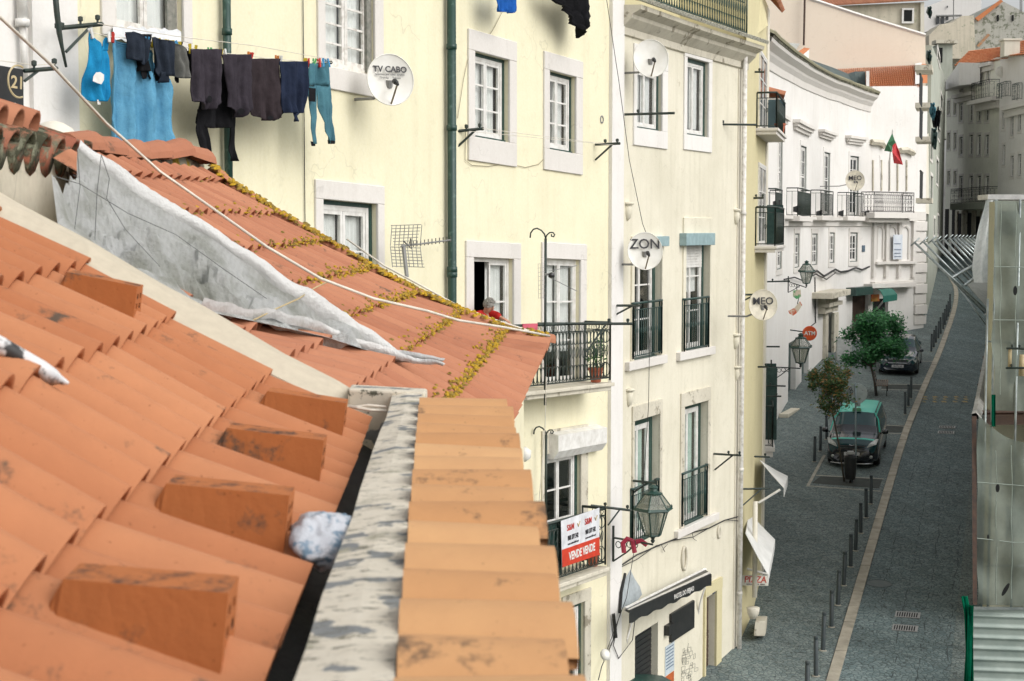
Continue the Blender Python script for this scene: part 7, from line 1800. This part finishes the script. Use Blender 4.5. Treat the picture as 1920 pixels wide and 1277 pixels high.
a=F2.hit(1786,382,.8);b=F2.hit(1853,382,.8); z_=a[1]; mb=MB(); F2.box(mb,a[0],b[0],z_-.5,z_,-.01,1.0); mb.build('balcony_slab',GRE,E)
railing(F2,E,a[0],b[0],z_,z_+1.15,.95,'scroll',side=.9,step=.30,mat=BLK)
mb=MB(); 
for x0,x1,y0,y1 in ((1797,1804,400,447),(1815,1824,399,446),(1831,1839,406,465),(1786,1791,392,440),(1773,1779,392,436)): r2=F2.rect(x0,x1,y0,y1); F2.box(mb,r2[0],r2[1],zg,r2[3],.02,.06)
mb.build('shop_doors',DARK,E)
mb=MB()
for x0,x1 in ((1793,1797),(1805,1809),(1811,1815),(1824,1831),(1840,1845)): r2=F2.rect(x0,x1,395,447); F2.box(mb,r2[0],r2[1],zg,r2[3],-.01,.12)
mb.build('shop_pilasters',STOD,E)
# hipped roof as tile courses
R0=[P(1790,121,127),P(1900,106,118)]; R1=[P(1818,93,133),P(1900,83,128)]
mb=MB(); GH=lambda c,k:(R1[0].lerp(R1[1],k/40)).lerp(R0[0].lerp(R0[1],k/40),c/9)
tile_field(mb,GH,[(c,k) for c in range(1,10) for k in range(0,40)],H=.12,lift=.09,th=.04,ns=5,rv=random.Random(5)); mb.build('roof_tiles',TOR,E)
mb=MB(); a,b=P(1798,136,125),P(1838,131,123); mb.hexa([a-V((0,0,1)),b-V((0,0,1)),b+V((0,6,-1)),a+V((0,6,-1)),P(1798,117,125),P(1838,118,123),P(1838,118,129),P(1798,117,129)]); mb.build('attic_wall',WHI,E)
# right white house
ws=[(1879,1884,211,242),(1880,1885,272,310),(1895,1901,213,255),(1909,1915,208,246),(1895,1901,292,332),(1909,1915,289,330)]
F3,E=far_house('right_white_house','white house at the far right edge with ornate balcony window guards',[(1869,118.5),(1940,110)],zg,[(1869,112),(1890,110),(1892,106),(1940,96)],WHI,ws)
for x0,x1,y0,y1 in ((1869,1886,155,183),(1898,1907,157,187)): r2=F3.rect(x0,x1,y0,y1,.4); railing(F3,E,r2[0],r2[1],r2[2],r2[3],.4,'scroll',side=.35,step=.35,mat=GRND)
a=F3.hit(1876,196,.5);b=F3.hit(1935,190,.5); mb=MB(); F3.box(mb,a[0],b[0],(a[1]+b[1])/2-.3,(a[1]+b[1])/2,-.01,.5); F3.box(mb,a[0],b[0],(a[1]+b[1])/2-.8,(a[1]+b[1])/2-.31,-.01,.25); mb.build('cornice',STO,E)
mb=MB(); R0=[P(1872,104,116),P(1960,96,110)]; R1=[P(1890,80,126),P(1960,64,122)]; GH2=lambda c,k:(R1[0].lerp(R1[1],k/30)).lerp(R0[0].lerp(R0[1],k/30),c/8)
tile_field(mb,GH2,[(c,k) for c in range(1,9) for k in range(0,30)],H=.12,lift=.09,th=.04,ns=5,rv=random.Random(6)); mb.build('roof_tiles',TOR,E)
mb=MB(); q=P(1896,90,115); mb.box(q+V((-.6,-.4,-.6)),q+V((.5,.6,.5))); mb.box(q+V((-.7,-.5,.5)),q+V((.6,.7,.62))); mb.build('chimney',WH2,E)
# distant aerials
mb=MB(); 
for x,y0,y1,D in ((1788,-10,60,150),(1913,-10,22,150),(1916,-5,22,150)): mb.tube([P(x,y1,D),P(x,y0,D)],.05,4)
mb.build('roof_aerial',GREY,None,label='thin distant roof aerials against the white house',cat='aerial')
mb=MB(); c=P(1877,135,118); mb.lathe(c,[(.0,.1),(.35,.04),(.42,0),(.35,-.03)],16,axis=V((0,-1,.1)),cap=False); mb.build('satellite_dish',DISH,None,label='tiny white dish on the far right house',cat='satellite dish')
# ================= scaffolding and hoarding on the right =================
def netmat(name,c,alpha):
    m,t,b=nt(name); b.inputs['Roughness'].default_value=.9; v=posn(t)
    col=mix(t,ramp(t,noise(t,v,1.1,6,.7),.3,.7),(*c,1),(*[x*.62 for x in c],1))
    wv=nd(t,'ShaderNodeTexWave'); wv.inputs['Scale'].default_value=14; lk(t,v,wv.inputs['Vector']); col=mix(t,.12,col,wv.outputs['Color'],'OVERLAY')
    lk(t,col,b.inputs['Base Color']); b.inputs['Alpha'].default_value=alpha; return m
NET=netmat('debris_net',(.23,.27,.23),.70); SHW=cloth('tarp_white',(.55,.57,.54),(.42,.45,.43)); TARP=cloth('tarp_green',(.0,.125,.062),(.0,.08,.045))
SC=empty('scaffold',V((11.5,37,gz(37))),'netted construction scaffold standing along the right side of the street','scaffold')
FS=Facade([(10.55,35.2),(17.9,59.0)],flip=True) # street side line of the scaffold
def bnet(px0,px1,y0t,y1t,y0b,y1b,D,nm,mat,nx=44,ny=30,amp=.16,sag=0):
    mb=MB(); rows=[]
    for j in range(ny+1):
        g=j/ny; r=[]
        for i in range(nx+1):
            f=i/nx; yt=y0t+(y1t-y0t)*f; yb=y0b+(y1b-y0b)*f; x=px0+(px1-px0)*f; y=yt+(yb-yt)*g
            y+=sag*math.sin(math.pi*f)*(1-g)
            q=P(x,y,D); r.append(q+V((0,amp*mn.noise(q*1.4)*1.5+.035*math.sin(q.x*11+2*mn.noise(q*2)),0)))
        rows.append(r)
    mb.grid(rows); return mb.build(nm,mat,SC,smooth=True)
bnet(1832,1990,778,800,1133,1141,35.4,'net_lower',NET,sag=38)
bnet(1863,1990,376,380,772,770,36.0,'net_upper',NET)
# building wall behind the net with openings
mb=MB(); Fb=Facade([(11.5,38.0),(24,39.5)],flip=False); 
bw=[Fb.rect(1874,1912,395,440),Fb.rect(1888,1925,640,720),Fb.rect(1886,1925,950,1010)]
Fb.wall(mb,0,12,0,Fb.hit(1880,378)[1],bw,back=.5); mb.build('house_wall',plaster('wall_behind_net',(.46,.45,.34),(.25,.25,.2),.6),SC)
mb=MB()
for w in bw: Fb.box(mb,w[0],w[1],w[2],w[3],-.3,-.28)
mb.build('openings',GRE,SC)
for pts in ([(1832,905),(1920,912),(1990,914)],[(1832,1010),(1900,1016),(1990,1018)],[(1863,500),(1990,505)],[(1863,600),(1990,603)]):
    mb=MB(); mb.tube([P(x,y+2*math.sin(x),35.22 if y>780 else 35.8) for x,y in pts],.010,4); mb.build('net_seam',simple('seam_pale',(.30,.35,.31),.8),SC)
for x,y0,y1 in ((1868,845,1135),(1897,835,1136),(1876,380,760),(1905,380,762)):
    mb=MB(); mb.tube([P(x+1.2*math.sin(y*.05),y,35.24 if y0>780 else 35.8) for y in range(y0,y1,24)],.009,4); mb.build('net_seam',simple('seam_pale',(.30,.35,.31),.8),SC)
# standards and ledgers
mb=MB()
for x,D,y0 in ((1852,36.2,560),(1868,36.4,374),(1913,36.0,374)): mb.tube([P(x,y0,D),V((P(x,y0,D).x,D,gz(D)))],.028,7)
for y in (640,860,1060): mb.tube([P(1848,y,36.3),P(1990,y+4,36.3)],.024,6)
for D in (40,44,49,54,59,66): 
    x=FS.p[0].x+(D-35.2)*.3088+.35; mb.tube([V((x,D,gz(D))),V((x,D,P(0,575,D).z+.3))],.028,6)
mb.tube([P(1846,590,60),P(1867,585,37)],.03,6)
mb.build('standards',STEEL,SC,smooth=True)
mb=MB(); x=1827
mb.hexa([P(1822,780,35.6),P(1831,780,35.6),P(1831,780,36.1),P(1822,780,36.1),P(1824,1134,35.0),P(1832,1134,35.0),P(1832,1134,35.5),P(1824,1134,35.5)]); mb.build('timber_post',BRN,SC)
# deck edge board running up the street, with planks under
mb=MB(); e=[(1822,776,36.0),(1826,760,37.2),(1833,725,40),(1842,682,45),(1848,650,50),(1852,620,56),(1855,600,60)]
L_=[P(*q) for q in e]; mb.grid([[q for q in L_],[q+V((.10,0,.02)) for q in L_],[q+V((.22,0,-.12)) for q in L_],[q+V((.0,0,-.16)) for q in L_],[q for q in L_]])
mb.build('edge_board',simple('board_pale',(.42,.42,.40),.8,c2=(.26,.25,.22),scale=6),SC)
mb=MB()
for k,D in enumerate((37,39.5,42,45,48.5,52,56)):
    a=P(1822+ (D-36)*1.6,776-(D-36)*9,D); a=L_[0].lerp(L_[-1],(D-36)/24); mb.tube([a+V((.0,0,-.12)),a+V((1.2,.1,-.12))],.05,4)
mb.grid([[L_[0].lerp(L_[-1],f)+V((.25,0,-.25)) for f in (0,.5,1)],[L_[0].lerp(L_[-1],f)+V((1.5,0,-.25)) for f in (0,.5,1)]])
mb.build('deck',BRN,SC)
# cantilevered fan of tubes
mb=MB()
outs=[(1714,454),(1730,452),(1746,450),(1756,450),(1768,447),(1779,446),(1787,446),(1794,446),(1801,446),(1808,446),(1815,446),(1822,446)]
ins_=[(1858,590),(1812,536),(1822,530),(1826,524),(1832,518),(1836,508),(1838,498),(1840,490),(1842,484),(1843,476),(1845,470),(1846,464)]
for i,(a,b) in enumerate(zip(outs,ins_)):
    mb=MB(); D=60+i*3.2; mb.tube([P(*a,D),P(*b,D-(.5 if i else 1.0))],.042+.003*i,6)
    c=P(*a,D); mb.tube([c+V((-.12,0,-.14)),c+V((.20,0,.16))],.03,5); mb.build('canopy_tube',STEEL,SC,smooth=True)
mb=MB()
mb.tube([P(1785,521,59.8),P(1836,491,80)],.065,6); mb.tube([P(1808,535,61),P(1828,520,66)],.05,6)
mb.tube([P(1720,459,60.1),P(1860,600,59.2)],.045,6); mb.tube([P(1792,531,60),P(1851,612,59)],.03,5)
mb.build('canopy_braces',STEEL,SC,smooth=True)
mb=MB(); mb.grid([[P(1812,533,62),P(1830,519,70),P(1846,508,76)],[P(1850,575,59.5),P(1862,552,62),P(1868,540,66)]]); mb.build('canopy_sheet',simple('ply_grey',(.24,.25,.22),.8),SC,solid=.03)
mb=MB(); rows=[]
for j in range(13):
    g=j/12; xl=1851-(1851-1826)*g**1.0 - 6*math.sin(g*3); xr=1868-8*g+ (6*g*g); y=372+g*158
    if g>.85: xl+= (g-.85)*30
    rows.append([P(xl+(xr-xl)*i/10,y-(4*math.sin(i*.9) if j==0 else 0),60-g*3)+V((0,.25*math.sin(i*1.1+g*2),0)) for i in range(11)])
mb.grid(rows); mb.build('hanging_sheet',SHW,SC,smooth=True)
mb=MB(); rows=[]
for j in range(7):
    g=j/6; rows.append([P(1856+i*1.6-(2*g),500+g*62+i*2,42)+V((0,.1*math.sin(i*1.5),0)) for i in range(8)])
mb.grid(rows); mb.build('hanging_sheet',SHW,SC,smooth=True)
mb=MB(); mb.box(P(1852,374,36.6),P(1990,366,37.4)); mb.build('top_board',simple('board_white',(.58,.58,.56),.7),SC)
mb=MB(); mb.grid([[P(1859+i*1.4,740,35.2) +V((0,.05*math.sin(i*2),0)) for i in range(6)],[P(1859+i*1.4,800,35.2)+V((0,.05*math.sin(i*2),0)) for i in range(6)]]); mb.build('green_strap',TARP,SC,smooth=True)
# slits torn in the netting
mb=MB()
for (x,y,w,h,t_) in ((1903,545,4,9,0),(1870,915,4,8,0),(1885,1105,4,14,.5),(1852,1007,2,5,0)):
    mb=MB(); c=P(x,y,35.25); mb.poly([c+V(((math.cos(a)*w*math.cos(t_)+math.sin(a)*h*math.sin(t_))*.0118,-.02,(-math.cos(a)*w*math.sin(t_)+math.sin(a)*h*math.cos(t_))*.0118)) for a in [k*math.pi/6 for k in range(12)]])
    mb.build('torn_hole',DARK,SC)
# brackets with insulators in front of the net
brk((1887,653),(1922,654),None,(35.0,34.8),'upper iron arm with insulators in front of the scaffold net',(.3,.7)); brk((1886,690),(1922,690),None,(35.0,34.8),'lower brown iron arm in front of the scaffold net',(.3,))
mb=MB(); mb.tube([P(1894,655,35),P(1893,690,35)],.04,6); mb.tube([P(1917,665,35),P(1915,705,35)],.06,6); mb.build('insulator',simple('insulator_ochre',(.45,.36,.20),.5),SC,smooth=True)
# corrugated hoarding across the scaffold foot
HO=empty('hoarding',V((10.6,33.8,gz(33.8))),'white corrugated metal hoarding at the lower right corner','hoarding')
mb=MB(); a=P(1822,1137,33.8); bx=P(1985,1143,33.6); rows=[]; Hh=a.z-gz(33.8); nz_=72
for i in range(nz_+1):
    z=-Hh*i/nz_; ph=(i%9)/9; w=.0 if ph<.62 else .05*math.sin((ph-.62)/.38*math.pi); rows.append([a+V((0,-w,z)),a.lerp(bx,.5)+V((0,-w,z)),bx+V((0,-w,z))])
mb.grid(rows); mb.build('corrugated_sheet',simple('sheet_pale_green',(.40,.46,.42),.45,.2,c2=(.28,.34,.31),scale=2),HO,smooth=True)
mb=MB(); mb.box(a+V((0,-.07,-.03)),bx+V((0,.02,.03))); mb.build('top_rail',STEEL,HO)
for k,(xs_) in enumerate((((1806,1118),(1812,1150),(1815,1220),(1812,1300)),((1816,1150),(1818,1135),(1817,1220),(1816,1300)))):
    mb=MB(); rows=[]
    for x,y in xs_: rows.append([P(x-4+i*2.4,y,33.6-k*.1)+V((0,.05*math.sin(i*2+y*.02),0)) for i in range(6)])
    mb.grid(rows); mb.build('green_tarp',TARP,None,label=('dark green tarp strip draped down the left edge of the hoarding, the outer one','dark green tarp strip wrapped on the hoarding corner, the inner one')[k],cat='tarp',solid=.03,smooth=True)
# houses on the right side of the street, behind the scaffold (hidden from here but real)
RH=Facade([(12.6,37),(20.6,62),(29,88),(36.6,112)],flip=True)
E=empty('right_row_house',RH.W(20,8,-3),'grey rendered house front behind the scaffold sheets on the right','house')
mb=MB(); RH.wall(mb,0,RH.L[-1],0,[(0,16.0),(10,15.0),(25,13.5),(RH.L[-1],14)],[],back=8); mb.build('wall',GRE,E)
# ================= camera, light, render look =================
cam=bpy.data.cameras.new('camera'); co=bpy.data.objects.new('camera',cam); COL.objects.link(co)
co.location=(0,0,CAMZ); co.rotation_euler=(math.pi/2-PITCH,0,0)
cam.sensor_width=36; cam.lens=FP/1920*36; cam.clip_start=.1; cam.clip_end=2000
cam.dof.use_dof=True; cam.dof.focus_distance=26; cam.dof.aperture_fstop=9.5
sc.camera=co
w=bpy.data.worlds.new('World'); sc.world=w; w.use_nodes=True; t=w.node_tree; bg=t.nodes['Background']
sky=nd(t,'ShaderNodeTexSky'); sky.sky_type='NISHITA'; sky.sun_disc=False
SE,SR=math.radians(40),math.radians(122)
sky.sun_elevation=SE; sky.sun_rotation=SR; sky.dust_density=4; sky.ozone_density=.8; sky.air_density=1.2
hs=nd(t,'ShaderNodeHueSaturation'); hs.inputs['Saturation'].default_value=.15
lk(t,sky.outputs[0],hs.inputs['Color'])
lk(t,hs.outputs[0],bg.inputs['Color']); bg.inputs['Strength'].default_value=.15
su=bpy.data.lights.new('sun','SUN'); su.energy=.5; su.angle=math.radians(70); su.color=(1,.95,.86)
so=bpy.data.objects.new('sun',su); COL.objects.link(so)
dv=V((math.sin(SR)*math.cos(SE),math.cos(SR)*math.cos(SE),math.sin(SE)))
so.rotation_euler=dv.to_track_quat('Z','Y').to_euler(); so.location=(10,-10,60)
vs=sc.view_settings; vs.view_transform='Standard'; vs.look='None'; vs.exposure=.36; vs.gamma=1
sc.render.engine='CYCLES'
